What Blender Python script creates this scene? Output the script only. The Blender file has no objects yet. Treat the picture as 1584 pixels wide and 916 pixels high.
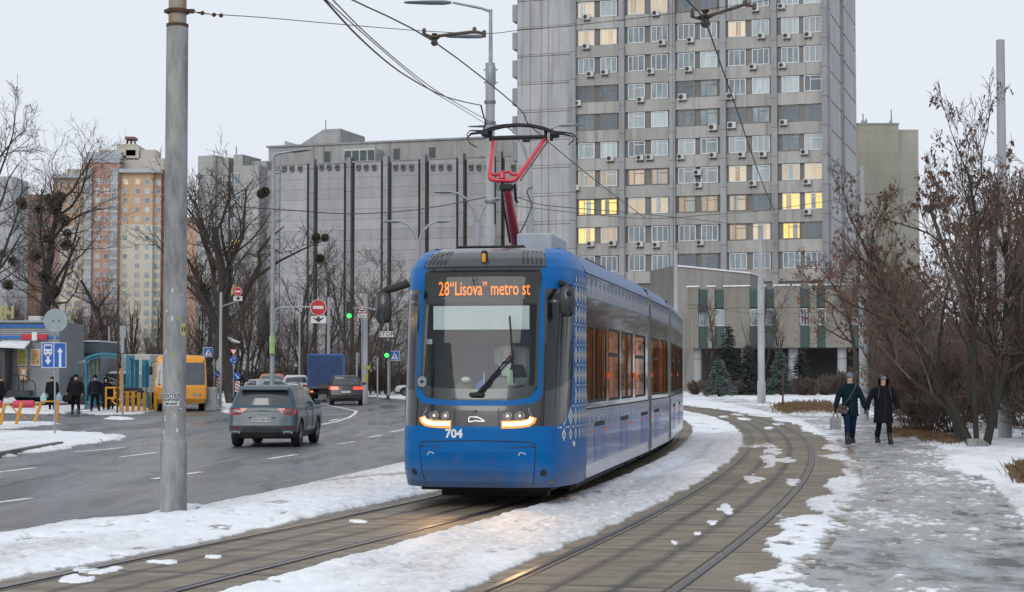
import bpy, math, random
import numpy as np
from mathutils import Vector, Matrix
R = math.radians
sc = bpy.context.scene
# ------------------------------------------------------------------ camera, sky, sun, exposure
PITCH = math.atan(120/2700)
cam_d = bpy.data.cameras.new("camera"); cam = bpy.data.objects.new("camera", cam_d)
sc.collection.objects.link(cam); sc.camera = cam
cam_d.lens = 2700/1584*36; cam_d.sensor_width = 36; cam_d.clip_start = .1; cam_d.clip_end = 4000
cam.location = (0, 0, 1.8); cam.rotation_euler = (math.pi/2+PITCH, 0, 0)
world = bpy.data.worlds.new("World"); sc.world = world; world.use_nodes = True
wn = world.node_tree; wn.nodes.clear()
SUN_EL, SUN_RZ = R(32), R(200)
sky = wn.nodes.new('ShaderNodeTexSky'); sky.sky_type = 'NISHITA'; sky.sun_disc = False
sky.sun_elevation = SUN_EL; sky.sun_rotation = SUN_RZ; sky.air_density = 1.0; sky.dust_density = 4; sky.ozone_density = 1
hs = wn.nodes.new('ShaderNodeHueSaturation'); hs.inputs['Saturation'].default_value = .22
mxs = wn.nodes.new('ShaderNodeMix'); mxs.data_type = 'RGBA'; mxs.inputs[0].default_value = .88
mxs.inputs[7].default_value = (7.75, 8.3, 9.1, 1)        # the cloud layer over the clear sky
bg = wn.nodes.new('ShaderNodeBackground'); bg.inputs['Strength'].default_value = .1
wo = wn.nodes.new('ShaderNodeOutputWorld')
wn.links.new(sky.outputs[0], hs.inputs['Color']); wn.links.new(hs.outputs[0], mxs.inputs[6])
wn.links.new(mxs.outputs[2], bg.inputs['Color']); wn.links.new(bg.outputs[0], wo.inputs[0])
sl = bpy.data.lights.new("sun", 'SUN'); sl.energy = 1.1; sl.angle = R(35); sl.color = (1, .96, .9)
sun = bpy.data.objects.new("sun", sl); sc.collection.objects.link(sun)
sun.rotation_euler = (R(90)-SUN_EL, 0, R(-20))
sc.view_settings.view_transform = 'Standard'; sc.view_settings.look = 'None'
sc.view_settings.exposure = .10; sc.view_settings.gamma = 1; sc.view_settings.use_curve_mapping = False
sc.render.engine = 'CYCLES'
sc.cycles.use_denoising = True; sc.cycles.max_bounces = 7; sc.cycles.transparent_max_bounces = 12
sc.cycles.diffuse_bounces = 3; sc.cycles.glossy_bounces = 4; sc.cycles.caustics_reflective = False
sc.cycles.caustics_refractive = False; sc.cycles.sample_clamp_indirect = 6

# ------------------------------------------------------------------ pixel <-> world
def ray(x, y):
    a = (x-792)/2700; b = (458-y)/2700; c, s = math.cos(PITCH), math.sin(PITCH)
    return Vector((a, c-b*s, s+b*c))
def G(x, y, z=0.):
    d = ray(x, y); t = (z-1.8)/d.z; return Vector((d.x*t, d.y*t, z))
def P(x, y, Y):
    d = ray(x, y); t = Y/d.y; return Vector((d.x*t, Y, 1.8+d.z*t))
ZR = -.15
# ------------------------------------------------------------------ materials
MATS = {}
def mat(name, c, c2=None, rough=.6, metal=0., scale=3., stretch=(1, 1, 1), detail=5, lo=.35, hi=.65, bump=0., bscale=None,
        coat=0., emit=None, es=0., spec=.5, rvar=0., coord='Object'):
    if name in MATS: return MATS[name]
    m = bpy.data.materials.new(name); m.use_nodes = True; nt = m.node_tree; b = nt.nodes['Principled BSDF']
    c = tuple(c)+(1,)
    b.inputs['Base Color'].default_value = c; b.inputs['Roughness'].default_value = rough
    b.inputs['Metallic'].default_value = metal; b.inputs['Coat Weight'].default_value = coat
    b.inputs['Coat Roughness'].default_value = .04
    b.inputs['Specular IOR Level'].default_value = spec
    if emit: b.inputs['Emission Color'].default_value = tuple(emit)+(1,); b.inputs['Emission Strength'].default_value = es
    tc = nt.nodes.new('ShaderNodeTexCoord'); mp = nt.nodes.new('ShaderNodeMapping'); mp.inputs['Scale'].default_value = stretch
    nt.links.new(tc.outputs[coord], mp.inputs[0])
    if c2 is None: c2 = tuple(v*.86 for v in c[:3])
    n = nt.nodes.new('ShaderNodeTexNoise'); n.inputs['Scale'].default_value = scale; n.inputs['Detail'].default_value = detail
    n.inputs['Roughness'].default_value = .65
    nt.links.new(mp.outputs[0], n.inputs['Vector'])
    rp = nt.nodes.new('ShaderNodeValToRGB'); rp.color_ramp.elements[0].position = lo; rp.color_ramp.elements[1].position = hi
    rp.color_ramp.elements[0].color = c; rp.color_ramp.elements[1].color = tuple(c2)+(1,)
    nt.links.new(n.outputs['Fac'], rp.inputs[0]); nt.links.new(rp.outputs[0], b.inputs['Base Color'])
    if rvar:
        mr = nt.nodes.new('ShaderNodeMapRange'); mr.inputs[1].default_value = lo; mr.inputs[2].default_value = hi
        mr.inputs[3].default_value = rough; mr.inputs[4].default_value = rough+rvar
        nt.links.new(n.outputs['Fac'], mr.inputs[0]); nt.links.new(mr.outputs[0], b.inputs['Roughness'])
    if bump:
        n2 = nt.nodes.new('ShaderNodeTexNoise'); n2.inputs['Scale'].default_value = bscale or scale*4; n2.inputs['Detail'].default_value = 4
        nt.links.new(mp.outputs[0], n2.inputs['Vector'])
        bp = nt.nodes.new('ShaderNodeBump'); bp.inputs['Strength'].default_value = bump; bp.inputs['Distance'].default_value = .02
        nt.links.new(n2.outputs['Fac'], bp.inputs['Height']); nt.links.new(bp.outputs[0], b.inputs['Normal'])
    MATS[name] = m; return m
def glassmat(name, tint=(.5, .55, .55), see=.6, rough=.02, base=(.02, .025, .03), f0=.05, fm=.9):
    """window glass: a see-through tint under a fresnel reflection"""
    if name in MATS: return MATS[name]
    m = bpy.data.materials.new(name); m.use_nodes = True; nt = m.node_tree; nt.nodes.clear()
    o = nt.nodes.new('ShaderNodeOutputMaterial'); g = nt.nodes.new('ShaderNodeBsdfGlossy'); g.inputs['Roughness'].default_value = rough
    t = nt.nodes.new('ShaderNodeBsdfTransparent'); t.inputs[0].default_value = tuple(tint)+(1,)
    d = nt.nodes.new('ShaderNodeBsdfDiffuse'); d.inputs[0].default_value = tuple(base)+(1,)
    a = nt.nodes.new('ShaderNodeMixShader'); a.inputs[0].default_value = see
    lw = nt.nodes.new('ShaderNodeLayerWeight'); lw.inputs['Blend'].default_value = .5; pw = nt.nodes.new('ShaderNodeMath'); pw.operation = 'POWER'; pw.inputs[1].default_value = 4
    f = nt.nodes.new('ShaderNodeMath'); f.operation = 'MULTIPLY_ADD'; f.inputs[1].default_value = fm; f.inputs[2].default_value = f0; nt.links.new(lw.outputs['Facing'], pw.inputs[0]); nt.links.new(pw.outputs[0], f.inputs[0])
    mx = nt.nodes.new('ShaderNodeMixShader')
    nt.links.new(d.outputs[0], a.inputs[1]); nt.links.new(t.outputs[0], a.inputs[2])
    nt.links.new(f.outputs[0], mx.inputs[0]); nt.links.new(a.outputs[0], mx.inputs[1]); nt.links.new(g.outputs[0], mx.inputs[2])
    nt.links.new(mx.outputs[0], o.inputs[0]); MATS[name] = m; return m
def orand(m, lo, hi):
    """each object made of this material is a little lighter or darker than the next"""
    nt = m.node_tree; b = nt.nodes['Principled BSDF']; src = b.inputs['Base Color'].links[0].from_socket
    oi = nt.nodes.new('ShaderNodeObjectInfo'); mr = nt.nodes.new('ShaderNodeMapRange'); mr.inputs[3].default_value = lo; mr.inputs[4].default_value = hi; nt.links.new(oi.outputs['Random'], mr.inputs[0])
    mx = nt.nodes.new('ShaderNodeMix'); mx.data_type = 'RGBA'; mx.blend_type = 'MULTIPLY'; mx.inputs[0].default_value = 1; nt.links.new(src, mx.inputs[6]); nt.links.new(mr.outputs[0], mx.inputs[7]); nt.links.new(mx.outputs[2], b.inputs['Base Color']); return m
def grime(m, ztop, amount, c=(.17, .155, .14), sc_=3.):
    """road dirt and dried salt spray on the lower body, breaking up towards ztop"""
    nt = m.node_tree; b = nt.nodes['Principled BSDF']; src = b.inputs['Base Color'].links[0].from_socket
    tc = nt.nodes.new('ShaderNodeTexCoord'); sx = nt.nodes.new('ShaderNodeSeparateXYZ'); nt.links.new(tc.outputs['Object'], sx.inputs[0])
    n = nt.nodes.new('ShaderNodeTexNoise'); n.inputs['Scale'].default_value = sc_; n.inputs['Detail'].default_value = 9; n.inputs['Roughness'].default_value = .7; nt.links.new(tc.outputs['Object'], n.inputs['Vector'])
    mr = nt.nodes.new('ShaderNodeMapRange'); mr.inputs[1].default_value = ztop; mr.inputs[2].default_value = .2; mr.inputs[3].default_value = -.25; mr.inputs[4].default_value = .55; nt.links.new(sx.outputs[2], mr.inputs[0])
    ad = nt.nodes.new('ShaderNodeMath'); ad.operation = 'ADD'; nt.links.new(mr.outputs[0], ad.inputs[0]); nt.links.new(n.outputs['Fac'], ad.inputs[1])
    m2 = nt.nodes.new('ShaderNodeMapRange'); m2.inputs[1].default_value = .45; m2.inputs[2].default_value = 1.0; m2.inputs[3].default_value = 0; m2.inputs[4].default_value = amount; nt.links.new(ad.outputs[0], m2.inputs[0])
    mx = nt.nodes.new('ShaderNodeMix'); mx.data_type = 'RGBA'; nt.links.new(m2.outputs[0], mx.inputs[0]); nt.links.new(src, mx.inputs[6]); mx.inputs[7].default_value = tuple(c)+(1,); nt.links.new(mx.outputs[2], b.inputs['Base Color']); return m
def glow(name, c, s): return mat(name, (0.02, .02, .02), emit=c, es=s)

# ------------------------------------------------------------------ mesh builder
class MB:
    def __init__(s): s.v = []; s.f = []; s.m = []
    def add(s, vs, fs, mi=0):
        o = len(s.v); s.v.extend([tuple(p) for p in vs]); s.f.extend([tuple(i+o for i in f) for f in fs]); s.m.extend([mi]*len(fs))
    def box(s, x0, x1, y0, y1, z0, z1, M=None, mi=0):
        v = [Vector(p) for p in ((x0, y0, z0), (x1, y0, z0), (x1, y1, z0), (x0, y1, z0), (x0, y0, z1), (x1, y0, z1), (x1, y1, z1), (x0, y1, z1))]
        if M: v = [M @ p for p in v]
        s.add(v, [(0, 3, 2, 1), (4, 5, 6, 7), (0, 1, 5, 4), (1, 2, 6, 5), (2, 3, 7, 6), (3, 0, 4, 7)], mi); return s
    def cbox(s, c, d, M=None, mi=0):
        return s.box(c[0]-d[0]/2, c[0]+d[0]/2, c[1]-d[1]/2, c[1]+d[1]/2, c[2]-d[2]/2, c[2]+d[2]/2, M, mi)
    def rbox(s, c, d, b, M=None, mi=0):
        """box with chamfered vertical (z) and top/bottom edges"""
        hx, hy, hz = d[0]/2, d[1]/2, d[2]/2; vs = []
        for z, k in ((-hz, b), (-hz+b, 0), (hz-b, 0), (hz, b)):
            X, Y = hx-k, hy-k; q = b*.9
            for p in ((X-q, -Y), (X, -Y+q), (X, Y-q), (X-q, Y), (-X+q, Y), (-X, Y-q), (-X, -Y+q), (-X+q, -Y)):
                w = Vector((c[0]+p[0], c[1]+p[1], c[2]+z)); vs.append(M @ w if M else w)
        fs = [tuple(range(7, -1, -1)), tuple(range(24, 32))]
        for r in range(3):
            for i in range(8): fs.append((r*8+i, r*8+(i+1) % 8, r*8+8+(i+1) % 8, r*8+8+i))
        s.add(vs, fs, mi); return s
    def tube(s, pts, rad, n=6, cap=True, mi=0, up=None):
        pts = [Vector(p) for p in pts]
        if not hasattr(rad, '__len__'): rad = [rad]*len(pts)
        vs = []; a = None
        for i, p in enumerate(pts):
            t = (pts[min(i+1, len(pts)-1)]-pts[max(i-1, 0)])
            if t.length < 1e-9: t = Vector((0, 0, 1))
            t.normalize()
            if a is None:
                a = t.cross(Vector((0, 0, 1)) if abs(t.z) < .95 else Vector((0, 1, 0)))
            else: a = a-t*a.dot(t)
            if a.length < 1e-6: a = t.orthogonal()
            a.normalize(); b = t.cross(a)
            for k in range(n):
                w = 2*math.pi*k/n; vs.append(p+(a*math.cos(w)+b*math.sin(w))*rad[i])
        fs = []
        for i in range(len(pts)-1):
            for k in range(n): fs.append((i*n+k, i*n+(k+1) % n, (i+1)*n+(k+1) % n, (i+1)*n+k))
        if cap and n > 2: fs += [tuple(range(n-1, -1, -1)), tuple(range((len(pts)-1)*n, len(pts)*n))]
        s.add(vs, fs, mi); return s
    def cyl(s, p0, p1, r0, r1=None, n=12, mi=0): return s.tube([p0, p1], [r0, r0 if r1 is None else r1], n, True, mi)
    def prism(s, poly, f, d, mi=0):
        """poly: 2D points; f maps (a, b, depth) to 3D; extruded by d"""
        n = len(poly); vs = [f(a, b, 0) for a, b in poly]+[f(a, b, d) for a, b in poly]
        s.add(vs, [tuple(range(n)), tuple(range(2*n-1, n-1, -1))]+[(i, i+n, (i+1) % n+n, (i+1) % n) for i in range(n)], mi); return s
    def ball(s, c, r, nu=10, nv=7, M=None, mi=0):
        vs = []; rx, ry, rz = (r, r, r) if not hasattr(r, '__len__') else r
        for j in range(nv+1):
            ph = math.pi*j/nv
            for i in range(nu):
                th = 2*math.pi*i/nu
                p = Vector((c[0]+rx*math.sin(ph)*math.cos(th), c[1]+ry*math.sin(ph)*math.sin(th), c[2]-rz*math.cos(ph)))
                vs.append(M @ p if M else p)
        s.add(vs, [(j*nu+i, j*nu+(i+1) % nu, (j+1)*nu+(i+1) % nu, (j+1)*nu+i) for j in range(nv) for i in range(nu)], mi); return s
    def loft(s, rings, cap=True, closed=True, mi=0):
        n = len(rings[0]); vs = [p for r in rings for p in r]; fs = []
        for j in range(len(rings)-1):
            for i in range(n if closed else n-1): fs.append((j*n+i, j*n+(i+1) % n, (j+1)*n+(i+1) % n, (j+1)*n+i))
        if cap and closed: fs += [tuple(range(n-1, -1, -1)), tuple(range((len(rings)-1)*n, len(rings)*n))]
        s.add(vs, fs, mi); return s
    def build(s, name, mats, parent=None, smooth=False, loc=None, weld=False):
        me = bpy.data.meshes.new(name); me.from_pydata(s.v, [], s.f)
        mats = mats if isinstance(mats, (list, tuple)) else [mats]
        for m in mats: me.materials.append(m)
        if len(mats) > 1: me.polygons.foreach_set('material_index', s.m)
        if smooth:
            me.polygons.foreach_set('use_smooth', [True]*len(me.polygons))
            if smooth != 'all': me.set_sharp_from_angle(angle=R(smooth if smooth is not True else 40))
        me.validate(); me.update()
        o = bpy.data.objects.new(name, me); sc.collection.objects.link(o)
        if parent: o.parent = parent
        if loc is not None: o.location = loc
        return o
def tag(o, label, cat, group=None):
    o['label'] = label; o['category'] = cat
    if group: o['group'] = group
    return o
def struct(o): o['kind'] = 'structure'; return o
def thing(name, label, cat, loc=(0, 0, 0), rz=0., group=None, s=1.):
    o = bpy.data.objects.new(name, None); sc.collection.objects.link(o); o.location = loc; o.rotation_euler = (0, 0, rz)
    o.scale = (s, s, s); o.empty_display_size = .3
    return tag(o, label, cat, group)
def copy_tree(o, parent=None):
    c = o.copy(); sc.collection.objects.link(c)
    if parent: c.parent = parent
    for ch in list(o.children): copy_tree(ch, c)
    return c
def text(s, size, name, m, parent=None, M=None, sx=1., extrude=.002, bold=0., align='CENTER'):
    cu = bpy.data.curves.new(name, 'FONT'); cu.body = s; cu.size = size; cu.extrude = extrude; cu.offset = bold
    cu.align_x = align; cu.align_y = 'CENTER'; cu.resolution_u = 3
    t = bpy.data.objects.new(name+'_tmp', cu); sc.collection.objects.link(t)
    dg = bpy.context.evaluated_depsgraph_get(); me = bpy.data.meshes.new_from_object(t.evaluated_get(dg))
    bpy.data.objects.remove(t); me.materials.clear(); me.materials.append(m)
    me.transform(Matrix.Diagonal((sx, 1, 1, 1)))
    if M: me.transform(M)
    o = bpy.data.objects.new(name, me); sc.collection.objects.link(o)
    if parent: o.parent = parent
    return o
def face_cam(loc, rz=0.):
    """text plane frame: x right, z up, facing -y"""
    return Matrix.Translation(loc) @ Matrix.Rotation(rz, 4, 'Z') @ Matrix.Rotation(math.pi/2, 4, 'X')
# value noise in numpy
def _h(ix, iy, seed):
    n = (ix.astype(np.int64)*374761393+iy.astype(np.int64)*668265263+seed*144269504) & 0xffffffff
    n = ((n ^ (n >> 13))*1274126177) & 0xffffffff
    return ((n ^ (n >> 16)) & 0xffff)/65535.
def vnoise(x, y, seed=0):
    ix = np.floor(x); iy = np.floor(y); fx = x-ix; fy = y-iy; fx = fx*fx*(3-2*fx); fy = fy*fy*(3-2*fy)
    a = _h(ix, iy, seed); b = _h(ix+1, iy, seed); c = _h(ix, iy+1, seed); d = _h(ix+1, iy+1, seed)
    return (a+(b-a)*fx)*(1-fy)+(c+(d-c)*fx)*fy
def fbm(x, y, seed=0, o=5):
    t = 0; a = .5; s = 0
    for i in range(o): t = t+a*vnoise(x*2**i+17*i, y*2**i-9*i, seed+i); s += a; a *= .55
    return t/s
def sstep(a, b, x): t = np.clip((x-a)/(b-a), 0, 1); return t*t*(3-2*t)
def sdpoly(px, py, poly):
    """signed distance to polygon, positive inside"""
    d = np.full(px.shape, 1e9); ins = np.zeros(px.shape, bool); n = len(poly)
    for i in range(n):
        ax, ay = poly[i][:2]; bx, by = poly[(i+1) % n][:2]; ex, ey = bx-ax, by-ay
        wx, wy = px-ax, py-ay; t = np.clip((wx*ex+wy*ey)/(ex*ex+ey*ey+1e-12), 0, 1)
        d = np.minimum(d, (wx-ex*t)**2+(wy-ey*t)**2)
        c = (ay > py) != (by > py)
        with np.errstate(divide='ignore', invalid='ignore'): xx = (bx-ax)*(py-ay)/(by-ay+1e-30)+ax
        ins ^= c & (px < xx)
    return np.where(ins, 1, -1)*np.sqrt(d)
# ------------------------------------------------------------------ tracks
def RX(Y): return -3.005+.33*Y-.002075*Y*Y          # outer rail of the near track, X as a function of Y
def TC(Y, off):                                     # point at perpendicular offset from that rail
    s = .33-.00415*Y; L = math.sqrt(1+s*s); return Vector((RX(Y)+off/L, Y-off*s/L, 0))
def sep(Y): return 3.55+.42*float(sstep(26, 13, np.float64(Y)))
TRY = [-6+i*1.0 for i in range(0, 36)]+[30+i*2. for i in range(0, 55)]
def strip(offs, z, name, m, ys=TRY, second=False, uvw=True):
    """sheet following the track; offs = (left, right) from the rail"""
    me = bpy.data.meshes.new(name); vs = []; fs = []; uv = []; s = 0; last = None
    N = 7
    for i, Y in enumerate(ys):
        c = TC(Y, 0)
        if last is not None: s += (c-last).length
        last = c
        for k in range(N):
            o = offs[0]+(offs[1]-offs[0])*k/(N-1)
            p = TC(Y, o-(sep(Y) if second else 0)); vs.append((p.x, p.y, z)); uv.append((o, s))
        if i:
            for k in range(N-1):
                a = (i-1)*N+k; fs.append((a, a+1, a+N+1, a+N))
    me.from_pydata(vs, [], fs); ul = me.uv_layers.new(name='track')
    for l in me.loops: ul.data[l.index].uv = uv[l.vertex_index]
    me.materials.append(m); o = bpy.data.objects.new(name, me); sc.collection.objects.link(o); return struct(o)
def slabmat():
    m = mat('track_slab', (.26, .212, .148), (.105, .083, .056), rough=.42, scale=2.6, stretch=(.5, 1.5, 1), lo=.28, hi=.74, bump=.5, bscale=30, rvar=.25)
    nt = m.node_tree; b = nt.nodes['Principled BSDF']; src = b.inputs['Base Color'].links[0].from_socket
    uvn = nt.nodes.new('ShaderNodeUVMap'); uvn.uv_map = 'track'; sep_ = nt.nodes.new('ShaderNodeSeparateXYZ'); nt.links.new(uvn.outputs[0], sep_.inputs[0])
    def M(op, a, b_=None, c=None):
        n = nt.nodes.new('ShaderNodeMath'); n.operation = op
        for i, v in enumerate((a, b_, c)):
            if v is None: continue
            if isinstance(v, (int, float)): n.inputs[i].default_value = v
            else: nt.links.new(v, n.inputs[i])
        return n.outputs[0]
    nz = nt.nodes.new('ShaderNodeTexNoise'); nz.inputs['Scale'].default_value = 2.5; nt.links.new(uvn.outputs[0], nz.inputs['Vector'])
    wob = M('MULTIPLY', M('SUBTRACT', nz.outputs['Fac'], .5), .10)
    sx = M('ADD', sep_.outputs[0], wob); sy = M('ADD', sep_.outputs[1], wob)
    # joints every 3.1 m, and a thinner joint in the middle of each slab
    j = M('LESS_THAN', M('ABSOLUTE', M('SUBTRACT', M('PINGPONG', sy, 1.55), .0)), .034)
    j2 = M('LESS_THAN', M('ABSOLUTE', M('SUBTRACT', M('PINGPONG', M('ADD', sy, .9), 1.03), .0)), .011)
    st = nt.nodes.new('ShaderNodeMapping'); st.inputs['Scale'].default_value = (14, .35, 1); nt.links.new(uvn.outputs[0], st.inputs[0])
    sn = nt.nodes.new('ShaderNodeTexNoise'); sn.inputs['Scale'].default_value = 1; sn.inputs['Detail'].default_value = 5; nt.links.new(st.outputs[0], sn.inputs['Vector'])
    def band(c, w): # worn grease line along the track
        d = M('ABSOLUTE', M('SUBTRACT', sx, c)); return M('MULTIPLY', M('SUBTRACT', 1, M('MINIMUM', M('DIVIDE', d, w), 1)), M('MULTIPLY', sn.outputs['Fac'], 1.5))
    dk = M('MAXIMUM', M('MAXIMUM', j, M('MULTIPLY', j2, .6)), M('MAXIMUM', M('MULTIPLY', band(-.52, .10), 1.25), M('MULTIPLY', band(-1.02, .10), 1.15)))
    dk = M('MINIMUM', M('MAXIMUM', dk, M('MULTIPLY', M('GREATER_THAN', sn.outputs['Fac'], .62), .25)), 1)
    wn_ = nt.nodes.new('ShaderNodeTexWhiteNoise'); wn_.noise_dimensions = '1D'; nt.links.new(M('FLOOR', M('DIVIDE', M('ADD', sy, 1.55), 3.1)), wn_.inputs['W'])
    tn = nt.nodes.new('ShaderNodeMix'); tn.data_type = 'RGBA'; tn.blend_type = 'MULTIPLY'; tn.inputs[0].default_value = 1; nt.links.new(src, tn.inputs[6]); nt.links.new(M('ADD', M('MULTIPLY', wn_.outputs['Value'], .42), .72), tn.inputs[7]); src = tn.outputs[2]
    mx = nt.nodes.new('ShaderNodeMix'); mx.data_type = 'RGBA'; nt.links.new(dk, mx.inputs[0]); nt.links.new(src, mx.inputs[6])
    mx.inputs[7].default_value = (.028, .026, .025, 1); nt.links.new(mx.outputs[2], b.inputs['Base Color'])
    return m
SLAB = slabmat()
strip((-2.0, .95), .0, 'track_bed', SLAB)
strip((-2.0, .55), .0, 'track_bed', SLAB, second=True)
RAILM = mat('rail_steel', (.055, .05, .05), (.035, .03, .028), rough=.42, metal=.7, scale=20, stretch=(1, 1, 1))
RAILTOP = mat('rail_running_face', (.20, .20, .21), (.13, .13, .135), rough=.34, metal=1, scale=6)
RUST = mat('rust', (.10, .045, .02), (.05, .03, .022), rough=.85, scale=8, bump=.4)
def rail(off, second, flip):
    mb = MB(); f = -1 if flip else 1
    prof = [(-.036, -.04, 0), (-.036, .008, 0), (-.030, .014, 1), (.030, .014, 1), (.036, .006, 0), (.04, -.03, 2), (.075, -.03, 0), (.078, .004, 0), (.105, .004, 0), (.108, -.04, 0)]
    ys = [-6+i*.8 for i in range(0, 60)]+[42+i*1.6 for i in range(1, 61)]
    vs = []; fs = []; mi = []; n = len(prof)
    for i, Y in enumerate(ys):
        for (a, z, _) in prof:
            p = TC(Y, off+a*f-(sep(Y) if second else 0)); vs.append((p.x, p.y, z))
        if i:
            for k in range(n-1):
                a = (i-1)*n+k; q = (a, a+1, a+n+1, a+n); fs.append(q if not flip else q[::-1])
                mi.append(1 if k == 2 else (0 if prof[k][2] != 2 else 2))
    mb.v = vs; mb.f = fs; mb.m = mi
    return struct(mb.build('tram_rail', [RAILM, RAILTOP, mat('groove_dirt', (.03, .028, .026), rough=.8)]))
for s2 in (False, True):
    rail(0, s2, True); rail(-1.524, s2, False)
# ------------------------------------------------------------------ ground, road, path
g = MB(); g.add([(-1500, -60, -.22), (1500, -60, -.22), (1500, 2500, -.22), (-1500, 2500, -.22)], [(0, 1, 2, 3)])
struct(g.build('ground', mat('frozen_earth', (.62, .63, .66), (.16, .14, .12), rough=.8, scale=.12, lo=.45, hi=.62, detail=8)))
def wetroad():
    m = mat('asphalt', (.088, .090, .095), (.062, .064, .068), rough=.62, scale=.5, stretch=(.5, 1.4, 1), lo=.3, hi=.7, bump=.35, bscale=60)
    nt = m.node_tree; b = nt.nodes['Principled BSDF']
    tc = nt.nodes.new('ShaderNodeTexCoord'); mp = nt.nodes.new('ShaderNodeMapping'); mp.inputs['Rotation'].default_value = (0, 0, R(10)); mp.inputs['Scale'].default_value = (.55, .09, 1)
    nt.links.new(tc.outputs['Object'], mp.inputs[0])
    n = nt.nodes.new('ShaderNodeTexNoise'); n.inputs['Scale'].default_value = 1; n.inputs['Detail'].default_value = 7; n.inputs['Roughness'].default_value = .6
    nt.links.new(mp.outputs[0], n.inputs['Vector'])
    mr = nt.nodes.new('ShaderNodeMapRange'); mr.inputs[1].default_value = .40; mr.inputs[2].default_value = .60; mr.inputs[3].default_value = .14; mr.inputs[4].default_value = .55
    nt.links.new(n.outputs['Fac'], mr.inputs[0]); nt.links.new(mr.outputs[0], b.inputs['Roughness'])
    # cracks and tar lines
    v = nt.nodes.new('ShaderNodeTexVoronoi'); v.feature = 'DISTANCE_TO_EDGE'; v.inputs['Scale'].default_value = .16
    mp2 = nt.nodes.new('ShaderNodeMapping'); mp2.inputs['Scale'].default_value = (1.6, .7, 1); nt.links.new(tc.outputs['Object'], mp2.inputs[0])
    n3 = nt.nodes.new('ShaderNodeTexNoise'); n3.inputs['Scale'].default_value = 1.2; nt.links.new(mp2.outputs[0], n3.inputs['Vector'])
    ad = nt.nodes.new('ShaderNodeMix'); ad.data_type = 'VECTOR'; ad.inputs[0].default_value = .35; nt.links.new(mp2.outputs[0], ad.inputs[4]); nt.links.new(n3.outputs['Color'], ad.inputs[5])
    nt.links.new(ad.outputs[1], v.inputs['Vector'])
    lt = nt.nodes.new('ShaderNodeMath'); lt.operation = 'LESS_THAN'; lt.inputs[1].default_value = .010; nt.links.new(v.outputs['Distance'], lt.inputs[0])
    mx = nt.nodes.new('ShaderNodeMix'); mx.data_type = 'RGBA'; src = b.inputs['Base Color'].links[0].from_socket
    nt.links.new(lt.outputs[0], mx.inputs[0]); nt.links.new(src, mx.inputs[6]); mx.inputs[7].default_value = (.03, .03, .03, 1)
    # salt bloom along the wheel tracks
    mp3 = nt.nodes.new('ShaderNodeMapping'); mp3.inputs['Rotation'].default_value = (0, 0, R(12)); mp3.inputs['Scale'].default_value = (1.6, .06, 1); nt.links.new(tc.outputs['Object'], mp3.inputs[0])
    n4 = nt.nodes.new('ShaderNodeTexNoise'); n4.inputs['Scale'].default_value = 1; n4.inputs['Detail'].default_value = 6; nt.links.new(mp3.outputs[0], n4.inputs['Vector'])
    m4 = nt.nodes.new('ShaderNodeMapRange'); m4.inputs[1].default_value = .5; m4.inputs[2].default_value = .75; m4.inputs[3].default_value = 0; m4.inputs[4].default_value = .45
    nt.links.new(n4.outputs['Fac'], m4.inputs[0])
    mx2 = nt.nodes.new('ShaderNodeMix'); mx2.data_type = 'RGBA'; nt.links.new(m4.outputs[0], mx2.inputs[0]); nt.links.new(mx.outputs[2], mx2.inputs[6]); mx2.inputs[7].default_value = (.2, .2, .21, 1)
    nt.links.new(mx2.outputs[2], b.inputs['Base Color'])
    b.inputs['Specular IOR Level'].default_value = .6
    return m
ASPH = wetroad()
g = MB(); g.add([(-95, 6, ZR), (30, 6, ZR), (30, 215, ZR), (-95, 215, ZR)], [(0, 1, 2, 3)])
struct(g.build('road', ASPH))
PATHM = mat('path_ice', (.13, .13, .12), (.46, .50, .53), rough=.22, scale=2.2, stretch=(.8, .45, 1), lo=.40, hi=.66, detail=14, bump=.5, bscale=26, rvar=.35)
g = MB(); _ys = [-6, 0, 6, 10, 14, 18, 22, 26, 30, 36, 42, 48, 56, 64, 72, 84, 100, 130, 180]; _vs = []
for Y in _ys: q = TC(Y, .93); _vs += [(q.x, q.y, -.006), (max(q.x+5, 34+.25*Y), q.y, -.006)]
g.add(_vs, [(2*i, 2*i+1, 2*i+3, 2*i+2) for i in range(len(_ys)-1)])
struct(g.build('path', PATHM))
# painted markings, 4 mm above the asphalt
PAINT = mat('road_paint', (.74, .74, .74), (.22, .22, .225), rough=.5, scale=5, lo=.50, hi=.70, detail=10)
def stripe(pts, w=.16):
    q = [G(x, y, ZR+.004) for x, y in pts]; vs = []
    for i, p in enumerate(q):
        t = (q[min(i+1, len(q)-1)]-q[max(i-1, 0)]).normalized(); n = Vector((-t.y, t.x, 0))*w/2
        vs += [p-n, p+n]
    m = MB(); m.add(vs, [(2*i, 2*i+2, 2*i+3, 2*i+1) for i in range(len(q)-1)]); struct(m.build('lane_marking', PAINT))
for a in (((-40, 782), (48, 770.5)), ((-60, 737), (55, 723.5)), ((186, 707), (244, 699.5)), ((236, 741), (311, 730)), ((414, 710), (459, 703)),
          ((521, 687), (549, 683)), ((570, 676.5), (590, 673)), ((604, 668.5), (634, 662.5)), ((115, 699), (165, 695), (194, 692)),
          ((496, 657), (521, 652), (540, 646), (549, 640), (551, 636), (542, 634), (519, 629), (492, 624)), ((510, 651), (524, 648))): stripe(a)
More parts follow.
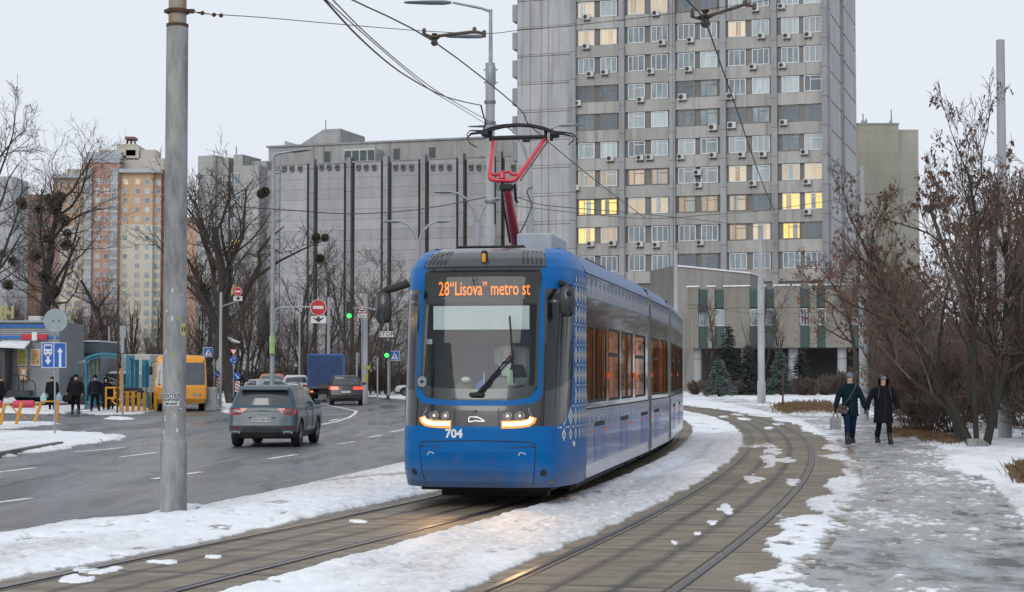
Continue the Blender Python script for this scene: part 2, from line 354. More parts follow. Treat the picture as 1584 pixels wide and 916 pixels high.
# ------------------------------------------------------------------ snow lying over it all: a height field, its edges where it dips under the paving
def poly(pts, z=0.): return [tuple(G(x, y, z)[:2]) for x, y in pts]
def ring(rows, cols, xf, y0, y1):
    k = (y1/y0)**(1/(rows-1)); Y = y0*k**np.arange(rows); U = np.linspace(-1, 1, cols)
    yy = np.repeat(Y[:, None], cols, 1); xx = U[None, :]*(xf*yy+2.5); return xx, yy
xx, yy = ring(860, 820, .36, 10.5, 190)
s_ = .33-.00415*yy; L_ = np.sqrt(1+s_*s_); off = (xx-RX(yy))/L_          # offset from outer rail
sp = 3.55+.42*sstep(26, 13, yy); off1 = off+sp
n1 = fbm(xx*.9, yy*.45, 3, 6); n2 = fbm(xx*3.2, yy*2.0, 11, 5); n3 = fbm(xx*.35, yy*.12, 23, 4); n4 = fbm(xx*9, yy*5, 31, 4)
near_edge = poly([(-400, 870), (-150, 850), (0, 830), (60, 817), (129, 812), (200, 804), (250, 797), (315, 784), (444, 757), (545, 733), (622, 717), (700, 695), (790, 668), (850, 650), (840, 636), (760, 625), (640, 619)], ZR)
far_edge = poly([(622, 618), (565, 613), (540, 606), (500, 600), (380, 597), (360, 604), (345, 610), (240, 612), (0, 606), (-300, 606)], ZR)
lot = near_edge+far_edge
dl = sdpoly(xx, yy, lot)
jit = (n1-.5)*1.3+(n2-.5)*.5
# elevation of the ground under the snow: road level left of the bank, track level right of it
left = sstep(.5, -1.2, off1-(-1.95))     # 1 when left of far-track slabs
E = ZR*sstep(-1.5, .3, dl)*left
E = np.where((dl < 0) & (yy > 90) & (xx < 2), ZR+0*E, E)
n5 = fbm(xx*5.5, yy*3.6, 47, 4)
H = .032+.075*(n1-.42)+.05*(n3-.4)+.03*(n2-.5)+.03*(n4-.5)-.035*sstep(.60, .74, n5)
def cut(d, target, w):        # d positive inside the bare region
    global H
    t = sstep(-w, w*.4, d); H = H*(1-t)+target*t
cut(dl+jit*.6-.1, -.09, .30)
t2 = np.minimum(off+1.524+.16, .42+.5*(n1-.5)-off)      # inside near track slabs
dirt2 = -.05+.062*sstep(.62, .80, n3*.45+n1*.6)
cut(t2+(n2-.5)*.30+(n4-.5)*.2*(off > 0)+(n1-.5)*.9*(off > 0), -.05, .10)
t1 = np.minimum(off1+1.524+.24+(n1-.5)*.5, .32-off1)
cut(t1+(n2-.5)*.18, -.05, .12)
pathp = poly([(1150, 960), (1254, 862), (1290, 800), (1330, 745), (1322, 715), (1300, 690), (1275, 668), (1235, 648), (1160, 632), (1100, 619), (1090, 612), (1180, 620), (1260, 634), (1330, 640), (1420, 652), (1440, 676), (1470, 720), (1540, 790), (1600, 850), (1700, 960)])
dp = sdpoly(xx, yy, pathp)
ppx = 792+2700*xx/yy; ppy = 578+4860/yy
def blob(cx, cy, rx, ry): return np.exp(-((ppx-cx)/rx)**2-((ppy-cy)/ry)**2)
bare = blob(1345, 700, 60, 45)+blob(1500, 870, 150, 40)+blob(1300, 860, 60, 40)*.8+blob(1395, 660, 40, 25)*.8+blob(1480, 780, 60, 40)*.6
n6 = fbm(xx*14, yy*7, 61, 4)
tgt = .012+.035*(n2-.5)+.06*(n1-.5)+.045*(n4-.5)+.05*(n6-.5)-.030*np.clip(bare, 0, 1)
cut(dp+(n1-.5)*.9, tgt, .35)
edge = np.exp(-((off-2.9-.35*(n3-.5))/.16)**2)*(yy < 31)*(n2 > .35); H -= .05*edge   # trodden seam between bank and path
# bits of snow left on the slabs
for (x, y, rx, ry) in ((1192, 705, 12, 18), (1170, 742, 14, 6), (1232, 745, 12, 6), (1122, 787, 13, 7), (1098, 808, 8, 3), (1077, 825, 8, 2.5), (1042, 839, 7, 2), (1215, 712, 20, 3),
                       (1160, 690, 18, 2), (1205, 656, 10, 2), (1150, 648, 12, 2), (1190, 662, 8, 2), (1138, 641, 10, 1.6), (1120, 645, 8, 1.5), (150, 880, 40, 6), (250, 868, 30, 3), (120, 895, 30, 5), (330, 860, 12, 3),
                       (100, 872, 18, 4), (560, 806, 14, 2), (205, 842, 30, 2.5)):
    H = np.where(np.exp(-(((ppx-x+18*(n1-.5)*rx/8)/rx)**2+((ppy-y+(n2-.5)*ry)/ry)**2))*(4.4*n2*n4) > .42, np.maximum(H, .010+.03*(n4-.4)), H)
# snow left lying on the road side: island, shelter, lay-by
for pl in ([(-60, 668), (60, 668), (150, 670), (186, 674), (190, 682), (130, 690), (60, 701), (0, 709), (-80, 716)],
           [(120, 636), (160, 630), (215, 630), (238, 634), (215, 641), (140, 643)], [(157, 648), (185, 645.5), (214, 648.5), (190, 650.5)],
           [(-40, 622), (50, 612), (110, 614), (150, 622), (108, 640), (60, 641), (-40, 637)], [(-40, 655), (60, 653), (107, 655.5), (60, 660), (-40, 668)],
           [(325, 612), (352, 608), (372, 616), (366, 626), (354, 640), (338, 634), (345, 624)], [(200, 606), (300, 600), (345, 606), (300, 613), (250, 616)],
           [(352, 600), (372, 598), (425, 600), (420, 606), (352, 608)]):
    d = sdpoly(xx, yy, poly(pl, ZR)); d = d+(n1-.5)*1.5+(n2-.5)*.8
    H = np.maximum(H, -.09+.16*sstep(-.25, .5, d)+.04*(n2-.5)*(d > 0))
zz = E+H
DB = .9*blob(480, 748, 130, 13)+.6*blob(590, 726, 80, 12)+.5*blob(160, 850, 160, 12)+.5*blob(60, 700, 120, 6)+.4*blob(900, 800, 160, 12)
# packed-snow ruts beside the tram
zz -= .03*np.exp(-((off1-.95)/.18)**2)*(yy < 60)
# heap at the foot of the pole and small lumps
rng = random.Random(5)
pb = G(266, 792, -.06); zz += .10*np.exp(-(((xx-pb.x-.15)/.30)**2+((yy-pb.y)/.35)**2))
for k in range(130):
    y = rng.uniform(12, 45); a = rng.choice((-1, 1)); cx = RX(y)+(rng.uniform(.9, 2.2) if a > 0 else rng.uniform(-6.6, -5.4)); r = rng.uniform(.03, .09)
    i0 = int(math.log((y-.4)/10.5)/math.log(190/10.5)*859); i1 = int(math.log((y+.4)/10.5)/math.log(190/10.5)*859)+2
    if i0 > 0: zz[i0:i1] += .03*np.exp(-(((xx[i0:i1]-cx)/r)**2+((yy[i0:i1]-y)/r)**2))*(H[i0:i1] > 0)
thick = np.clip(H/.05, 0, 1); thick = np.where((off > -1.4) & (off < -.1) & (H > 0), 1, thick); thick = np.where((off1 > -1.4) & (off1 < -.1) & (H > 0), .8, thick)
dirt = np.clip(DB+sstep(.46, .66, n3)*.9+.5*sstep(.5, .7, n1)*sstep(.4, .6, n2)+.8*np.exp(-((dl-.0)/.7)**2)*(off1 < 0)*sstep(18, 24, yy)+.35*sstep(-1.2, .2, dl)*(off1 < 0), 0, 1)
rows, cols = xx.shape; me = bpy.data.meshes.new('snow'); nv = rows*cols
me.vertices.add(nv); me.vertices.foreach_set('co', np.stack([xx, yy, zz], -1).astype(np.float32).ravel())
idx = np.arange(nv).reshape(rows, cols); q = np.stack([idx[:-1, :-1], idx[:-1, 1:], idx[1:, 1:], idx[1:, :-1]], -1).reshape(-1, 4)
keep = (H.ravel()[q].max(1) > -.045); q = q[keep]
me.loops.add(q.size); me.loops.foreach_set('vertex_index', q.ravel().astype(np.int32))
me.polygons.add(len(q)); me.polygons.foreach_set('loop_start', (np.arange(len(q))*4).astype(np.int32))
me.polygons.foreach_set('loop_total', np.full(len(q), 4, np.int32)); me.polygons.foreach_set('use_smooth', np.ones(len(q), bool))
for nm, a in (('thick', thick), ('dirt', dirt)):
    at = me.attributes.new(nm, 'FLOAT', 'POINT'); at.data.foreach_set('value', a.astype(np.float32).ravel())
me.update(calc_edges=True)
def snowmat():
    m = mat('snow', (.88, .90, .94), (.79, .82, .87), rough=.55, scale=3, stretch=(1, .6, 1), lo=.35, hi=.7, detail=8, bump=.55, bscale=14)
    nt = m.node_tree; b = nt.nodes['Principled BSDF']; src = b.inputs['Base Color'].links[0].from_socket
    a = nt.nodes.new('ShaderNodeAttribute'); a.attribute_name = 'thick'; d = nt.nodes.new('ShaderNodeAttribute'); d.attribute_name = 'dirt'
    tc = nt.nodes.new('ShaderNodeTexCoord'); n = nt.nodes.new('ShaderNodeTexNoise'); n.inputs['Scale'].default_value = 9; n.inputs['Detail'].default_value = 9; n.inputs['Roughness'].default_value = .75
    nt.links.new(tc.outputs['Object'], n.inputs['Vector'])
    def M(op, x, y):
        k = nt.nodes.new('ShaderNodeMath'); k.operation = op; k.use_clamp = True
        for i, v in enumerate((x, y)):
            if isinstance(v, (int, float)): k.inputs[i].default_value = v
            else: nt.links.new(v, k.inputs[i])
        return k.outputs[0]
    thin = M('MULTIPLY', M('SUBTRACT', M('ADD', n.outputs['Fac'], .12), M('MULTIPLY', a.outputs['Fac'], 1.5)), 3.0)
    dt = M('MULTIPLY', d.outputs['Fac'], M('MULTIPLY', M('SUBTRACT', n.outputs['Fac'], .33), 3.2))
    mx = nt.nodes.new('ShaderNodeMix'); mx.data_type = 'RGBA'; nt.links.new(M('MULTIPLY', thin, .9), mx.inputs[0]); nt.links.new(src, mx.inputs[6]); mx.inputs[7].default_value = (.27, .27, .26, 1)
    m2 = nt.nodes.new('ShaderNodeMix'); m2.data_type = 'RGBA'; nt.links.new(M('MULTIPLY', dt, .8), m2.inputs[0]); nt.links.new(mx.outputs[2], m2.inputs[6]); m2.inputs[7].default_value = (.30, .28, .26, 1)
    nt.links.new(m2.outputs[2], b.inputs['Base Color'])
    b.inputs['Subsurface Weight'].default_value = 0
    return m
me.materials.append(snowmat()); so = bpy.data.objects.new('snow', me); sc.collection.objects.link(so); struct(so)
# kerb of the left island
kb = MB(); kp = [G(x, y, ZR) for x, y in ((-90, 722), (0, 708), (40, 700.5), (98, 690))]
for i in range(len(kp)-1):
    a, b_ = kp[i], kp[i+1]; t = (b_-a).normalized(); n = Vector((-t.y, t.x, 0))*.16
    kb.prism([(0, 0), (1, 0), (1, 1), (0, 1)], lambda u, w, d, a=a, b_=b_, n=n: a+(b_-a)*u+n*w+Vector((0, 0, d)), .12)
struct(kb.build('kerb', mat('kerb_concrete', (.2, .19, .18), (.12, .115, .11), rough=.8, scale=6)))
# ------------------------------------------------------------------ the tram
TH = R(10.2)
tram = thing('tram', 'blue and silver three-section articulated tram with white embroidery pattern, lit route display and red pantograph', 'tram', (-.48, 23.2, .014), -TH)
BLUE = mat('tram_blue', (.002, .118, .37), (.003, .098, .31), rough=.38, coat=.04, scale=1.5, spec=.14)
BLUE2 = mat('tram_roof_blue', (.015, .09, .30), (.03, .11, .30), rough=.4, coat=.15, scale=.8, stretch=(1, .3, 1))
SILV = mat('tram_silver_blue', (.012, .085, .32), (.07, .16, .40), rough=.22, coat=.3, scale=2.2, stretch=(1, .35, 1.2), lo=.4, hi=.6, metal=.25)
SILVUP = mat('tram_upper_band', (.09, .14, .25), (.15, .20, .31), rough=.3, coat=.3, scale=2.5, stretch=(1, 1.5, .3), metal=.2)
SKIRT = mat('tram_skirt', (.34, .41, .52), (.26, .32, .42), rough=.25, coat=.5, scale=2)
BLK = mat('tram_black', (.012, .013, .015), (.02, .021, .023), rough=.12, coat=.7, scale=2)
MASKM = mat('tram_top_mask', (.028, .032, .036), (.04, .044, .05), rough=.28, coat=.4, scale=3)
RUB = mat('black_rubber', (.012, .012, .013), (.02, .02, .02), rough=.7, scale=12)
GREYM = mat('grey_metal', (.23, .25, .27), (.16, .18, .2), rough=.45, metal=.4, scale=5)
STITCH = mat('embroidery_cream', (.74, .71, .58), (.66, .64, .54), rough=.4, scale=8)
STITCH2 = mat('embroidery_silver', (.62, .65, .70), (.55, .58, .65), rough=.4, scale=8)
GLS = glassmat('windscreen_glass', (.80, .86, .86), .97, base=(.05, .06, .07), f0=.032, fm=.8)
GLD = glassmat('tinted_glass', (.80, .74, .62), .94, base=(.02, .02, .02), f0=.03, fm=.28)
CABG = glassmat('cab_side_glass', (.55, .6, .62), .7, base=(.02, .025, .03))
SEAM = mat('panel_seam', (.006, .01, .02), rough=.7)
HALF = [(0, 0), (.45, .015), (.75, .075), (.95, .20), (1.07, .42), (1.15, .80), (1.19, 1.25), (1.2, 1.65), (1.2, 2.05)]
def interp(tab, t):
    if t <= tab[0][0]: return tab[0][1]
    for (a, b), (c, d) in zip(tab, tab[1:]):
        if t <= c: return b+(d-b)*(t-a)/(c-a)
    return tab[-1][1]
# smooth plan curve: Catmull-Rom through HALF, then arc-length table
def _cr(p0, p1, p2, p3, t): return tuple(.5*((2*b)+(-a+c)*t+(2*a-5*b+4*c-d)*t*t+(-a+3*b-3*c+d)*t**3) for a, b, c, d in zip(p0, p1, p2, p3))
_pl = [(-.45, .015)]+HALF+[(1.2, 2.5)]
_cv = [_cr(_pl[i-1], _pl[i], _pl[i+1], _pl[i+2], k/12) for i in range(1, len(_pl)-2) for k in range(12)]+[(1.2, 2.05)]
AX = [(0, 0)]; AY = [(0, 0)]; _s = 0
for i in range(1, len(_cv)):
    _s += math.dist(_cv[i], _cv[i-1]); AX.append((_s, _cv[i][0])); AY.append((_s, _cv[i][1]))
AMAX = _s
XA = [(x, a) for a, x in AX]; YA = [(y, a) for a, y in AY]
LEAN = [(.25, .16), (.35, .09), (.5, .035), (.75, 0), (1.05, .01), (1.3, .045), (1.6, .09), (2.2, .18), (2.8, .30), (3.1, .40), (3.24, .48), (3.36, .62), (3.46, .82), (3.53, 1.1), (3.56, 1.45)]
SHR = [(3.1, 0), (3.24, .012), (3.36, .05), (3.46, .11), (3.53, .19), (3.56, .27)]
def smt(a, b, x): t = max(0, min(1, (x-a)/(b-a))); return t*t*(3-2*t)
def nose(a, z, lift=0.):
    s = 1 if a >= 0 else -1; aa = min(abs(a), AMAX); x = interp(AX, aa); y = interp(AY, aa)
    w = 1-smt(0, 1.7, y); le = interp(LEAN, z); k = interp(SHR, z)+.02*smt(.5, .27, z)
    kw = k
    px, py = x*(1-kw), y+le*w
    if z > 3.24: py = y+le*w
    if lift:
        e = .02; q = Vector(nose(aa+e if aa+e < AMAX else aa, z)); r = Vector(nose(aa-e if aa > e else 0, z)); u = Vector(nose(aa, z+e)); d = Vector(nose(aa, z-e))
        n = (q-r).cross(u-d).normalized()
        if n.y > 0 and abs(n.y) > abs(n.x): n = -n
        if n.x < 0 and abs(n.x) > abs(n.y): n = -n
        px += n.x*lift; py += n.y*lift; return (s*px, py, z+n.z*lift)
    return (s*px, py, z)
A_ = lambda x: interp(XA, abs(x))*(1 if x >= 0 else -1)
AY_ = lambda y: interp(YA, y)
a_ws = A_(.805); a_ring = A_(.858)
def zone(a, z):
    aa = abs(a); y = interp(AY, aa)
    if z > 3.235 and aa < a_ring+.03*smt(3.3, 3.5, z): return 'top_mask'
    zb = 1.43+.05*(aa/a_ws)**3+(.13*max(0, (aa-a_ws+.16)/.16)**2.2 if aa > a_ws-.16 else 0)
    if zb < z <= 3.235 and aa < a_ws: return 'windscreen'
    zr = 1.355+.05*(aa/a_ws)**3+(.10*max(0, (aa-a_ring+.12)/.12)**2 if aa > a_ring-.12 else 0)
    if z > zr and aa < a_ring: return 'body'
    if z > 3.0: return 'body'
    # dark side zone: cab window and the black panel sweeping up under it
    ycut = .90
    low = 1.085+.32*smt(.15, .98, y)**2+.5*smt(.72, .92, y)**3
    if aa <= a_ring: return 'lamp_band' if z > 1.085 else 'body'
    if y < ycut and low < z < 2.93:
        dx = max(0, .12-(ycut-y)); dz = max(0, .12-(2.93-z))
        if dx*dx+dz*dz > .0144 and z > 2.7: return 'body'
        wl = 1.56+.14*smt(.1, .85, y)
        if z > wl and aa > a_ring+.045 and y < ycut-.045 and z < 2.875: return 'cab_window'
        return 'cab_panel'
    return 'body'
NA = 420; ZL = [.27+i*.0075 for i in range(int((3.24-.27)/.0075))]+[3.235+.004*i for i in range(1, 2)]+[3.25+.02*i for i in range(0, 14)]+[3.525, 3.537, 3.548, 3.556, 3.56]
AL = [-AMAX+2*AMAX*i/NA for i in range(NA+1)]
for e in (a_ws, -a_ws, a_ring, -a_ring):     # snap grid columns to the straight edges
    j = min(range(NA+1), key=lambda i: abs(AL[i]-e)); AL[j] = e
gv = [[nose(a, z) for a in AL] for z in ZL]
grime(BLUE, .85, .55); grime(SILV, .8, .3); grime(SKIRT, .7, .6)
NM = {'top_mask': MASKM, 'windscreen': GLS, 'body': BLUE, 'lamp_band': BLK, 'cab_window': CABG, 'cab_panel': BLK}
zs = {}
for j in range(len(ZL)-1):
    for i in range(NA):
        k = zone((AL[i]+AL[i+1])/2, (ZL[j]+ZL[j+1])/2)
        if k in ('cab_window', 'cab_panel'): k += 'R' if AL[i] > 0 else 'L'
        zs.setdefault(k, []).append((i, j))
for k, cells in zs.items():
    used = {}; vs = []; fs = []
    def vid(i, j):
        if (i, j) not in used: used[(i, j)] = len(vs); vs.append(gv[j][i])
        return used[(i, j)]
    for i, j in cells: fs.append((vid(i, j), vid(i+1, j), vid(i+1, j+1), vid(i, j+1)))
    m = MB(); m.add(vs, fs); nm = k.rstrip('RL')
    if nm == 'body': nm = 'front_shell'
    m.build(nm, NM[k.rstrip('RL')] if 'cab' in k else NM[k], tram, smooth='all')
def decal(poly, name=None, m=None, mb=None, lift=.003, sub=.04, mi=0):
    """convex polygon in (a, z) laid on the nose"""
    mb = mb or MB(); n = len(poly)
    pts = []
    for i in range(n):
        (a0, z0), (a1, z1) = poly[i], poly[(i+1) % n]; k = max(1, int(math.dist((a0, z0), (a1, z1))/sub))
        pts += [(a0+(a1-a0)*t/k, z0+(z1-z0)*t/k) for t in range(k)]
    mb.add([nose(a, z, lift) for a, z in pts], [tuple(range(len(pts)))], mi)
    if name: return mb.build(name, m, tram, smooth='all')
def dline(mb, pts, w=.012, lift=.003, sub=.05, mi=0):
    q = []
    for i in range(len(pts)-1):
        (a0, z0), (a1, z1) = pts[i], pts[i+1]; k = max(1, int(math.dist(pts[i], pts[i+1])/sub))
        q += [(a0+(a1-a0)*t/k, z0+(z1-z0)*t/k) for t in range(k)]
    q.append(pts[-1]); vs = []
    for i in range(len(q)):
        t0 = q[max(0, i-1)]; t1 = q[min(len(q)-1, i+1)]; dx, dz = t1[0]-t0[0], t1[1]-t0[1]; L = math.hypot(dx, dz) or 1
        vs += [nose(q[i][0]-dz/L*w/2, q[i][1]+dx/L*w/2, lift), nose(q[i][0]+dz/L*w/2, q[i][1]-dx/L*w/2, lift)]
    mb.add(vs, [(2*i, 2*i+1, 2*i+3, 2*i+2) for i in range(len(q)-1)], mi)
# seams on the nose: front hatch, corner joins, rim of the windscreen
mb = MB()
dline(mb, [(-.74, .32), (-.80, .80), (-.78, .86), (-.72, .88), (0, .90), (.72, .88), (.78, .86), (.80, .80), (.76, .32)], .011); mb.build('hatch_seam', SEAM, tram)
for s in (-1, 1):
    mb = MB(); dline(mb, [(s*(a_ring+.005), 3.5), (s*(a_ring), 3.26), (s*(a_ring-.003), 3.24)], .012); mb.build('corner_seam', SEAM, tram)
mb = MB(); dline(mb, [(-a_ring, 3.236), (0, 3.236), (a_ring, 3.236)], .016)
mb.build('brow_seam', SEAM, tram)
for s in (-.30, .30): mb = MB(); dline(mb, [(s, 1.095), (s, 1.33)], .007); mb.build('panel_seam', SEAM, tram)
mb = MB(); fr = .05
dline(mb, [(-a_ws+.02, 3.21), (-a_ws+.02, 1.66), (-a_ws+.07, 1.56), (-.60, 1.49), (0, 1.47), (.60, 1.49), (a_ws-.07, 1.56), (a_ws-.02, 1.66), (a_ws-.02, 3.21), (0, 3.215), (-a_ws+.02, 3.21)], .045, -.004)
for z, w in ((1.50, .09), (1.555, .05)): dline(mb, [(-a_ws+.05, z+.05), (-.5, z+.012), (0, z), (.5, z+.012), (a_ws-.05, z+.05)], w, -.006)
mb.build('windscreen_border', BLK, tram)
for s in (-1, 1):  # vents in the top mask
    for k in range(5):
        x = s*(.56+.062*k); decal([(x-.016, 3.27), (x+.016, 3.27), (x+.016+s*.012, 3.47), (x-.016+s*.012, 3.47)], 'vent_slot', RUB, sub=.03)
# marker lamp
mb = MB(); pp = nose(.0, 3.35); mb.rbox((pp[0], pp[1]-.02, 3.365), (.085, .09, .20), .02); mb.build('lamp_housing', RUB, tram)
mb = MB(); mb.rbox((pp[0], pp[1]-.055, 3.36), (.055, .06, .13), .014); mb.build('marker_lamp', mat('amber_lens', (.75, .32, .01), (.6, .22, .01), rough=.25, coat=.5), tram)
# headlights and LED strips
CHR = mat('lamp_chrome', (.55, .55, .55), (.35, .35, .35), rough=.15, metal=1, scale=20); LENS = mat('lamp_lens', (.25, .22, .19), (.12, .1, .09), rough=.08, coat=1, scale=14)
LED = glow('led_strip', (1, .66, .32), 8); HALO = glow('led_halo', (1, .34, .05), 1.25)
for s in (-1, 1):
    for x, r in ((.42, .055), (.58, .062)):
        a = s*x; c = Vector(nose(a, 1.225)); n = (Vector(nose(a, 1.225, .05))-c).normalized()
        m = MB(); m.cyl(c-n*.03, c+n*.012, r, r, 20); hl = m.build('headlight', LENS, tram, smooth=40)
        t = n.orthogonal().normalized(); b = n.cross(t); m = MB()
        m.tube([c+n*.014+(t*math.cos(k*math.pi/10)+b*math.sin(k*math.pi/10))*r*.95 for k in range(21)], .006, 5); m.build('rim', CHR, hl, smooth=40)
        m = MB(); m.ball(c+n*.012, .017, 8, 6); m.build('bulb', glow('bulb_dim', (1, .85, .6), 1.5), hl, smooth=True)
    m = MB(); dline(m, [(s*.74, 1.20), (s*.73, 1.165), (s*.69, 1.14), (s*.60, 1.125), (s*.50, 1.118), (s*.36, 1.118)], .048, .006)
    m.build('led_strip', LED, tram)
    m = MB(); dline(m, [(s*.76, 1.21), (s*.745, 1.165), (s*.70, 1.135), (s*.60, 1.120), (s*.50, 1.113), (s*.34, 1.110)], .105, .004); m.build('led_halo', HALO, tram)  # wider orange glowing strip stands in for the halo around the LEDs
    m = MB(); dline(m, [(s*.70, 1.33), (s*.70, 1.29), (s*.735, 1.25), (s*.735, 1.20)], .008, .006); m.build('lamp_trim', CHR, tram)
# the light the headlights throw on the track
for s in (-1, 1):
    ld = bpy.data.lights.new('headlight_beam', 'SPOT'); ld.energy = 42; ld.color = (1, .62, .30); ld.spot_size = R(75); ld.spot_blend = .8; ld.shadow_soft_size = .08
    lo = bpy.data.objects.new('headlight_beam', ld); sc.collection.objects.link(lo); lo.parent = tram; lo.location = (s*.55, -.10, 1.13); lo.rotation_euler = (R(62), 0, math.pi)
# emblem, number, hatch marks, tow covers, reflectors
m = MB(); WH = mat('white_marking', (.72, .73, .75), (.62, .63, .65), rough=.4)
dline(m, [(-.10, 1.145), (-.10, 1.20), (-.085, 1.212), (.0, 1.21), (.06, 1.19), (.115, 1.155)], .012, .006); dline(m, [(-.10, 1.145), (-.02, 1.157), (.0, 1.165), (.02, 1.155), (.115, 1.155)], .014, .006); m.build('emblem', CHR, tram)
m = MB(); c = Vector(nose(-.01, 1.285)); m.cyl(c, c+Vector((0, -.01, 0)), .016, n=12); m.build('camera_lens', RUB, tram)
def nose_text(s, size, a, z, name, m, sx=1., bold=0.):
    o = text(s, size, name, m, tram, None, sx, .001, bold)
    for v in o.data.vertices: v.co = Vector(nose(a+v.co.x, z+v.co.y, .004+v.co.z))
    return o
nose_text('704', .155, -.30, .985, 'fleet_number', WH, 1.02, .006)
m = MB()
for s in (-1, 1):
    a = .62*s; m = MB(); dline(m, [(a-.05, .70), (a-.03, .745), (a+.02, .735), (a+.045, .72)], .010, .004); m.build('hatch_mark', WH, tram)
for s in (-1, 1):
    m = MB(); dline(m, [(s*.77, .815), (s*.74, .825), (s*.45, .80)], .009, .004); c = Vector(nose(s*.765, .82)); m.cyl(c+Vector((0, .01, 0)), c+Vector((0, -.008, 0)), .02, n=12); m.build('hatch_latch', mat('dark_blue', (.008, .03, .10), rough=.4), tram)
for s in (-1, 1):
    a = s*.90; c = Vector(nose(a, .47)); n = (Vector(nose(a, .47, .05))-c).normalized(); m = MB(); m.cyl(c-n*.02, c+n*.006, .045, n=18); m.build('tow_cover', RUB, tram)
    a = s*AY_(.95); c = Vector(nose(a, .83)); n = (Vector(nose(a, .83, .05))-c).normalized(); m = MB(); m.cyl(c-n*.02, c+n*.018, .038, n=14); m.build('side_reflector', mat('clear_lens', (.7, .7, .68), rough=.2, coat=1), tram)
# cream embroidery on the corner, built stitch by stitch
MOTIF = ["....#.....", "...###....", "..##.##...", ".##.#.##..", "##.###.##.", ".##.#.##..", "..##.##...", "...###....", "....#.....", "##.....##."]
def stitched(u, v): return MOTIF[v % 10][u % 10] == '#'
for s in (-1, 1):
    m = MB(); c = .028; zt = 3.16
    aE = AMAX-.004; nu = int((AMAX-AY_(.30))/c)
    for i in range(nu):
        a0 = aE-(i+1)*c; y = interp(AY, a0)
        for j in range(int((zt-.80)/c)):
            z0 = .80+j*c; top = 3.14-.13*abs(((i+1) % 10)-5)/5*1.0
            wide = 1.5-(.0)
            if z0 > 2.90: ok = z0 < top and y > .92
            elif z0 > 1.42: ok = y > .93+1.0*smt(2.1, 3.2, z0)*0+.10*(abs(((j+3) % 14)-7)/7)
            elif z0 > 1.10: ok = y > .93-.55*smt(1.40, 1.15, z0)
            else: ok = z0 > .86+.20*abs(((i+1) % 10)-5)/5 and y > .34
            if ok and zone(s*(a0+c/2), z0) == 'body' and zone(s*(a0+c/2), z0+c) == 'body' and stitched(i, j): m.add([nose(s*a0, z0, .003), nose(s*(a0+c*.92), z0, .003), nose(s*(a0+c*.92), z0+c*.92, .003), nose(s*a0, z0+c*.92, .003)], [(0, 1, 2, 3)])
    m.build('embroidery_motif', STITCH, tram)
# blue surround of the sidewall: body sections
SEC = [(2.05, 11.05, Matrix.Identity(4))]
J1 = Vector((0, 11.2, 0)); M2 = Matrix.Translation(J1) @ Matrix.Rotation(R(.8), 4, 'Z'); SEC.append((.18, 5.1, M2))
M3 = M2 @ Matrix.Translation((0, 5.3, 0)) @ Matrix.Rotation(R(2.0), 4, 'Z'); SEC.append((.18, 9.0, M3))
PROF = [(1.2, 3.235), (1.2*.95, 3.36), (1.2*.89, 3.46), (1.2*.81, 3.53), (1.2*.73, 3.56)]
INT = mat('saloon_panel', (.62, .42, .16), (.52, .34, .13), rough=.6); JDK = mat('jamb_brown', (.30, .20, .10), (.22, .14, .07), rough=.6, scale=3, stretch=(1, 1, .4)); FLR = mat('saloon_floor', (.10, .10, .11), rough=.7)
SEAT = mat('seat_orange', (.75, .28, .03), (.6, .2, .02), rough=.7, scale=6); POLE = mat('handrail_yellow', (.80, .50, .04), rough=.3)
LAMPM = glow('saloon_lamp', (1, .66, .30), 22.0)
STK = mat('destination_yellow', (.8, .6, .05), rough=.5)
OR = mat('orange_reflector', (.9, .12, .02), (.8, .1, .02), rough=.3, emit=(1, .1, .02), es=.15)
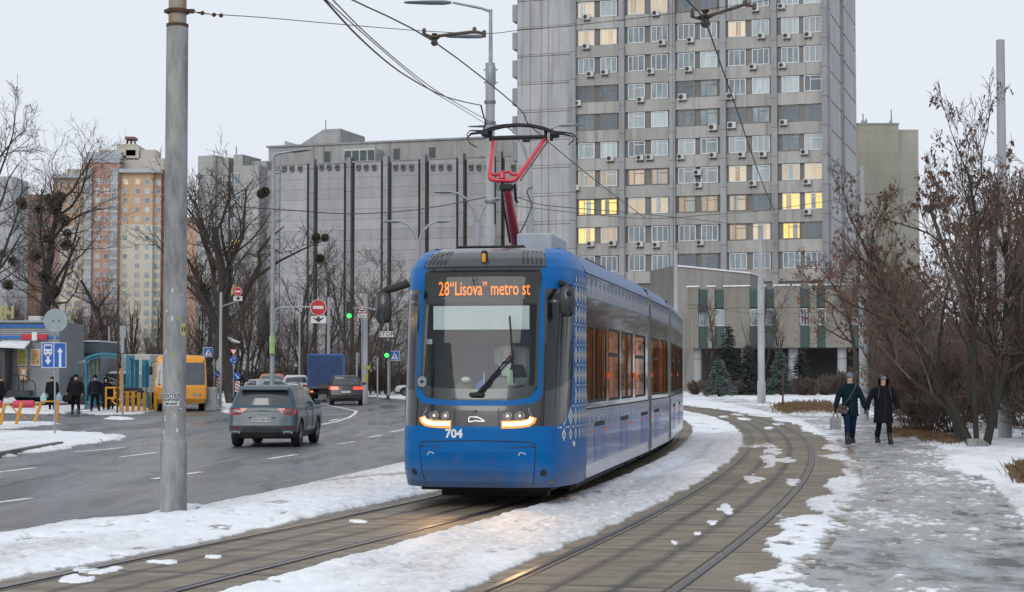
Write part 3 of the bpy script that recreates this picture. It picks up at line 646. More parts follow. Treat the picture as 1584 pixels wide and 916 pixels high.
def section(y0, y1, M, opens, first, last, hatches):
    def bld(mb, name, m, sm=False): return mb.build(name, m, tram, smooth=sm)
    # roof
    m = MB(); ring_ = [(x, z) for x, z in PROF]+[(-x, z) for x, z in reversed(PROF)]
    ys = [y0, (y0+y1)/2, y1]; rings = [[M @ Vector((x, y, z)) for x, z in ring_] for y in ys]
    n = len(ring_); vs = [p for r in rings for p in r]; fs = [(j*n+i, (j+1)*n+i, (j+1)*n+i+1, j*n+i+1) for j in range(2) for i in range(n-1)]; m.add(vs, fs); bld(m, 'roof_shell', BLUE2, 50)
    for s in (1, -1):
        # upper band, lower panels, skirt
        m = MB(); m.box(s*1.14, s*1.2, y0, y1, 2.87, 3.235, M); bld(m, 'upper_band', SILVUP)
        yy0 = y0
        cuts = [y0]+[h for h in hatches]+[y1]
        cuts = sorted(set(cuts))
        for a, b in zip(cuts, cuts[1:]):
            m = MB(); m.box(s*1.14, s*1.2, a+.006, b-.006, .485, 1.265, M); bld(m, 'side_panel', SILV)
        m = MB(); m.box(s*1.12, s*1.17, y0, y1, .27, 1.3, M); bld(m, 'panel_backing', SEAM)
        m = MB(); m.box(s*1.13, s*1.19, y0, y1, .29, .479, M); bld(m, 'skirt', SKIRT)
        m = MB(); m.box(s*1.175, s*1.204, y0, y1, 3.225, 3.24, M); m.box(s*1.17, s*1.206, y0, y1, 1.265, 1.285, M); bld(m, 'side_trim', SEAM)
        # dark glazed band: posts between panes, panes of tinted glass
        m = MB(); m.box(s*1.172, s*1.192, y0, y1, 2.50, 2.87, M); m.box(s*1.172, s*1.192, y0, y1, 1.285, 1.36, M)
        e = y0
        for (a, b, k) in opens+[(y1, y1, 0)]:
            if a-e > .02: m.box(s*1.172, s*1.192, e, a, 1.36, 2.50, M)
            e = b
        bld(m, 'window_band', BLK)
        for (a, b, k) in opens:
            m = MB(); m.box(s*1.178, s*1.180, a, b, 1.36, 2.50, M); w = bld(m, 'side_window', GLD)
            m = MB(); f = .03
            for q in ((a, a+f, 1.36, 2.5), (b-f, b, 1.36, 2.5), (a, b, 1.36, 1.40), (a, b, 2.46, 2.5)): m.box(s*1.182, s*1.195, q[0], q[1], q[2], q[3], M)
            jm = MB(); jm.box(s*.90, s*1.165, b-.05, b-.03, 1.33, 2.52, M); bld(jm, 'window_jamb', [INT, JDK][k-1] if int(a*7) % 3 else INT)
            if k == 1: jm = MB(); jm.box(s*.90, s*1.165, (a+b)/2, (a+b)/2+.02, 1.33, 2.52, M); bld(jm, 'window_jamb', JDK if int(a*7) % 2 else SEAT)
            if k == 2: m.box(s*1.182, s*1.198, a, b, 2.06, 2.12, M)
            if k == 1: m.box(s*1.182, s*1.196, (a+b)/2-.03, (a+b)/2+.03, 1.36, 2.5, M)
            m.build('frame', RUB, w)
        # embroidered edge of the bands
        m = MB(); c = .042; nn = int((y1-y0-.06)/c); tp = 3.19
        for i in range(nn):
            tri = abs((i % 12)-6)/6
            for j in range(8):
                z = 2.90+j*c*.9
                if (j < 5-4*tri+2) and ((i*7+j*5) % 3 != 0 or (i+j) % 2 == 0) and not (i % 12 == 0): m.add([M @ Vector((s*1.203, y0+.03+i*c+u*c*.8, z+w*c*.75)) for u, w in ((0, 0), (1, 0), (1, 1), (0, 1))], [(0, 1, 2, 3)])
            for j in range(6):
                z = 1.235-j*c*.9
                if (j < 2+4*(1-tri)) and ((i*5+j*3) % 3 != 0) and (i % 12): m.add([M @ Vector((s*1.203, y0+.03+i*c+u*c*.8, z+w*c*.7)) for u, w in ((0, 0), (1, 0), (1, 1), (0, 1))], [(0, 1, 2, 3)])
        bld(m, 'embroidery_border', STITCH2)
        # equipment hatch with a dark slot, small orange reflectors
        for (a, b) in [(h, h+1.3) for h in hatches[::2]]:
            if b < y1:
                m = MB(); m.box(s*1.195, s*1.206, a+.1, b-.1, 1.0, 1.07, M); bld(m, 'hatch_slot', RUB)
                m = MB(); m.box(s*1.2, s*1.203, a+.05, b-.05, .50, .98, M); bld(m, 'service_hatch', mat('tram_hatch', (.02, .09, .32), (.10, .18, .40), rough=.3, coat=.2, scale=3))
        for yv, zv in [(h, .93) for h in hatches]+[(h+1.3, .93) for h in hatches[::2]]:
            m = MB(); m.box(s*1.2, s*1.208, yv-.025, yv+.025, zv-.022, zv+.022, M); bld(m, 'orange_reflector', OR)
        for yv in [o_[0]-.12 for o_ in opens if o_[2] == 2]:
            m = MB(); m.box(s*1.19, s*1.215, yv-.045, yv+.045, 1.72, 1.80, M); bld(m, 'turn_lamp', OR)
    m = MB(); m.box(-1.12, 1.12, y0, y1, .30, .36, M); bld(m, 'floor', FLR)
    m = MB(); m.box(-1.12, 1.12, y0, y1, 2.75, 2.80, M); bld(m, 'ceiling', INT)
    m = MB(); m.box(-.35, -.2, y0+.3, y1-.3, 2.72, 2.745, M); m.box(.2, .35, y0+.3, y1-.3, 2.72, 2.745, M); bld(m, 'ceiling_lamp', LAMPM)
    rr = random.Random(int(y1*10)); y = y0+.7
    while y < y1-.6:
        for x in (-.85, -.45, .45, .85):
            if rr.random() < .75:
                m = MB(); m.rbox((x, y, .80), (.40, .40, .09), .03, M); m.rbox((x, y+.22, 1.22), (.40, .07, .78), .03, M); m.box(x-.05, x+.05, y-.1, y+.1, .36, .76, M); bld(m, 'passenger_seat', SEAT)
        y += .85
    for y in [v for o_ in opens for v in (o_[0]+.12, o_[1]-.25)]:
        for x0_, x1_ in ((.62, 1.1), (-1.1, -.62)): m = MB(); m.box(x0_, x1_, y, y+.03, .9, 2.45, M); bld(m, 'draught_screen', mat('screen_orange', (.85, .42, .05), (.7, .30, .04), rough=.5, scale=2, stretch=(2, 2, .5)))
    for y in np.arange(y0+.5, y1-.2, 1.1):
        for x in (-.75, .78): m = MB(); m.cyl(M @ Vector((x, y, .36)), M @ Vector((x, y, 2.75)), .02, n=8); bld(m, 'grab_pole', POLE)
    m = MB(); m.box(-.95, .95, y0+.2, y1-.2, .12, .30, M)
    for y in (y0+1.1, y1-1.3) if last or first else ((y0+y1)/2-.5,): m.rbox((0, y, .25), (2.0, 1.6, .28), .05, M)
    bld(m, 'underframe', RUB)
    for y in ([y0+1.3, y0+3.1, y1-2.9, y1-1.2] if y1-y0 > 7 else [(y0+y1)/2-.9, (y0+y1)/2+.9]):
        for x in (-.78, .70): m = MB(); m.cyl(M @ Vector((x, y, .295)), M @ Vector((x+.08, y, .295)), .29, n=24); bld(m, 'wheel', mat('wheel_steel', (.06, .055, .05), (.03, .03, .03), rough=.5, metal=.6))
S1O = [(2.35, 3.35, 1), (3.4, 4.4, 1), (4.75, 6.2, 2), (6.5, 8.2, 1), (8.6, 10.4, 2)]
section(*SEC[0], S1O, True, False, [2.9, 4.4, 6.2, 7.9, 9.5])
section(*SEC[1], [(.6, 2.2, 2), (2.6, 4.5, 1)], False, False, [.9, 2.6, 4.0])
section(*SEC[2], [(.8, 2.4, 2), (2.8, 4.4, 1), (4.8, 6.2, 2), (6.6, 8.2, 1)], False, True, [1.6, 3.4, 5.4, 7.2])
# blue edge of nose top continues; roof plate over the cab; rear wall
m = MB(); vs = [nose(a, 3.56) for a in AL[::6]]; vs = vs+[(1.2*.73, 2.05, 3.56), (-1.2*.73, 2.05, 3.56)]; m.add(vs, [tuple(range(len(vs)))]); m.build('cab_roof', MASKM, tram)
M = SEC[2][2]; m = MB(); m.box(-1.15, 1.15, 9.0, 9.9, .3, 3.3, M); m.build('rear_end', BLUE, tram)
m = MB(); m.box(-1.12, 1.12, 9.88, 9.93, 1.5, 3.0, M); m.build('rear_window', BLK, tram)
# bellows between the sections
for (Ma, y) in ((SEC[0][2], 11.05), (SEC[1][2], 5.1)):
    Mn = M2 if y > 10 else M3
    m = MB(); k = 6
    for i in range(k):
        t = i/(k-1); Mx = Ma @ Matrix.Translation((0, y+.32*t, 0)) if False else None
        yy_ = y+.33*t; w = 1.13 if i % 2 else 1.08
        m.box(-w, w, yy_-.03, yy_+.03, .32, 3.42 if i % 2 else 3.38, Ma)
    m.build('bellows', RUB, tram)
    m = MB()
    for s in (-1, 1):
        for d in (0, .33): m.box(s*1.12, s*1.21, y+d-.028, y+d+.028, .33, 3.30, Ma)
    m.build('bellows_frame', mat('alu_frame', (.35, .34, .31), (.22, .22, .2), rough=.35, metal=.6), tram)
# roof equipment
m = MB(); m.rbox((.37, 3.25, 3.70), (.52, 1.5, .30), .02); m.build('roof_box', mat('roof_box_grey', (.36, .40, .43), (.30, .33, .36), rough=.5), tram)
m = MB(); m.rbox((.35, 6.4, 3.60), (.9, 2.2, .12), .03); m.build('roof_unit', mat('roof_dark', (.05, .055, .06), rough=.6), tram)
m = MB(); m.rbox((0, 4.5, 3.61), (1.1, 4, .1), .03, M3); m.build('roof_unit', MATS['roof_dark'], tram)
m = MB(); m.cyl((-.62, 1.75, 3.60), (.35, 1.75, 3.60), .02, n=6); m.cyl((-.62, 1.75, 3.6), (-.62, 1.75, 3.52), .02, n=6); m.cyl((.35, 1.75, 3.6), (.35, 1.75, 3.52), .02, n=6); m.build('roof_rail', RUB, tram)
# pantograph
RED = mat('pantograph_red', (.62, .035, .06), (.52, .03, .04), rough=.35, coat=.4); RED2 = mat('pantograph_arm_red', (.55, .022, .018), (.46, .018, .015), rough=.35, coat=.4)
TW = tram.matrix_basis.inverted() if False else (Matrix.Translation(tram.location) @ Matrix.Rotation(-TH, 4, 'Z')).inverted()
def TL(x, y, Y): return TW @ P(x, y, Y)
pan = MB(); b0 = TL(799, 379, 28.6); b1 = TL(784, 293, 27.2); pan.tube([b0, b1], [.09, .06], 12); arm = pan.build('lower_arm', RED2, tram, smooth=True)
m = MB(); m.tube([TL(789, 375, 28.0), TL(776, 300, 27.0)], .018, 6)
m.build('push_rod', RUB, tram)
m = MB(); K = TL(783, 278, 27.2); l0 = TL(757.5, 277, 27.2); r0 = TL(797, 277.5, 27.2); lt = TL(763, 218, 28.0); rt = TL(843, 215, 28.0)
m.tube([lt, l0+Vector((0, 0, .06)), l0+Vector((.02, 0, .0)), l0+Vector((.08, 0, -.02)), r0+Vector((-.06, 0, -.02)), r0, r0+Vector((.06, 0, .06)), rt], [.030, .036, .040, .04, .04, .04, .036, .030], 8)
m.tube([TL(761, 270, 27.2), TL(771, 270, 27.2), TL(778, 266, 27.2), TL(787, 266, 27.2), TL(792, 270, 27.2), TL(800, 270, 27.2)], .025, 6)
m.cyl(TL(777, 276, 27.2), TL(777, 276, 27.2)+Vector((0, .0, .09)), .06, .05, 10); m.build('upper_frame', RED, tram, smooth=60)
m = MB(); m.tube([TL(805, 279, 27.3), TL(847, 219, 28.05)], .014, 5); m.tube([TL(800, 277, 27.2), TL(843, 217, 28.0)], .008, 5); m.build('stay_rod', mat('dull_red', (.3, .08, .08), rough=.5), tram)
m = MB(); m.rbox(K+Vector((0, 0, -.12)), (.20, .12, .10), .02)
for k in range(4): m.tube([K+Vector((-.12+.05*k, -.03, -.05)), K+Vector((-.16+.06*k, -.05, -.13)), K+Vector((-.05+.05*k, -.02, -.2)), K+Vector((.02+.03*k, 0, -.1))], .008, 5)
m.tube([TL(796, 285, 27.2), TL(798, 310, 27.4), TL(801, 314, 27.4)], .022, 6); m.build('knuckle_joint', RUB, tram)
for dy in (-.14, .14):
    Y = 28.05+dy*1.; m = MB(); pts = [(726, 214), (722, 208), (727, 202), (745, 203-4*0), (760, 198), (778, 194), (800, 192.3), (822, 193.5), (842, 198), (857, 204), (872, 205), (886, 207), (893, 215), (891, 225)]
    if dy < 0: pts = [(738, 228), (727, 222), (722, 213), (729, 207), (747, 205), (762, 200.5), (780, 196.5), (802, 194.6), (822, 195.6), (842, 200), (856, 206), (872, 208), (886, 211), (888, 217), (879, 224)]
    m.tube([TL(x, y, Y) for x, y in pts], [.010]*3+[.022]*(len(pts)-7)+[.016, .012, .010, .010], 6); m.build('contact_strip', RUB, tram, smooth=60)
m = MB(); m.tube([TL(758, 214, 28.0), TL(845, 212, 28.0)], .035, 8)
for x in (759, 844, 853): m.tube([TL(x, 200, 27.95), TL(x, 218, 28.0)], .028, 6)
for x in (752, 858): m.rbox(TL(x, 208, 28.0), (.12, .30, .09), .02)
m.rbox(TL(814, 217, 28.0), (.12, .06, .06), .01); m.build('head_beam', RUB, tram)
# destination display (behind the windscreen) and its lettering
def atf(x, z, d): p = nose(A_(x), z); return Vector((p[0], p[1]+d, z))
m = MB(); m.box(-.80, .80, .43, .47, 2.74, 3.16); m.build('display_panel', mat('display_black', (.012, .013, .014), rough=.5), tram)
ORL = glow('display_led', (1, .20, .002), 1.9)
t = text('28\u201cLisova\u201d metro st', .24, 'display_text', ORL, tram, None, .66, .002, .0)
xs = [v.co.x for v in t.data.vertices]; ys_ = [v.co.y for v in t.data.vertices]; wx = max(xs)-min(xs); cx = (max(xs)+min(xs))/2; cy = (max(ys_)+min(ys_))/2
for v in t.data.vertices: v.co = Vector(((v.co.x-cx)*1.26/wx+.03, .424-v.co.z, 2.94+(v.co.y-cy)*1.12))
# cab interior
CABM = mat('cab_lining', (.34, .37, .37), (.28, .31, .31), rough=.6); DASH = mat('dash_plastic', (.16, .19, .19), (.12, .14, .14), rough=.6)
m = MB(); m.box(-1.05, 1.05, 1.68, 1.72, .5, 3.3); m.build('cab_partition', mat('cab_wall', (.085, .11, .125), (.06, .08, .09), rough=.7), tram)
m = MB(); m.box(-1.0, 1.0, .5, 1.7, 2.75, 2.78); m.build('cab_ceiling', CABM, tram)
m = MB(); m.box(-1.0, 1.0, .3, 1.7, .32, .36); m.build('cab_floor', FLR, tram)
m = MB()
for i in range(34):
    x = -.45+i*.028; m.tube([(x, 1.45+.02*(i % 2), 1.3), (x+.004*math.sin(i), 1.45+.02*(i % 2), 2.72)], .019, 6, mi=0)
m.build('curtain', mat('curtain_blue', (.07, .12, .26), (.04, .07, .15), rough=.85, scale=3, stretch=(6, 1, .4)), tram, smooth=True)
m = MB(); m.box(-.66, .66, .36, .372, 2.38, 2.70); m.build('sun_blind', mat('blind_white', (.62, .65, .65), (.55, .58, .58), rough=.7), tram)
m = MB(); m.prism([(.20, 1.36), (.75, 1.50), (.95, 1.52), (.95, 1.1), (.22, 1.1)], lambda a, b, d: Vector((-.83+d, a, b)), 1.66); m.build('dashboard', DASH, tram)
m = MB(); m.rbox((-.28, .62, 1.58), (.22, .2, .16), .03); m.rbox((.33, .8, 1.62), (.5, .1, .22), .02); m.build('instrument_pod', DASH, tram)
m = MB(); m.box(-.50, -.18, .42, .6, 1.655, 1.665, Matrix.Rotation(R(-10), 4, 'X')); m.build('green_folder', mat('mint_paper', (.12, .55, .42), rough=.6), tram)
m = MB(); m.ball((-.24, .50, 1.70), (.07, .07, .045), 12, 8); m.build('speaker_dome', mat('dome_white', (.7, .72, .72), rough=.4), tram, smooth=True)
m = MB(); m.cyl((.04, .33, 1.44), (.05, .33, 1.80), .006, n=6); m.build('flag_staff', WH, tram)
m = MB(); m.add([(.045, .33, 1.74), (.035, .33, 1.62), (-.06, .34, 1.54), (-.08, .34, 1.62)], [(0, 1, 2, 3)]); m.add([(.035, .33, 1.62), (.04, .33, 1.49), (-.01, .34, 1.45), (-.06, .34, 1.54)], [(0, 1, 2, 3)], 1)
m.build('small_flag', [mat('flag_blue', (.02, .16, .45), rough=.6), mat('flag_yellow', (.65, .62, .05), rough=.6)], tram)
m = MB(); m.box(-.84, -.70, .17, .176, 1.60, 1.76); m.build('notice_sticker', mat('sticker_navy', (.01, .03, .07), rough=.4), tram)
m = MB()
for i in range(7):
    for j in range(9):
        if (abs(i-3)+abs(j-4)) in (0, 2, 3, 5) and (i+j) % 2 == 0: m.box(-.83+i*.0165, -.816+i*.0165, .162, .166, 1.61+j*.0155, 1.622+j*.0155)
m.build('sticker_motif', WH, tram)
m = MB(); m.rbox((-.74, .46, 2.22), (.08, .01, .07), .003); m.build('small_notice', WH, tram)
for s in (-1, 1):
    m = MB(); m.tube([(s*.80, .24, 1.62), (s*.78, .5, 2.74)], .028, 8); m.build('cab_pillar', mat('pillar_pale', (.50, .55, .55), rough=.5), tram)
m = MB(); m.box(.60, .70, .35, .36, 1.56, 1.76, Matrix.Rotation(R(-8), 4, 'Y')); m.build('paper_note', mat('note_green', (.35, .6, .4), rough=.6), tram)
# driver's seat
m = MB(); m.rbox((.28, 1.15, 1.72), (.50, .12, .90), .05); m.rbox((.28, .95, 1.22), (.5, .45, .1), .03); m.build('driver_seat', mat('seat_grey', (.35, .37, .4), rough=.7), tram)
# wipers
m = MB(); pv = Vector(nose(.0, 1.50, .03)); tp = Vector(nose(.44, 2.02, .05)); 
m.tube([pv, pv+(tp-pv)*.5+Vector((0, -.03, 0)), tp], [.022, .014, .01], 6); m.tube([pv+Vector((.06, 0, 0)), tp+Vector((.02, 0, -.03))], .009, 5)
m.rbox(pv, (.2, .05, .06), .015); m.build('wiper_arm', RUB, tram)
m = MB(); m.tube([Vector(nose(.41+.09*t, 2.55-.90*t, .018)) for t in [i/8 for i in range(9)]], .013, 5); m.build('wiper_blade', RUB, tram)
m = MB(); m.tube([Vector(nose(.08+.40*t, 1.56+.45*t, .018)) for t in [i/8 for i in range(9)]], .010, 5); m.build('wiper_blade', RUB, tram)
# mirrors on curved arms
for s in (-1, 1):
    Y = 23.75 if s < 0 else 24.0
    if s < 0: pts = [(632, 437), (627, 440), (610, 446), (598, 448), (593, 453), (592, 462)]; c = TL(593.5, 475, Y-.1)
    else: pts = [(851, 435), (856, 434), (866, 438), (876, 441), (879, 446), (880, 455)]; c = TL(877.5, 465, 23.35)
    m = MB(); m.tube([TL(x, y, Y-(.1 if s < 0 else .15*i)) for i, (x, y) in enumerate(pts)], [.06, .055, .05, .045, .04, .035], 8); ar = m.build('mirror_arm', RUB, tram, smooth=60)
    m = MB(); m.rbox(c, (.20, .14, .43), .05); m.build('wing_mirror', mat('mirror_black', (.02, .024, .028), (.03, .034, .04), rough=.35, coat=.3), tram, smooth=60)
    m = MB(); a = TL(pts[0][0], pts[0][1], Y); m.rbox(a, (.03, .12, .16), .01); m.build('mirror_bracket', mat('bracket_pale', (.45, .47, .5), rough=.4), tram)
m = MB(); m.box(-.9, .9, .7, 2.0, .20, .30); m.build('cab_underside', RUB, tram)
m = MB(); m.box(-.75, .75, 1.3, 1.6, .08, .2); m.build('obstacle_guard', RUB, tram)

# ------------------------------------------------------------------ buildings
FR = R(-17.6)
def frame(px, Y, z=ZR):
    """origin on the ground under pixel column px at depth Y, local x to the right along the facade, local y away"""
    p = P(px, 578, Y); return Vector((p.x, p.y, z))
def col(o, px, rz=FR, dy=0.):
    """local x on the facade plane (local y = dy) seen in pixel column px"""
    k = (px-792)/2700; c, s = math.cos(rz), math.sin(rz)
    ox, oy = o.x-s*dy, o.y+c*dy
    return (k*oy-ox)/(c-k*s)
def hz(o, lx, py, rz=FR, dy=0.):
    """local height of pixel row py at local x"""
    Y = o.y+math.sin(rz)*lx+math.cos(rz)*dy; return P(792, py, Y).z-o.z
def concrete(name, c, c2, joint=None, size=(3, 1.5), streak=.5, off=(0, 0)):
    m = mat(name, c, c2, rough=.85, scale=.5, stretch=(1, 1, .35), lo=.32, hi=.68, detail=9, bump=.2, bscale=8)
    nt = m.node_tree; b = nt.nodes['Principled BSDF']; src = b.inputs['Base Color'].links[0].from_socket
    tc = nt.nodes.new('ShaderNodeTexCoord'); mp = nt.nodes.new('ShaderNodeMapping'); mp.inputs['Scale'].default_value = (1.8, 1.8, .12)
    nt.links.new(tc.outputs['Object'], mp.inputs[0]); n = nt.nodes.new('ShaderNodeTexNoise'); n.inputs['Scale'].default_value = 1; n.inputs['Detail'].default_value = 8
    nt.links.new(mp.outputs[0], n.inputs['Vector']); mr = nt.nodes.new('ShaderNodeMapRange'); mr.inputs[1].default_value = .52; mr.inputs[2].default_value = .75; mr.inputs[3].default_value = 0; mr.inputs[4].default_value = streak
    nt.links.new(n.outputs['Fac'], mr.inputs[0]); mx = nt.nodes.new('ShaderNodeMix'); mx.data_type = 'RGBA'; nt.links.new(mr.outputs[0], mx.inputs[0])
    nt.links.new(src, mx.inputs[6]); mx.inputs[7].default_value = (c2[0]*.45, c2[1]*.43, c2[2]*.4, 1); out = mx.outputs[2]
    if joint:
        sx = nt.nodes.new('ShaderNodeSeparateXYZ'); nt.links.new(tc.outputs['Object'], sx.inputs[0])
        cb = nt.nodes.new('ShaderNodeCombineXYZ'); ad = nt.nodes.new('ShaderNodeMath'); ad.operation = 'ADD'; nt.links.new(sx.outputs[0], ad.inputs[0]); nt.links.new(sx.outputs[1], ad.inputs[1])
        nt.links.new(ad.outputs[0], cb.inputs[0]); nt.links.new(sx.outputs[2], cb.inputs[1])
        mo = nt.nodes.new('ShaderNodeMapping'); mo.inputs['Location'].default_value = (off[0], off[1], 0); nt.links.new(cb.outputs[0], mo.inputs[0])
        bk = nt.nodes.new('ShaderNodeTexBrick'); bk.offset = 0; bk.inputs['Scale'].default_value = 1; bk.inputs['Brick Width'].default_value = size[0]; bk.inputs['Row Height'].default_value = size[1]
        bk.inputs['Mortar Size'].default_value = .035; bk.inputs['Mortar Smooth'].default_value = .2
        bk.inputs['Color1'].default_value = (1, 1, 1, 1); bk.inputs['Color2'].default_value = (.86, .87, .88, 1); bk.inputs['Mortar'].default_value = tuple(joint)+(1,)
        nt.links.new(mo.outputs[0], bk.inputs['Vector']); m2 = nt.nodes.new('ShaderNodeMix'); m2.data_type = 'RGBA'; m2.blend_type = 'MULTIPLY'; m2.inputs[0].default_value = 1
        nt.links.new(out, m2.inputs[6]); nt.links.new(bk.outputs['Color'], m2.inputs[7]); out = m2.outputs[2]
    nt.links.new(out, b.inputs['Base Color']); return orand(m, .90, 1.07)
CW = concrete('tower_panel', (.46, .46, .47), (.35, .35, .35), (.40, .33, .32), (4.2, 3.31), .55)
CSP = concrete('tower_spandrel', (.41, .40, .385), (.31, .30, .285), None, streak=.6)
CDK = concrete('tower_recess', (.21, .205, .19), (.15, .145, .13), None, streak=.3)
CPI = concrete('tower_pilaster', (.36, .375, .385), (.26, .26, .265), (.3, .3, .3), (9, 3.31), .5)
GRN = mat('green_panel', (.035, .08, .072), (.028, .065, .058), rough=.6, scale=.6)
WF = mat('white_window_frame', (.66, .68, .71), (.58, .60, .63), rough=.4); WO = mat('old_window_frame', (.26, .24, .22), (.16, .15, .14), rough=.7)
PAN = {}
def pane_mat(k):
    if k in PAN: return PAN[k]
    if k == 'cur': m = mat('curtained_pane', (.30, .36, .37), (.42, .48, .48), rough=.12, coat=1, scale=.9, stretch=(3, 1, .3), lo=.4, hi=.6)
    elif k == 'drk': m = mat('dark_pane', (.07, .095, .12), (.12, .15, .17), rough=.08, coat=1, scale=.7)
    elif k == 'mid': m = mat('grey_pane', (.14, .18, .21), (.24, .29, .30), rough=.1, coat=1, scale=.8, stretch=(2, 1, .4), lo=.42, hi=.58)
    elif k == 'lit': m = mat('lit_pane', (.5, .35, .1), (.6, .45, .2), rough=.2, emit=(1, .62, .16), es=.85, scale=1)
    elif k == 'warm': m = mat('warm_pane', (.42, .34, .25), (.5, .42, .32), rough=.15, coat=.5, emit=(1, .68, .40), es=.12, scale=.9)
    elif k == 'soft': m = mat('soft_lit_pane', (.5, .42, .3), (.56, .5, .4), rough=.2, emit=(1, .74, .42), es=.26, scale=.9, stretch=(2, 1, .5))
    PAN[k] = orand(m, .65, 1.25); return m
def window(par, x, z, w, h, style, pk, M=None, y=-.0, name='window'):
    """frame set in the facade plane, pane 6 cm behind its face; x, z centre"""
    m = MB(); f = .10 if w > 1.5 else .07; X0, X1, Z0, Z1 = x-w/2, x+w/2, z-h/2, z+h/2
    for q in ((X0, X1, Z0, Z0+f), (X0, X1, Z1-f, Z1), (X0, X0+f, Z0+f, Z1-f), (X1-f, X1, Z0+f, Z1-f)): m.box(q[0], q[1], y-.06, y+.06, q[2], q[3], M)
    bars = {3: (1/3, 2/3), 2: (.36,), 4: (.36,), 5: (.5,), 0: (), 6: (.3, .62)}[style]
    for b in bars: m.box(X0+w*b-f*.4, X0+w*b+f*.4, y-.055, y+.055, Z0+f, Z1-f, M)
    if style in (2, 4): m.box(X0+w*.36+f*.4, X1-f, y-.05, y+.05, Z1-h*.28, Z1-h*.28+f*.8, M)
    fr = m.build(name, WF if style not in (4,) else WO, par)
    m = MB(); m.box(X0+.02, X1-.02, y+.0, y+.03, Z0+.02, Z1-.02, M); pn = m.build('pane', pane_mat(pk), fr)
    if pk in ('lit', 'soft', 'warm') and M is None and w > 1.5:
        rr = random.Random(int(x*31+z*7)); a = rr.uniform(.15, .6); m = MB(); m.box(X0+w*a, X0+w*(a+.28), y-.03, y-.002, Z0+f, Z1-f-.02*h); m.build('curtain', pane_mat(rr.choice(['cur', 'warm'])), fr)
    return fr
# ---- the office tower
O = frame(1283, 195); tower = thing('office_tower', 'tall grey concrete office tower with rows of windows, some lit, and air conditioners', 'building', O, FR)
cw = lambda px: col(O, px)
HT = 58.; xl, xr_ = cw(800), 0.; x888 = cw(888)
DEP = 28.
z0 = 18.15-.1; PIT = 3.33
m = MB(); m.box(xl, x888, 0, DEP, 9, HT); m.box(x888, 0, .5, DEP, 9, HT); m.box(xl, 0, 1, DEP, 0, 9)
m.build('wall', [CW], tower)
m = MB()
for i in range(13):       # panel slabs of the blank strip, set a little proud, and the ledges at its left edge
    za = z0+PIT*(i-2)+1.45
    if za+PIT > HT: break
    for a, b in ((xl, cw(821)), (cw(821), cw(849)), (cw(849), x888)): m.box(a+.04, b-.04, -.10, .0, za+.05, za+PIT-.05)
m.build('blank_panel', CW, tower)
m = MB()
for i in range(12): m.box(xl-.55, xl, -.15, 1.6, z0+PIT*(i-2)-.9, z0+PIT*(i-2)+1.1)
m.build('side_ledge', CPI, tower)
pil = [888, 963.5, 1042, 1121, 1200.5, 1279]; px = [cw(v) for v in pil]
for v in px:
    m = MB(); m.box(v-.33, v+.33, -.42, .55, 9, HT); m.build('pilaster', CPI, tower)
rows = [z0+PIT*i for i in range(-1, 10)]
for b in range(5):
    a0, a1 = px[b]+.33, px[b+1]-.33
    for r in rows:
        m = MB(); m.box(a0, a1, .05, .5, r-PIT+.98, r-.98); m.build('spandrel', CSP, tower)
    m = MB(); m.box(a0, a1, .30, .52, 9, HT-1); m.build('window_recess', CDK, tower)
cols = [(907, 942), (985, 1021), (1063, 1098), (1142, 1179), (1225, 1260)]
# rows from the bottom up; W white 3-light, S white sidelight, O old; pane kinds
WS = {-1: '3m 3m 3m 3m 4d 4d 3m 3m 3m 3m', 0: '2l 3w 3m 3m 3m 3m 4w 2s 4l 4d', 1: '4l 4l 2s 2s 4w 4w 4w 4d 2l 2l', 2: '2w 2w 4w 4w 2c 2c 2s 2c 3w 2s', 3: '2c 2c 2m 2c 2c 2m 2c 6c 4m 2c',
      4: '4d 4d 2c 2c 4m 4m 4d 4m 4d 4d', 5: '4d 4d 2c 3m 4d 4m 3m 5c 3c 2d', 6: '3m 3m 6m 6m 3m 2c 3m 3m 3m 3c', 7: '3s 3s 3m 3m 3m 3m 6s 5c 3c 3c', 8: '3s 3c 3s 3s 4d 4d 3c 3c 3c 3c'}
PK = {'m': 'mid', 'd': 'drk', 'l': 'lit', 'w': 'warm', 's': 'soft', 'c': 'cur'}
for i, ss in WS.items():
    for j, t in enumerate(ss.split()):
        x = cw(cols[j//2][j % 2]); window(tower, x, z0+PIT*i, 2.0, 1.85, int(t[0]), PK[t[1]], y=.22)
ACM = mat('ac_white', (.52, .52, .50), (.44, .44, .42), rough=.5); ACD = mat('ac_fan_dark', (.03, .03, .03), rough=.6)
acs = [(790+x*.3535, y*.3535) for x, y in ((335, 75), (640, 58), (1080, 38), (1195, 27), (332, 203), (667, 186), (793, 175), (1105, 157), (1217, 157), (1311, 151), (350, 325), (414, 316), (617, 312), (783, 302), (1067, 292), (1197, 286), (295, 452), (572, 436), (756, 425), (968, 421), (889, 557), (972, 548), (1200, 536), (438, 694), (568, 690), (611, 688), (747, 686), (889, 679), (1015, 677), (1109, 675), (1291, 665), (820, 755))]
acs += [(790+x*.3535, 260+y*.3535) for x, y in ((286, 86), (825, 74), (1063, 67), (1302, 60), (1303, 192), (350, 332), (447, 329), (566, 333), (638, 336), (831, 326))]
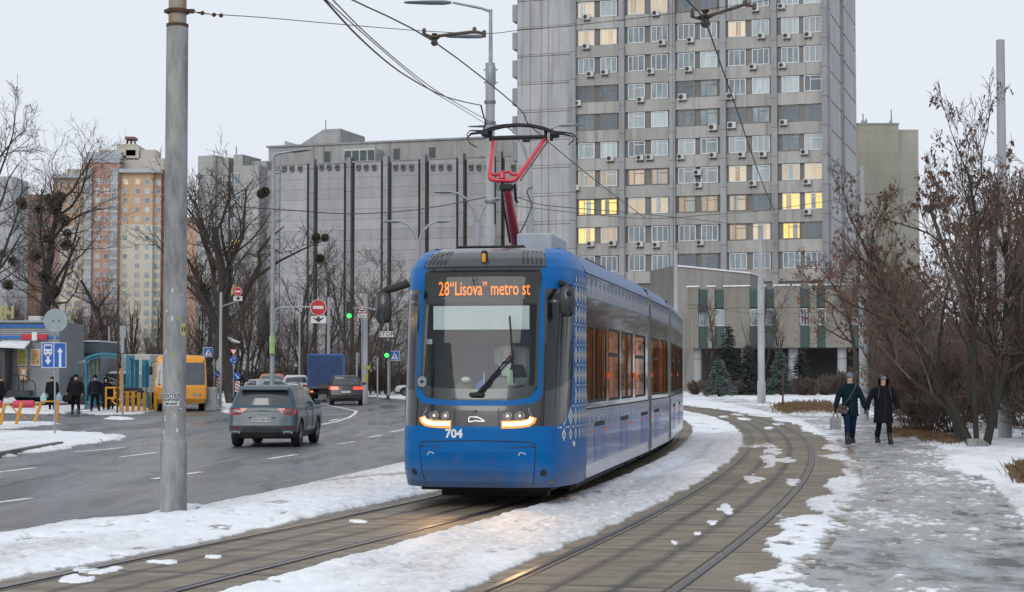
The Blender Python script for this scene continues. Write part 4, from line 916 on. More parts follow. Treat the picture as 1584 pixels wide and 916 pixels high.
for i, (ax, ay) in enumerate(acs):
    x = col(O, ax, dy=-.2); z = hz(O, x, ay, dy=-.2); s = 1.18 if i in (18, 19, 21, 20) else 1
    m = MB(); m.rbox((x, -.20, z), (.86*s, .38, .64*s), .03); ac = m.build('air_conditioner', ACM, tower)
    m = MB(); m.cyl((x-.14*s, -.402, z), (x-.14*s, -.39, z), .24*s, n=14); m.build('fan_grille', ACD, ac)
    m = MB(); m.box(x-.3, x-.26, -.3, .1, z-.5, z-.32*s); m.box(x+.26, x+.3, -.3, .1, z-.5, z-.32*s); m.build('bracket', RUST, ac)
# right-hand side face
m = MB()
dk = 12.5
for i in range(13):
    za = z0+PIT*(i-2)+1.6
    if za+PIT > HT: break
    for a, b in ((1.2, 11.6), (15.2, DEP-.2)):
        m.box(.0, .12, a+.05, b-.05, za+.06, za+PIT-.07)
m.build('side_panel', CW, tower)
m = MB(); m.box(0, .30, 0.5, 1.1, 9, HT); m.build('corner_pipe', CPI, tower)
m = MB(); m.box(.001, .05, 11.9, 14.9, 9, HT); m.build('stair_glazing', GRN, tower)
m = MB(); m.box(0, .35, 11.6, 11.9, 9, HT); m.build('side_rib', CPI, tower)
m = MB(); m.box(x888, 0, .2, 3, 8.2, 9.6); m.build('cornice', CSP, tower)
# ---- low wing on piers in front of the tower, green panels between its stone fields
O2 = frame(1065, 163); podium = thing('low_wing', 'low office wing in pebbled concrete with narrow green panels, raised on dark open ground floor', 'building', O2, FR)
STN = concrete('pebble_panel', (.27, .25, .22), (.20, .185, .16), (.5, .48, .45), (30, 4), .35)
c2 = lambda px: col(O2, px)
zt, zb = hz(O2, 6, 443), hz(O2, 6, 538)
xa, xb = c2(1064), c2(1395)
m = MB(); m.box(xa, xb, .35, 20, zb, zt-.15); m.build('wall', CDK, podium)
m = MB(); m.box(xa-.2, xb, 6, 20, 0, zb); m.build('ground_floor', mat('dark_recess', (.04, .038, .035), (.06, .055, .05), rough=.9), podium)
gp = [(1081, 1095.5), (1106, 1120), (1160, 1174), (1184, 1198), (1238, 1253), (1264, 1277), (1318, 1330), (1342, 1356)]
edges = [1064]
for a, b in gp: edges += [a, b]
edges.append(1395)
for i in range(0, len(edges), 2):
    a, b = c2(edges[i]), c2(edges[i+1]); k = b-a < 1.3
    m = MB(); m.box(a, b, -.15 if k else 0, .36, zb, zt); m.build('stone_field', STN, podium)
    m = MB(); m.box(a-.05, b+.05, -.25 if k else -.1, .4, zt, zt+.12); m.build('parapet_snow', MATS['snow'] if 0 else mat('roof_snow', (.8, .83, .87), (.6, .62, .65), rough=.6), podium)
zA, zB = hz(O2, 6, 478), hz(O2, 6, 504)
for i, (a, b) in enumerate(gp):
    a, b = c2(a), c2(b)
    m = MB(); m.box(a, b, .1, .34, zB+.1, zt-.3) if False else m.box(a, b, .1, .34, zA+.15, zt-.3); m.build('green_panel', GRN, podium)
    m = MB(); m.box(a, b, .1, .34, zb+.05, zB-.05); m.build('green_panel', GRN, podium)
    window(podium, (a+b)/2, (zA+zB)/2, b-a, zA-zB, 0 if i < 4 else 3, 'mid' if i in (0, 1, 2, 3) else 'drk', y=.2)
m = MB(); x = c2(1088); m.rbox((x, -.05, zA+.05), (.85, .5, .6), .03); m.build('air_conditioner', ACD, podium)
for p_ in (1225, 1075, 1150, 1300):
    m = MB(); x = c2(p_); m.cyl((x, 1.0, 0), (x, 1.0, zb), .42, n=16); m.build('pier', CPI, podium)
# slanted concrete canopy
O3 = frame(1047, 176); can = thing('stair_canopy', 'sloping concrete roof block with snow on its edge, left of the green-panelled wing', 'building', O3, FR)
za, zb_, zc = hz(O3, 0, 412), hz(O3, 0, 442), hz(O3, 6.6, 424)
x1 = col(O3, 1160)
m = MB(); m.prism([(0, 0), (x1, 0), (x1, zc), (0, za)], lambda a, b, d: Vector((a, d, b)), 9); m.build('canopy_block', concrete('canopy_concrete', (.33, .32, .30), (.20, .19, .18), None), can)
xl_ = col(O3, 1006, dy=9); m = MB(); m.prism([(0, .02), (0, 9), (xl_, 9)], lambda a, b, d: Vector((a-.01, b, d)), hz(O3, 0, 410)); m.build('side_block', CDK, can)
m = MB(); m.prism([(-.1, za+.01), (x1+.1, zc+.01), (x1+.1, zc+.16), (-.1, za+.16)], lambda a, b, d: Vector((a, d-.15, b)), 9); m.build('roof_snow', MATS['roof_snow'], can)
# ---- beige block behind, to the right
O4 = frame(1330, 262); bb = thing('beige_block', 'plain beige concrete block with rooftop antennas standing behind the bare trees on the right', 'building', O4, 0)
BEI = concrete('beige_concrete', (.37, .36, .29), (.30, .29, .24), (.75, .74, .7), (12, 3.2), .15)
x1 = col(O4, 1393, 0); zt = hz(O4, 0, 193, 0)
m = MB(); m.box(-3, x1, 0, 22, 0, zt); m.build('wall', BEI, bb)
m = MB(); x2 = col(O4, 1412, 0, 6); m.box(x1, x2, 1.0, 22, 0, zt-.6); m.build('side_wing', concrete('beige_light', (.42, .41, .36), (.36, .35, .3), (.8, .8, .78), (2, 3.2), .1), bb)
m = MB(); m.box(-3, x1+.1, -.1, 22, zt, zt+.25); m.build('roof_edge', CPI, bb)
for pxx, h in ((1382, 2.6), (1343, 1.2), (1338, 2.0)):
    x = col(O4, pxx, 0, 2); m = MB(); m.cyl((x, 2, zt), (x, 2, zt+h), .12, .09, 6); m.box(x-.25, x+.1, 1.8, 2.2, zt, zt+.9); m.build('antenna', CPI, bb)
# ---- long windowless archive block
O5 = frame(800, 228); arc = thing('archive_block', 'long windowless grey concrete block with vertical dark glazed slots between its panelled bays', 'building', O5, FR)
c5 = lambda px: col(O5, px)
AP = concrete('archive_panel', (.42, .415, .43), (.34, .335, .35), (.55, .53, .53), (400, 1.42), .22)
BRN = mat('brown_slot_panel', (.085, .06, .03), (.06, .045, .025), rough=.7, scale=1.2); SLG = mat('slot_glass', (.05, .065, .07), (.08, .10, .10), rough=.15, scale=1)
zt = hz(O5, 0, 242); xl = c5(425); zat = hz(O5, 0, 207)
m = MB(); m.box(xl, 8, .5, 30, 0, zt-.1); m.build('core', CDK, arc)
m = MB(); m.box(c5(399), 8, 3, 30, zt-.1, zat); m.build('attic', concrete('attic_panel', (.44, .43, .42), (.33, .32, .31), (.5, .48, .46), (6.5, 3.4), .6), arc)
m = MB(); m.box(c5(399), c5(430), .3, 30, 0, zt-.5); m.build('end_bay', AP, arc)
m = MB(); m.box(c5(397)-.1, 8, 2.8, 30, zat, zat+.25); m.build('roof_edge', CPI, arc)
pl = [425, 483, 540.3, 597.5, 655.5, 714.5, 773, 830]
bays = []
for i in range(len(pl)-1):
    a, b = c5(pl[i]+8.6), c5(pl[i+1]-8.2)
    if pl[i+1] == 830: b = 6
    bays.append((a, b)); m = MB(); m.box(a, b, -.25, .5, 0, zt); m.build('bay', AP, arc)
    m = MB(); m.box(a-.05, b+.05, -.35, .6, zt, zt+.15); m.build('bay_coping', CPI, arc)
    for t in (.16, .45, .76):
        x = a+(b-a)*t; z = hz(O5, x, 259 if i else 261); m = MB(); m.rbox((x, -.45, z), (.55, .4, .75), .04); v = m.build('vent_box', mat('vent_grey', (.22, .22, .22), (.15, .15, .15), rough=.7), arc)
        m = MB(); m.box(x-.2, x+.2, -.66, -.64, z-.25, z+.2); m.build('vent_opening', ACD, v)
for p_ in pl[1:-1]:
    x = c5(p_); m = MB(); m.box(x-.33, x+.33, -.55, .5, 0, zt+.7); m.build('pilaster', CPI, arc)
    for s in (-1, 1):
        xx0 = x+s*.33; xx1 = x+s*.82; a, b = min(xx0, xx1), max(xx0, xx1); m = MB(); z = 0; k = 0
        while z < zt-.3:
            h = 2.1 if k % 3 else 1.3; m.box(a, b, .3, .48, z, min(z+h, zt-.2), mi=0 if k % 3 else 1); z += h; k += 1
        m.build('glazed_slot', [BRN, SLG], arc)
for t in (505, 613, 668, 800): 
    m = MB(); x = col(O5, t, dy=3); m.box(x-.45, x+.45, 2.92, 3.1, zt+.1, zt+2.1); m.build('attic_window', SLG, arc)
m = MB(); a, b = c5(531), c5(579); m.box(a, b, .0, 2.9, zt, zt+1.9); cb_ = m.build('roof_cabin', mat('cabin_white', (.55, .58, .58), (.4, .42, .42), rough=.6), arc)
for i in range(4): m = MB(); w = (b-a)/4; m.box(a+w*i+.08, a+w*(i+1)-.08, -.04, 0, zt+(.25), zt+1.65); m.build('cabin_pane', SLG, cb_)
m = MB(); a, b = c5(400), c5(489); z1 = hz(O5, a, 191)-0; zf = zat
m.prism([(a, zf), (b, zf), (b, z1), (c5(462), z1), (c5(424), zf+.9), (a, zf+1.6)], lambda u, w, d: Vector((u, 8+d, w)), 9); m.build('roof_stair_tower', concrete('stair_tower_concrete', (.38, .38, .37), (.30, .30, .29), (.6, .6, .6), (5, 2), .5), arc)
m = MB(); x = c5(461); m.cyl((x, 9, z1), (x, 9, z1+1.5), .10, .07, 6); m.build('antenna', CPI, arc)
# ---- narrower annex left of it
O6 = frame(399, 237); ann = thing('annex_block', 'narrow grey annex with recessed stair windows at the left end of the windowless block', 'building', O6, FR)
AC6 = concrete('annex_concrete', (.42, .42, .415), (.32, .32, .31), (.7, .7, .7), (6, 3.1), .5)
c6 = lambda px: col(O6, px); zt = hz(O6, -4, 243)
for a, b, dz, dy in ((304, 331, 0, 0), (331, 349, -.3, .5), (358, 372, 0, .3), (372, 399, -1.6, 0)):
    m = MB(); m.box(c6(a), c6(b), dy, 6, 0, zt+dz+.35); m.build('wing', AC6, ann)
m = MB(); m.box(c6(349), c6(358), 1.2, 6, 0, zt-1.0); m.build('stair_recess', CDK, ann)
m = MB(); m.box(c6(366), c6(396), 3, 6, zt-1.5, zt-.3); m.build('roof_block', AC6, ann)
for i in range(8):
    z = zt-3.0-3.05*i
    window(ann, c6(353), z, .6, 1.6, 0, 'drk', y=1.1); window(ann, c6(338.5), z, .45, 1.6, 0, 'mid', y=.45)
    window(ann, c6(387) if 0 else c6(362.5), z, 1.5, 1.6, 3, 'lit' if i in (3, 5) else 'mid', y=.25)
    m = MB(); m.box(c6(304)-.1, c6(311), -.3, 0, z+.3, z+.7); m.build('ledge', CDK, ann)
for pxx in (308, 327, 343): m = MB(); x = c6(pxx); m.cyl((x, 4, zt), (x, 4, zt+1.6+.4*(pxx == 343)), .09, n=6); m.build('antenna', CPI, ann)
# ---- orange and cream apartment tower far off on the left
O7 = frame(80, 560); apt = thing('apartment_tower', 'tall orange, terracotta and cream apartment tower with stepped roof far behind the bare trees', 'building', O7, 0)
ORA = mat('facade_orange', (.50, .34, .22), (.46, .31, .20), rough=.85, scale=.3); TER = mat('facade_terracotta', (.40, .25, .20), (.36, .225, .18), rough=.85, scale=.3)
CRE = mat('facade_cream', (.53, .49, .39), (.48, .44, .36), rough=.85, scale=.3); BEG = mat('penthouse_beige', (.46, .43, .38), (.42, .39, .35), rough=.85, scale=.3); SLB = mat('roof_slab_grey', (.40, .42, .45), rough=.7, scale=.4)
BALC = mat('balcony_glazing', (.22, .25, .28), (.38, .40, .42), rough=.2, scale=.4)
c7 = lambda px: col(O7, px, 0); h7 = lambda py: P(792, py, 560).z+.2
def abox(name, m_, a, b, yt, yb, y0, y1): m = MB(); m.box(c7(a), c7(b), y0, y1, max(0, h7(yb)), h7(yt)); return m.build(name, m_, apt)
for (a, b, y0, yt) in ((80, 131, 0, 276), (183, 236, -2, 268), (236, 247, 0, 268)):
    abox('upper_wall', ORA, a, b, yt, 348, y0, 14); abox('lower_wall', CRE, a, b, 348, 640, y0+.02, 14)
abox('centre_wall', TER, 129, 186, 252, 640, -3, 14)
for a, b in ((132, 144), (173, 184)): abox('balcony_stack', BALC, a, b, 262, 600, -4, -2.9)
abox('roof_slab', SLB, 78, 131, 270, 276, -1.5, 15); abox('roof_slab', SLB, 182, 249, 263, 269, -3.5, 15)
abox('balcony_tier', BALC, 131, 186, 246, 254, -3.5, 14); abox('penthouse', BEG, 97, 131, 260, 270, 3, 14)
abox('penthouse', SLB, 131, 186, 236, 248, -1, 14); abox('penthouse', BEG, 186, 250, 244, 263, 2, 14); abox('penthouse', BEG, 148, 205, 231, 240, 2, 14)
abox('penthouse', BEG, 175, 205, 221, 234, 3, 12); abox('penthouse', BEG, 190, 210, 224, 246, 2, 12); abox('penthouse', BEG, 211, 235, 230, 246, 3, 12)
abox('roof_lantern', mat('lantern_rust', (.18, .09, .06), rough=.7), 186, 201, 209, 213, 4, 9)
for a in (187, 193, 199): abox('lantern_post', MATS['lantern_rust'], a, a+1.2, 213, 221, 5, 7)
abox('brown_loggia', mat('loggia_brown', (.13, .06, .045), (.25, .12, .08), rough=.8, scale=.8, stretch=(.1, .1, 1)), 247, 258, 262, 640, 1, 14)
n_ = 0; bulk = MB(); bulkp = MB()
for r_ in range(24):
    py = 282.5+r_*14.4
    for pxx in (91, 106, 121, 152.5, 166, 194, 213, 228, 236.5, 243):
        if pxx < 125 and py < 280: continue
        yy0 = -3.02 if 130 < pxx < 186 else (-2.02 if 183 < pxx < 236 else -.02)
        w = 1.5; zc = h7(py)
        if zc < 3: continue
        if n_ < 98: window(apt, c7(pxx), zc, w, 1.7, 5, 'soft' if (r_ == 0 and pxx in (194, 213)) else 'cur' if (r_+pxx) % 2 else 'mid', y=yy0)
        else: bulk.box(c7(pxx)-w/2, c7(pxx)+w/2, yy0-.06, yy0+.05, zc-.85, zc+.85)
        n_ += 1
ob = bulk.build('window', BALC, apt); ob['kind'] = 'stuff'
for a, b, yb, n in ((262, 600, -4, 0),):
    for sx0, sx1 in ((132, 144), (173, 184)):
        for r_ in range(22): abox('balcony_rail', BEG, sx0-.3, sx1+.3, 270+r_*14.4, 273+r_*14.4, -4.1, -2.8)
# ---- two partly hidden blocks at the left edge
O8 = frame(-40, 480); b8 = thing('grey_block', 'pale grey roofed block cut by the left edge of the picture behind the trees', 'building', O8, 0)
m = MB(); m.box(0, col(O8, 18, 0), 0, 15, 0, P(0, 272, 480).z); m.build('wall', concrete('pale_block', (.42, .43, .44), (.36, .37, .38), (.7, .7, .7), (5, 3), .2), b8)
O9 = frame(14, 500); b9 = thing('terracotta_block', 'reddish brown apartment block half hidden by bare trees left of the orange tower', 'building', O9, 0)
m = MB(); m.box(0, col(O9, 70, 0), 0, 15, 0, P(0, 300, 500).z); m.build('wall', mat('pale_terracotta', (.42, .27, .20), (.36, .23, .18), rough=.85, scale=.2), b9)
for i in range(6):
    for j in range(6): window(b9, 1.4+i*1.75, P(0, 300, 500).z-3-3*j, 1.1, 1.5, 5, 'mid', y=-.03)
O10 = frame(286, 420); b10 = thing('far_block', 'small pale block with brown roof in the gap beside the big concrete pole', 'building', O10, 0)
m = MB(); m.box(0, col(O10, 303, 0), 0, 12, 0, P(0, 336, 420).z); m.build('wall', MATS['pale_terracotta'], b10)
# ------------------------------------------------------------------ trees
BARK = mat('bark', (.060, .050, .042), (.035, .030, .026), rough=.9, scale=6, stretch=(1, 1, .3), bump=.5)
BARKG = mat('bark_mossy', (.042, .040, .027), (.020, .018, .014), rough=.9, scale=4, stretch=(1, 1, .4), bump=.5)
TWIG = mat('twigs', (.085, .062, .050), (.055, .042, .036), rough=.9, scale=2)
TWIGR = mat('twigs_reddish', (.12, .090, .074), (.075, .056, .047), rough=.9, scale=2)
orand(BARK, .7, 1.3); orand(TWIG, .75, 1.35); orand(TWIGR, .75, 1.25); LEAFB = mat('leaf_brown', (.13, .055, .028), (.055, .028, .018), rough=.8, scale=3); LEAFO = mat('leaf_rust', (.26, .09, .03), (.12, .05, .02), rough=.8, scale=3)
def grow(seed, h, r0, levels=4, kids=(9, 6, 5, 4), up=.35, spread=.75, bare=.25, lenf=.55, stems=1, lean=.1, leaf=0, minr=.008, droop=0., tw=.42, leafs=.05, wig=.22):
    rg = random.Random(seed); tr = MB(); cr = MB(); lf = MB(); ends = []
    def branch(p, d, L, r, lv):
        n = 5 if lv == 0 else (4 if lv == 1 else (3 if lv < levels-1 else 2)); pts = [p]; rr = [r]; dirs = [d]; dd = d.copy()
        for i in range(n):
            u = up if lv else .12
            dd = (dd+Vector((rg.gauss(0, wig), rg.gauss(0, wig), rg.gauss(0, wig)*.7+u*.35-(droop if lv >= levels-1 else 0)))*(.6 if lv == 0 else 1)).normalized()
            pts.append(pts[-1]+dd*L/n); rr.append(max(minr, r*(1-.72*(i+1)/n) if lv else r*(1-.6*(i+1)/n))); dirs.append(dd.copy())
        (tr if lv <= 1 else cr).tube(pts, rr, 7 if lv == 0 else (5 if lv == 1 else 3), lv == 0)
        if lv >= levels-1:
            if leaf and rg.random() < leaf: ends.append((pts[-1], dd)); ends.append((pts[1], dd))
            if lv >= levels: return
        k = kids[min(lv, len(kids)-1)]
        for j in range(k):
            t = (bare if lv == 0 else .18)+(1-(bare if lv == 0 else .18))*(j+rg.random())/k; t = min(t, .99)
            i = min(int(t*n), n-1); f = t*n-i; q = pts[i].lerp(pts[i+1], f); base = dirs[i+1]
            az = rg.uniform(0, 2*math.pi); pr = base.orthogonal().normalized(); pr = Matrix.Rotation(az, 3, base) @ pr
            sp_ = spread*rg.uniform(.65, 1.25); nd = (base*math.cos(sp_)+pr*math.sin(sp_)).normalized()
            ll = L*lenf*rg.uniform(.7, 1.2)*(1.15-.55*t if lv == 0 else 1.1-.4*t)
            branch(q, nd, ll, max(minr, (rr[i]*(1-f)+rr[i+1]*f)*(.62 if lv == 0 else .6)), lv+1)
    for s in range(stems):
        az = 2*math.pi*s/max(1, stems)+rg.uniform(-.4, .4); tl = lean*(rg.uniform(.5, 1.3) if stems > 1 else rg.uniform(0, 1))
        d = Vector((math.cos(az)*math.sin(tl), math.sin(az)*math.sin(tl), math.cos(tl)))
        o = Vector((math.cos(az), math.sin(az), 0))*(r0*1.2 if stems > 1 else 0)
        branch(o-Vector((0, 0, .15)), d, h*(rg.uniform(.75, 1) if stems > 1 else 1)*.8, r0*(rg.uniform(.6, 1) if stems > 1 else 1), 0)
    for p, d in ends:
        for k in range(rg.randint(1, 3)):
            c = p+Vector((rg.gauss(0, .07), rg.gauss(0, .07), rg.gauss(-.04, .06))); s = leafs*rg.uniform(.6, 1.3)
            a = Vector((rg.gauss(0, 1), rg.gauss(0, 1), rg.gauss(0, .4))).normalized()*s*.5; b = Vector((rg.gauss(0, .35), rg.gauss(0, .35), -1))*s*1.3
            lf.add([c-a, c+b*.55-a*.9, c+b, c+a], [(0, 1, 2, 3)])
    return tr, cr, lf
def tree(kind, label, loc, g, rz=0, s=1., group=None, bark=None, twig=None, leafm=None, cat='tree'):
    tr, cr, lf = g; t = thing(kind, label, cat, loc, rz, group, s)
    tr.build('trunk', bark or BARK, t, smooth=60); c = cr.build('crown', twig or TWIG, t)
    if lf.v: lf.build('dry_leaves', leafm or LEAFB, t)
    return t
def place(t, loc, rz, s, label=None, sz=None):
    c = copy_tree(t); c.location = loc; c.rotation_euler[2] = rz; c.scale = (s, s, sz or s)
    if label: c['label'] = label
    return c
rt = random.Random(77)
# the wood behind the road: individual bare trees
W = 'bare trees of the wood beyond the road'
WL = 'bare grey-brown tree in the wood beyond the road'
base = [tree('bare_tree', WL, (0, 0, 0), grow(11, 15, .22, 4, (9, 6, 5, 3), spread=.8), group=W),
        tree('bare_tree', WL, (0, 0, 0), grow(12, 16, .20, 4, (10, 6, 5, 3), spread=.6, up=.6), group=W),
        tree('bare_tree', WL, (0, 0, 0), grow(13, 13, .20, 4, (8, 7, 5, 3), spread=.95, bare=.2, stems=2, lean=.18), group=W),
        tree('bare_tree', WL, (0, 0, 0), grow(14, 17, .20, 4, (12, 6, 5, 3), spread=.45, up=1.1, bare=.12, lenf=.36), group=W)]
spots = []
for i in range(84):
    px = -70+i*8.6+rt.uniform(-6, 6); Y = rt.choice((135, 145, 155, 168, 182) if px < 330 else (162, 170, 180, 188))+rt.uniform(-6, 6)
    spots.append((px, Y))
REG = [(60, 'behind the grey kiosk'), (165, 'behind the low kiosk and bus shelter'), (245, 'left of the big concrete pole'), (330, 'behind the yellow bus'), (420, 'behind the grey SUV'), (500, 'around the no-entry sign'), (580, 'behind the hanging green signal'), (2000, 'behind the front of the tram')]
FORM = ['broad-crowned bare tree', 'upright bare tree', 'low spreading bare tree', 'narrow poplar-like bare tree']
def wlabel(o, k, px):
    rgn = next(r for lim, r in REG if px < lim); o['label'] = FORM[k]+' in the wood '+rgn; o['group'] = FORM[k]+'s '+rgn
def slabel(o, px, what, grp):
    rgn = next(r for lim, r in REG if px < lim); o['label'] = what+' '+rgn; o['group'] = grp+' '+rgn
used = [0, 0, 0, 0]
for i, (px, Y) in enumerate(spots):
    k = 3 if (170 < px < 225 and rt.random() < .7) else rt.randrange(3); p = P(px, 578, Y); s = rt.uniform(.52, .78)*(Y/150)
    if px < 330: s *= .80
    if 420 < px < 620: s *= .62
    elif px > 480: s *= .7
    if px < 60: s *= .95
    if k == 3: s *= 1.05
    loc = (p.x, p.y, ZR); rz = rt.uniform(0, 6.28)
    if not used[k]: base[k].location = loc; base[k].rotation_euler[2] = rz; base[k].scale = (s, s, s); used[k] = 1; wlabel(base[k], k, px)
    else: wlabel(place(base[k], loc, rz, s), k, px)
if not used[3]: p = P(190, 578, 150); base[3].location = (p.x, p.y, ZR)
# undergrowth thicket
sh = tree('bare_shrub', 'leafless brown shrub in the thicket at the edge of the wood', (0, 0, 0), grow(21, 3.6, .03, 3, (9, 6, 4), up=.5, spread=.6, bare=.05, stems=9, lean=.55, minr=.012), group='shrubs along the edge of the wood', bark=TWIG, cat='shrub')
first = True
for i in range(46):
    px = -30+i*15+rt.uniform(-7, 7); Y = rt.uniform(150, 185) if px < 640 else 150; p = P(px, 578, Y); s = rt.uniform(.6, 1.0)
    if first: sh.location = (p.x, p.y, ZR); first = False; slabel(sh, px, 'leafless brown thicket shrub', 'thicket shrubs')
    else: slabel(place(sh, (p.x, p.y, ZR), rt.uniform(0, 6), s), px, 'leafless brown thicket shrub', 'thicket shrubs')
# big trees one can tell apart
p = P(38, 578, 128)
mt = tree('mistletoe_tree', 'dark bare tree full of round mistletoe clumps on the far left', (p.x, p.y, ZR), grow(34, 19.5, .42, 4, (8, 7, 5, 4), spread=.85, bare=.32, lenf=.62, minr=.010), rz=1.0)
def clumps(t, pts, Y, r=(.3, .5)):
    for (x, y) in pts:
        q = P(x, y, Y); q = t.matrix_basis.inverted() @ q if 0 else (Matrix.Translation(t.location) @ Matrix.Rotation(t.rotation_euler[2], 4, 'Z')).inverted() @ q
        m = MB(); rr = rt.uniform(*r)*.8
        for k in range(420):
            d = Vector((rt.gauss(0, 1), rt.gauss(0, 1), rt.gauss(0, 1))).normalized()*rr*rt.random()**.4; a = Vector((rt.gauss(0, 1), rt.gauss(0, 1), rt.gauss(0, 1))).normalized()*rr*.26; b = a.orthogonal().normalized()*rr*.12
            m.add([q+d-a, q+d-b, q+d+a, q+d+b], [(0, 1, 2, 3)])
        m.build('mistletoe_clump', mat('mistletoe', (.045, .045, .020), (.025, .022, .014), rough=.9), t)
clumps(mt, [(76, 308), (92, 306), (84, 322), (60, 323), (35, 318), (33, 313), (99, 341), (92, 335), (72, 369), (5, 393), (12, 441), (20, 404), (68, 427), (104, 362), (55, 395), (84, 449), (102, 378)], 128, (.4, .68))
p = P(362, 578, 112)
def big_oak():
    g = grow(58, 15, .48, 4, (7, 7, 5, 4), spread=.8, bare=.36, lenf=.6, minr=.011); tr, cr, lf = g
    def L(x, y, d=0): return P(x, y, 112+d)-Vector((p.x, p.y, ZR))
    tr.tube([L(364, 545), L(345, 528), L(330, 500), L(324, 470), L(312, 440), L(300, 420), L(290, 400)], [.42, .36, .28, .22, .17, .12, .06], 7)
    tr.tube([L(368, 470), L(392, 430), L(402, 410), L(400, 390), L(415, 370), L(440, 350)], [.28, .2, .15, .12, .08, .04], 6)
    tr.tube([L(392, 432), L(430, 405), L(470, 385), L(500, 372)], [.12, .09, .06, .03], 5)
    rg = random.Random(4)
    for a, b_ in (((324, 470), (290, 400)), ((400, 400), (500, 372)), ((345, 528), (312, 440))):
        for k in range(26):
            t = rg.random(); q = L(a[0]+(b_[0]-a[0])*t, a[1]+(b_[1]-a[1])*t); d = Vector((rg.gauss(0, 1), rg.gauss(0, .6), rg.gauss(.5, .6))).normalized(); l = rg.uniform(.8, 2.2)
            cr.tube([q, q+d*l*.5+Vector((0, 0, .1)), q+d*l+Vector((rg.gauss(0, .2), 0, .3))], [.03, .02, .01], 3)
            for j in range(3): e = q+d*l*rg.random(); cr.tube([e, e+Vector((rg.gauss(0, .5), rg.gauss(0, .5), rg.gauss(.3, .4)))], [.014, .01], 3)
    return g
ok = tree('bare_tree', 'large dark-trunked bare tree with a thick limb bending left, behind the grey SUV', (p.x, p.y, ZR), big_oak(), bark=BARK, rz=0)
m = MB(); q = [P(x, y, 111.6)-Vector((p.x, p.y, ZR)) for x, y in ((371, 530), (360, 527), (350, 521))]; m.tube(q, [.06, .13, .05], 6); m.build('snow_on_limb', MATS['roof_snow'], ok)
clumps(ok, [(404, 300), (410, 297), (489, 367), (503, 368), (495, 400)], 112, (.25, .42))
for (px, Y, sd, s, lab) in ((520, 150, 63, .95, 'bare tree with forking trunks right of the blue box truck'), (556, 140, 64, .9, 'bare tree behind the hanging green traffic light'), (600, 135, 65, .55, 'low bare tree behind the STOP plate'),
                        (855, 150, 66, .62, 'bare thin tree rising beside the tram roof in front of the tower'), (200, 128, 67, .8, 'slim bare tree behind the blue bus shelter'), (130, 124, 68, .85, 'bare tree with snowy limb behind the bus shelter roof'),
                        (300, 124, 69, .9, 'bare tree just right of the big concrete pole'), (-30, 118, 70, 1.35, 'bare tree with thin branches cut by the left edge'), (470, 148, 71, .9, 'bare tree behind the no-entry sign')):
    q = P(px, 578, Y); tree('bare_tree', lab, (q.x, q.y, ZR), grow(sd, 15, .24, 4, (7, 6, 5, 4), spread=.75, bare=.22, stems=2 if sd in (63, 64) else 1, lean=.22, minr=.01), rz=sd, s=s)
# right-hand side: leaf-hung trees and shrubs by the path
p = G(1515, 690); 
tree('leafy_brown_tree', 'many-stemmed dark tree hung with dry brown leaves beside the icy path', p, grow(81, 9.2, .12, 4, (11, 7, 5, 4), up=.5, spread=.55, bare=.15, stems=4, lean=.30, leaf=.11, minr=.006, droop=.1, leafs=.065, lenf=.5), bark=BARKG, twig=TWIGR, rz=.6)
p = G(1600, 668); tree('leafy_brown_tree', 'brown-leaved tree partly cut by the right edge behind the tall pole', p, grow(82, 10, .12, 4, (11, 7, 5, 4), up=.5, spread=.55, bare=.12, stems=3, lean=.25, leaf=.10, minr=.006, leafs=.065, lenf=.5), bark=BARKG, twig=TWIGR)
p = G(1425, 655); tree('leafy_brown_tree', 'bushy spreading tree with dark dry leaves left of the many-stemmed tree', p, grow(83, 7.6, .11, 4, (9, 6, 5, 4), up=.4, spread=.7, bare=.12, stems=4, lean=.45, leaf=.10, minr=.007, leafs=.075, lenf=.52), bark=BARK, twig=TWIGR)
p = G(1318, 628); tree('rust_leaved_tree', 'low tree with bright rust-orange leaves in front of the low wing', p, grow(84, 9.0, .14, 4, (9, 6, 5, 4), up=.25, spread=.95, bare=.25, leaf=.14, minr=.009, leafs=.11, lenf=.6), twig=TWIGR, leafm=LEAFO)
p = G(1370, 618); tree('rust_leaved_tree', 'second rust-leaved tree farther back behind the pole between the two women', p, grow(85, 9.5, .14, 4, (9, 6, 5, 4), up=.3, spread=.9, bare=.25, leaf=.10, minr=.010, leafs=.11, lenf=.55), twig=TWIGR, leafm=LEAFB)
bush = tree('bare_shrub', 'tangled leafless shrub by the path behind the two women', (0, 0, 0), grow(91, 3.9, .035, 3, (10, 7, 5), up=.45, spread=.7, bare=.04, stems=12, lean=.7, minr=.006, leaf=.05, leafs=.06), group='tangled shrubs beside the path', bark=TWIGR, twig=TWIGR, cat='shrub')
b0 = True
for (px, py, s) in ((1440, 672, .9), (1405, 664, .75), (1475, 672, .95), (1430, 650, 1.1), (1490, 655, 1.15), (1540, 665, .8), (1580, 660, 1.1), (1640, 680, 1.0), (1460, 640, 1.4), (1700, 690, 1.2), (1520, 636, 1.7), (1600, 634, 1.5)):
    q = G(px, py)
    if b0: bush.location = q; bush.scale = (s, s, s); b0 = False; o = bush
    else: o = place(bush, q, rt.uniform(0, 6), s)
    w_ = 'nearest the women' if px < 1395 else 'left of the dark curved stump' if px < 1450 else 'around the many-stemmed tree' if px < 1530 else 'at the right edge'; d_ = 'far' if py < 645 else 'middle-row' if py < 662 else 'near'
    o['label'] = d_+' tangled leafless shrub '+w_; o['group'] = d_+' tangled shrubs '+w_
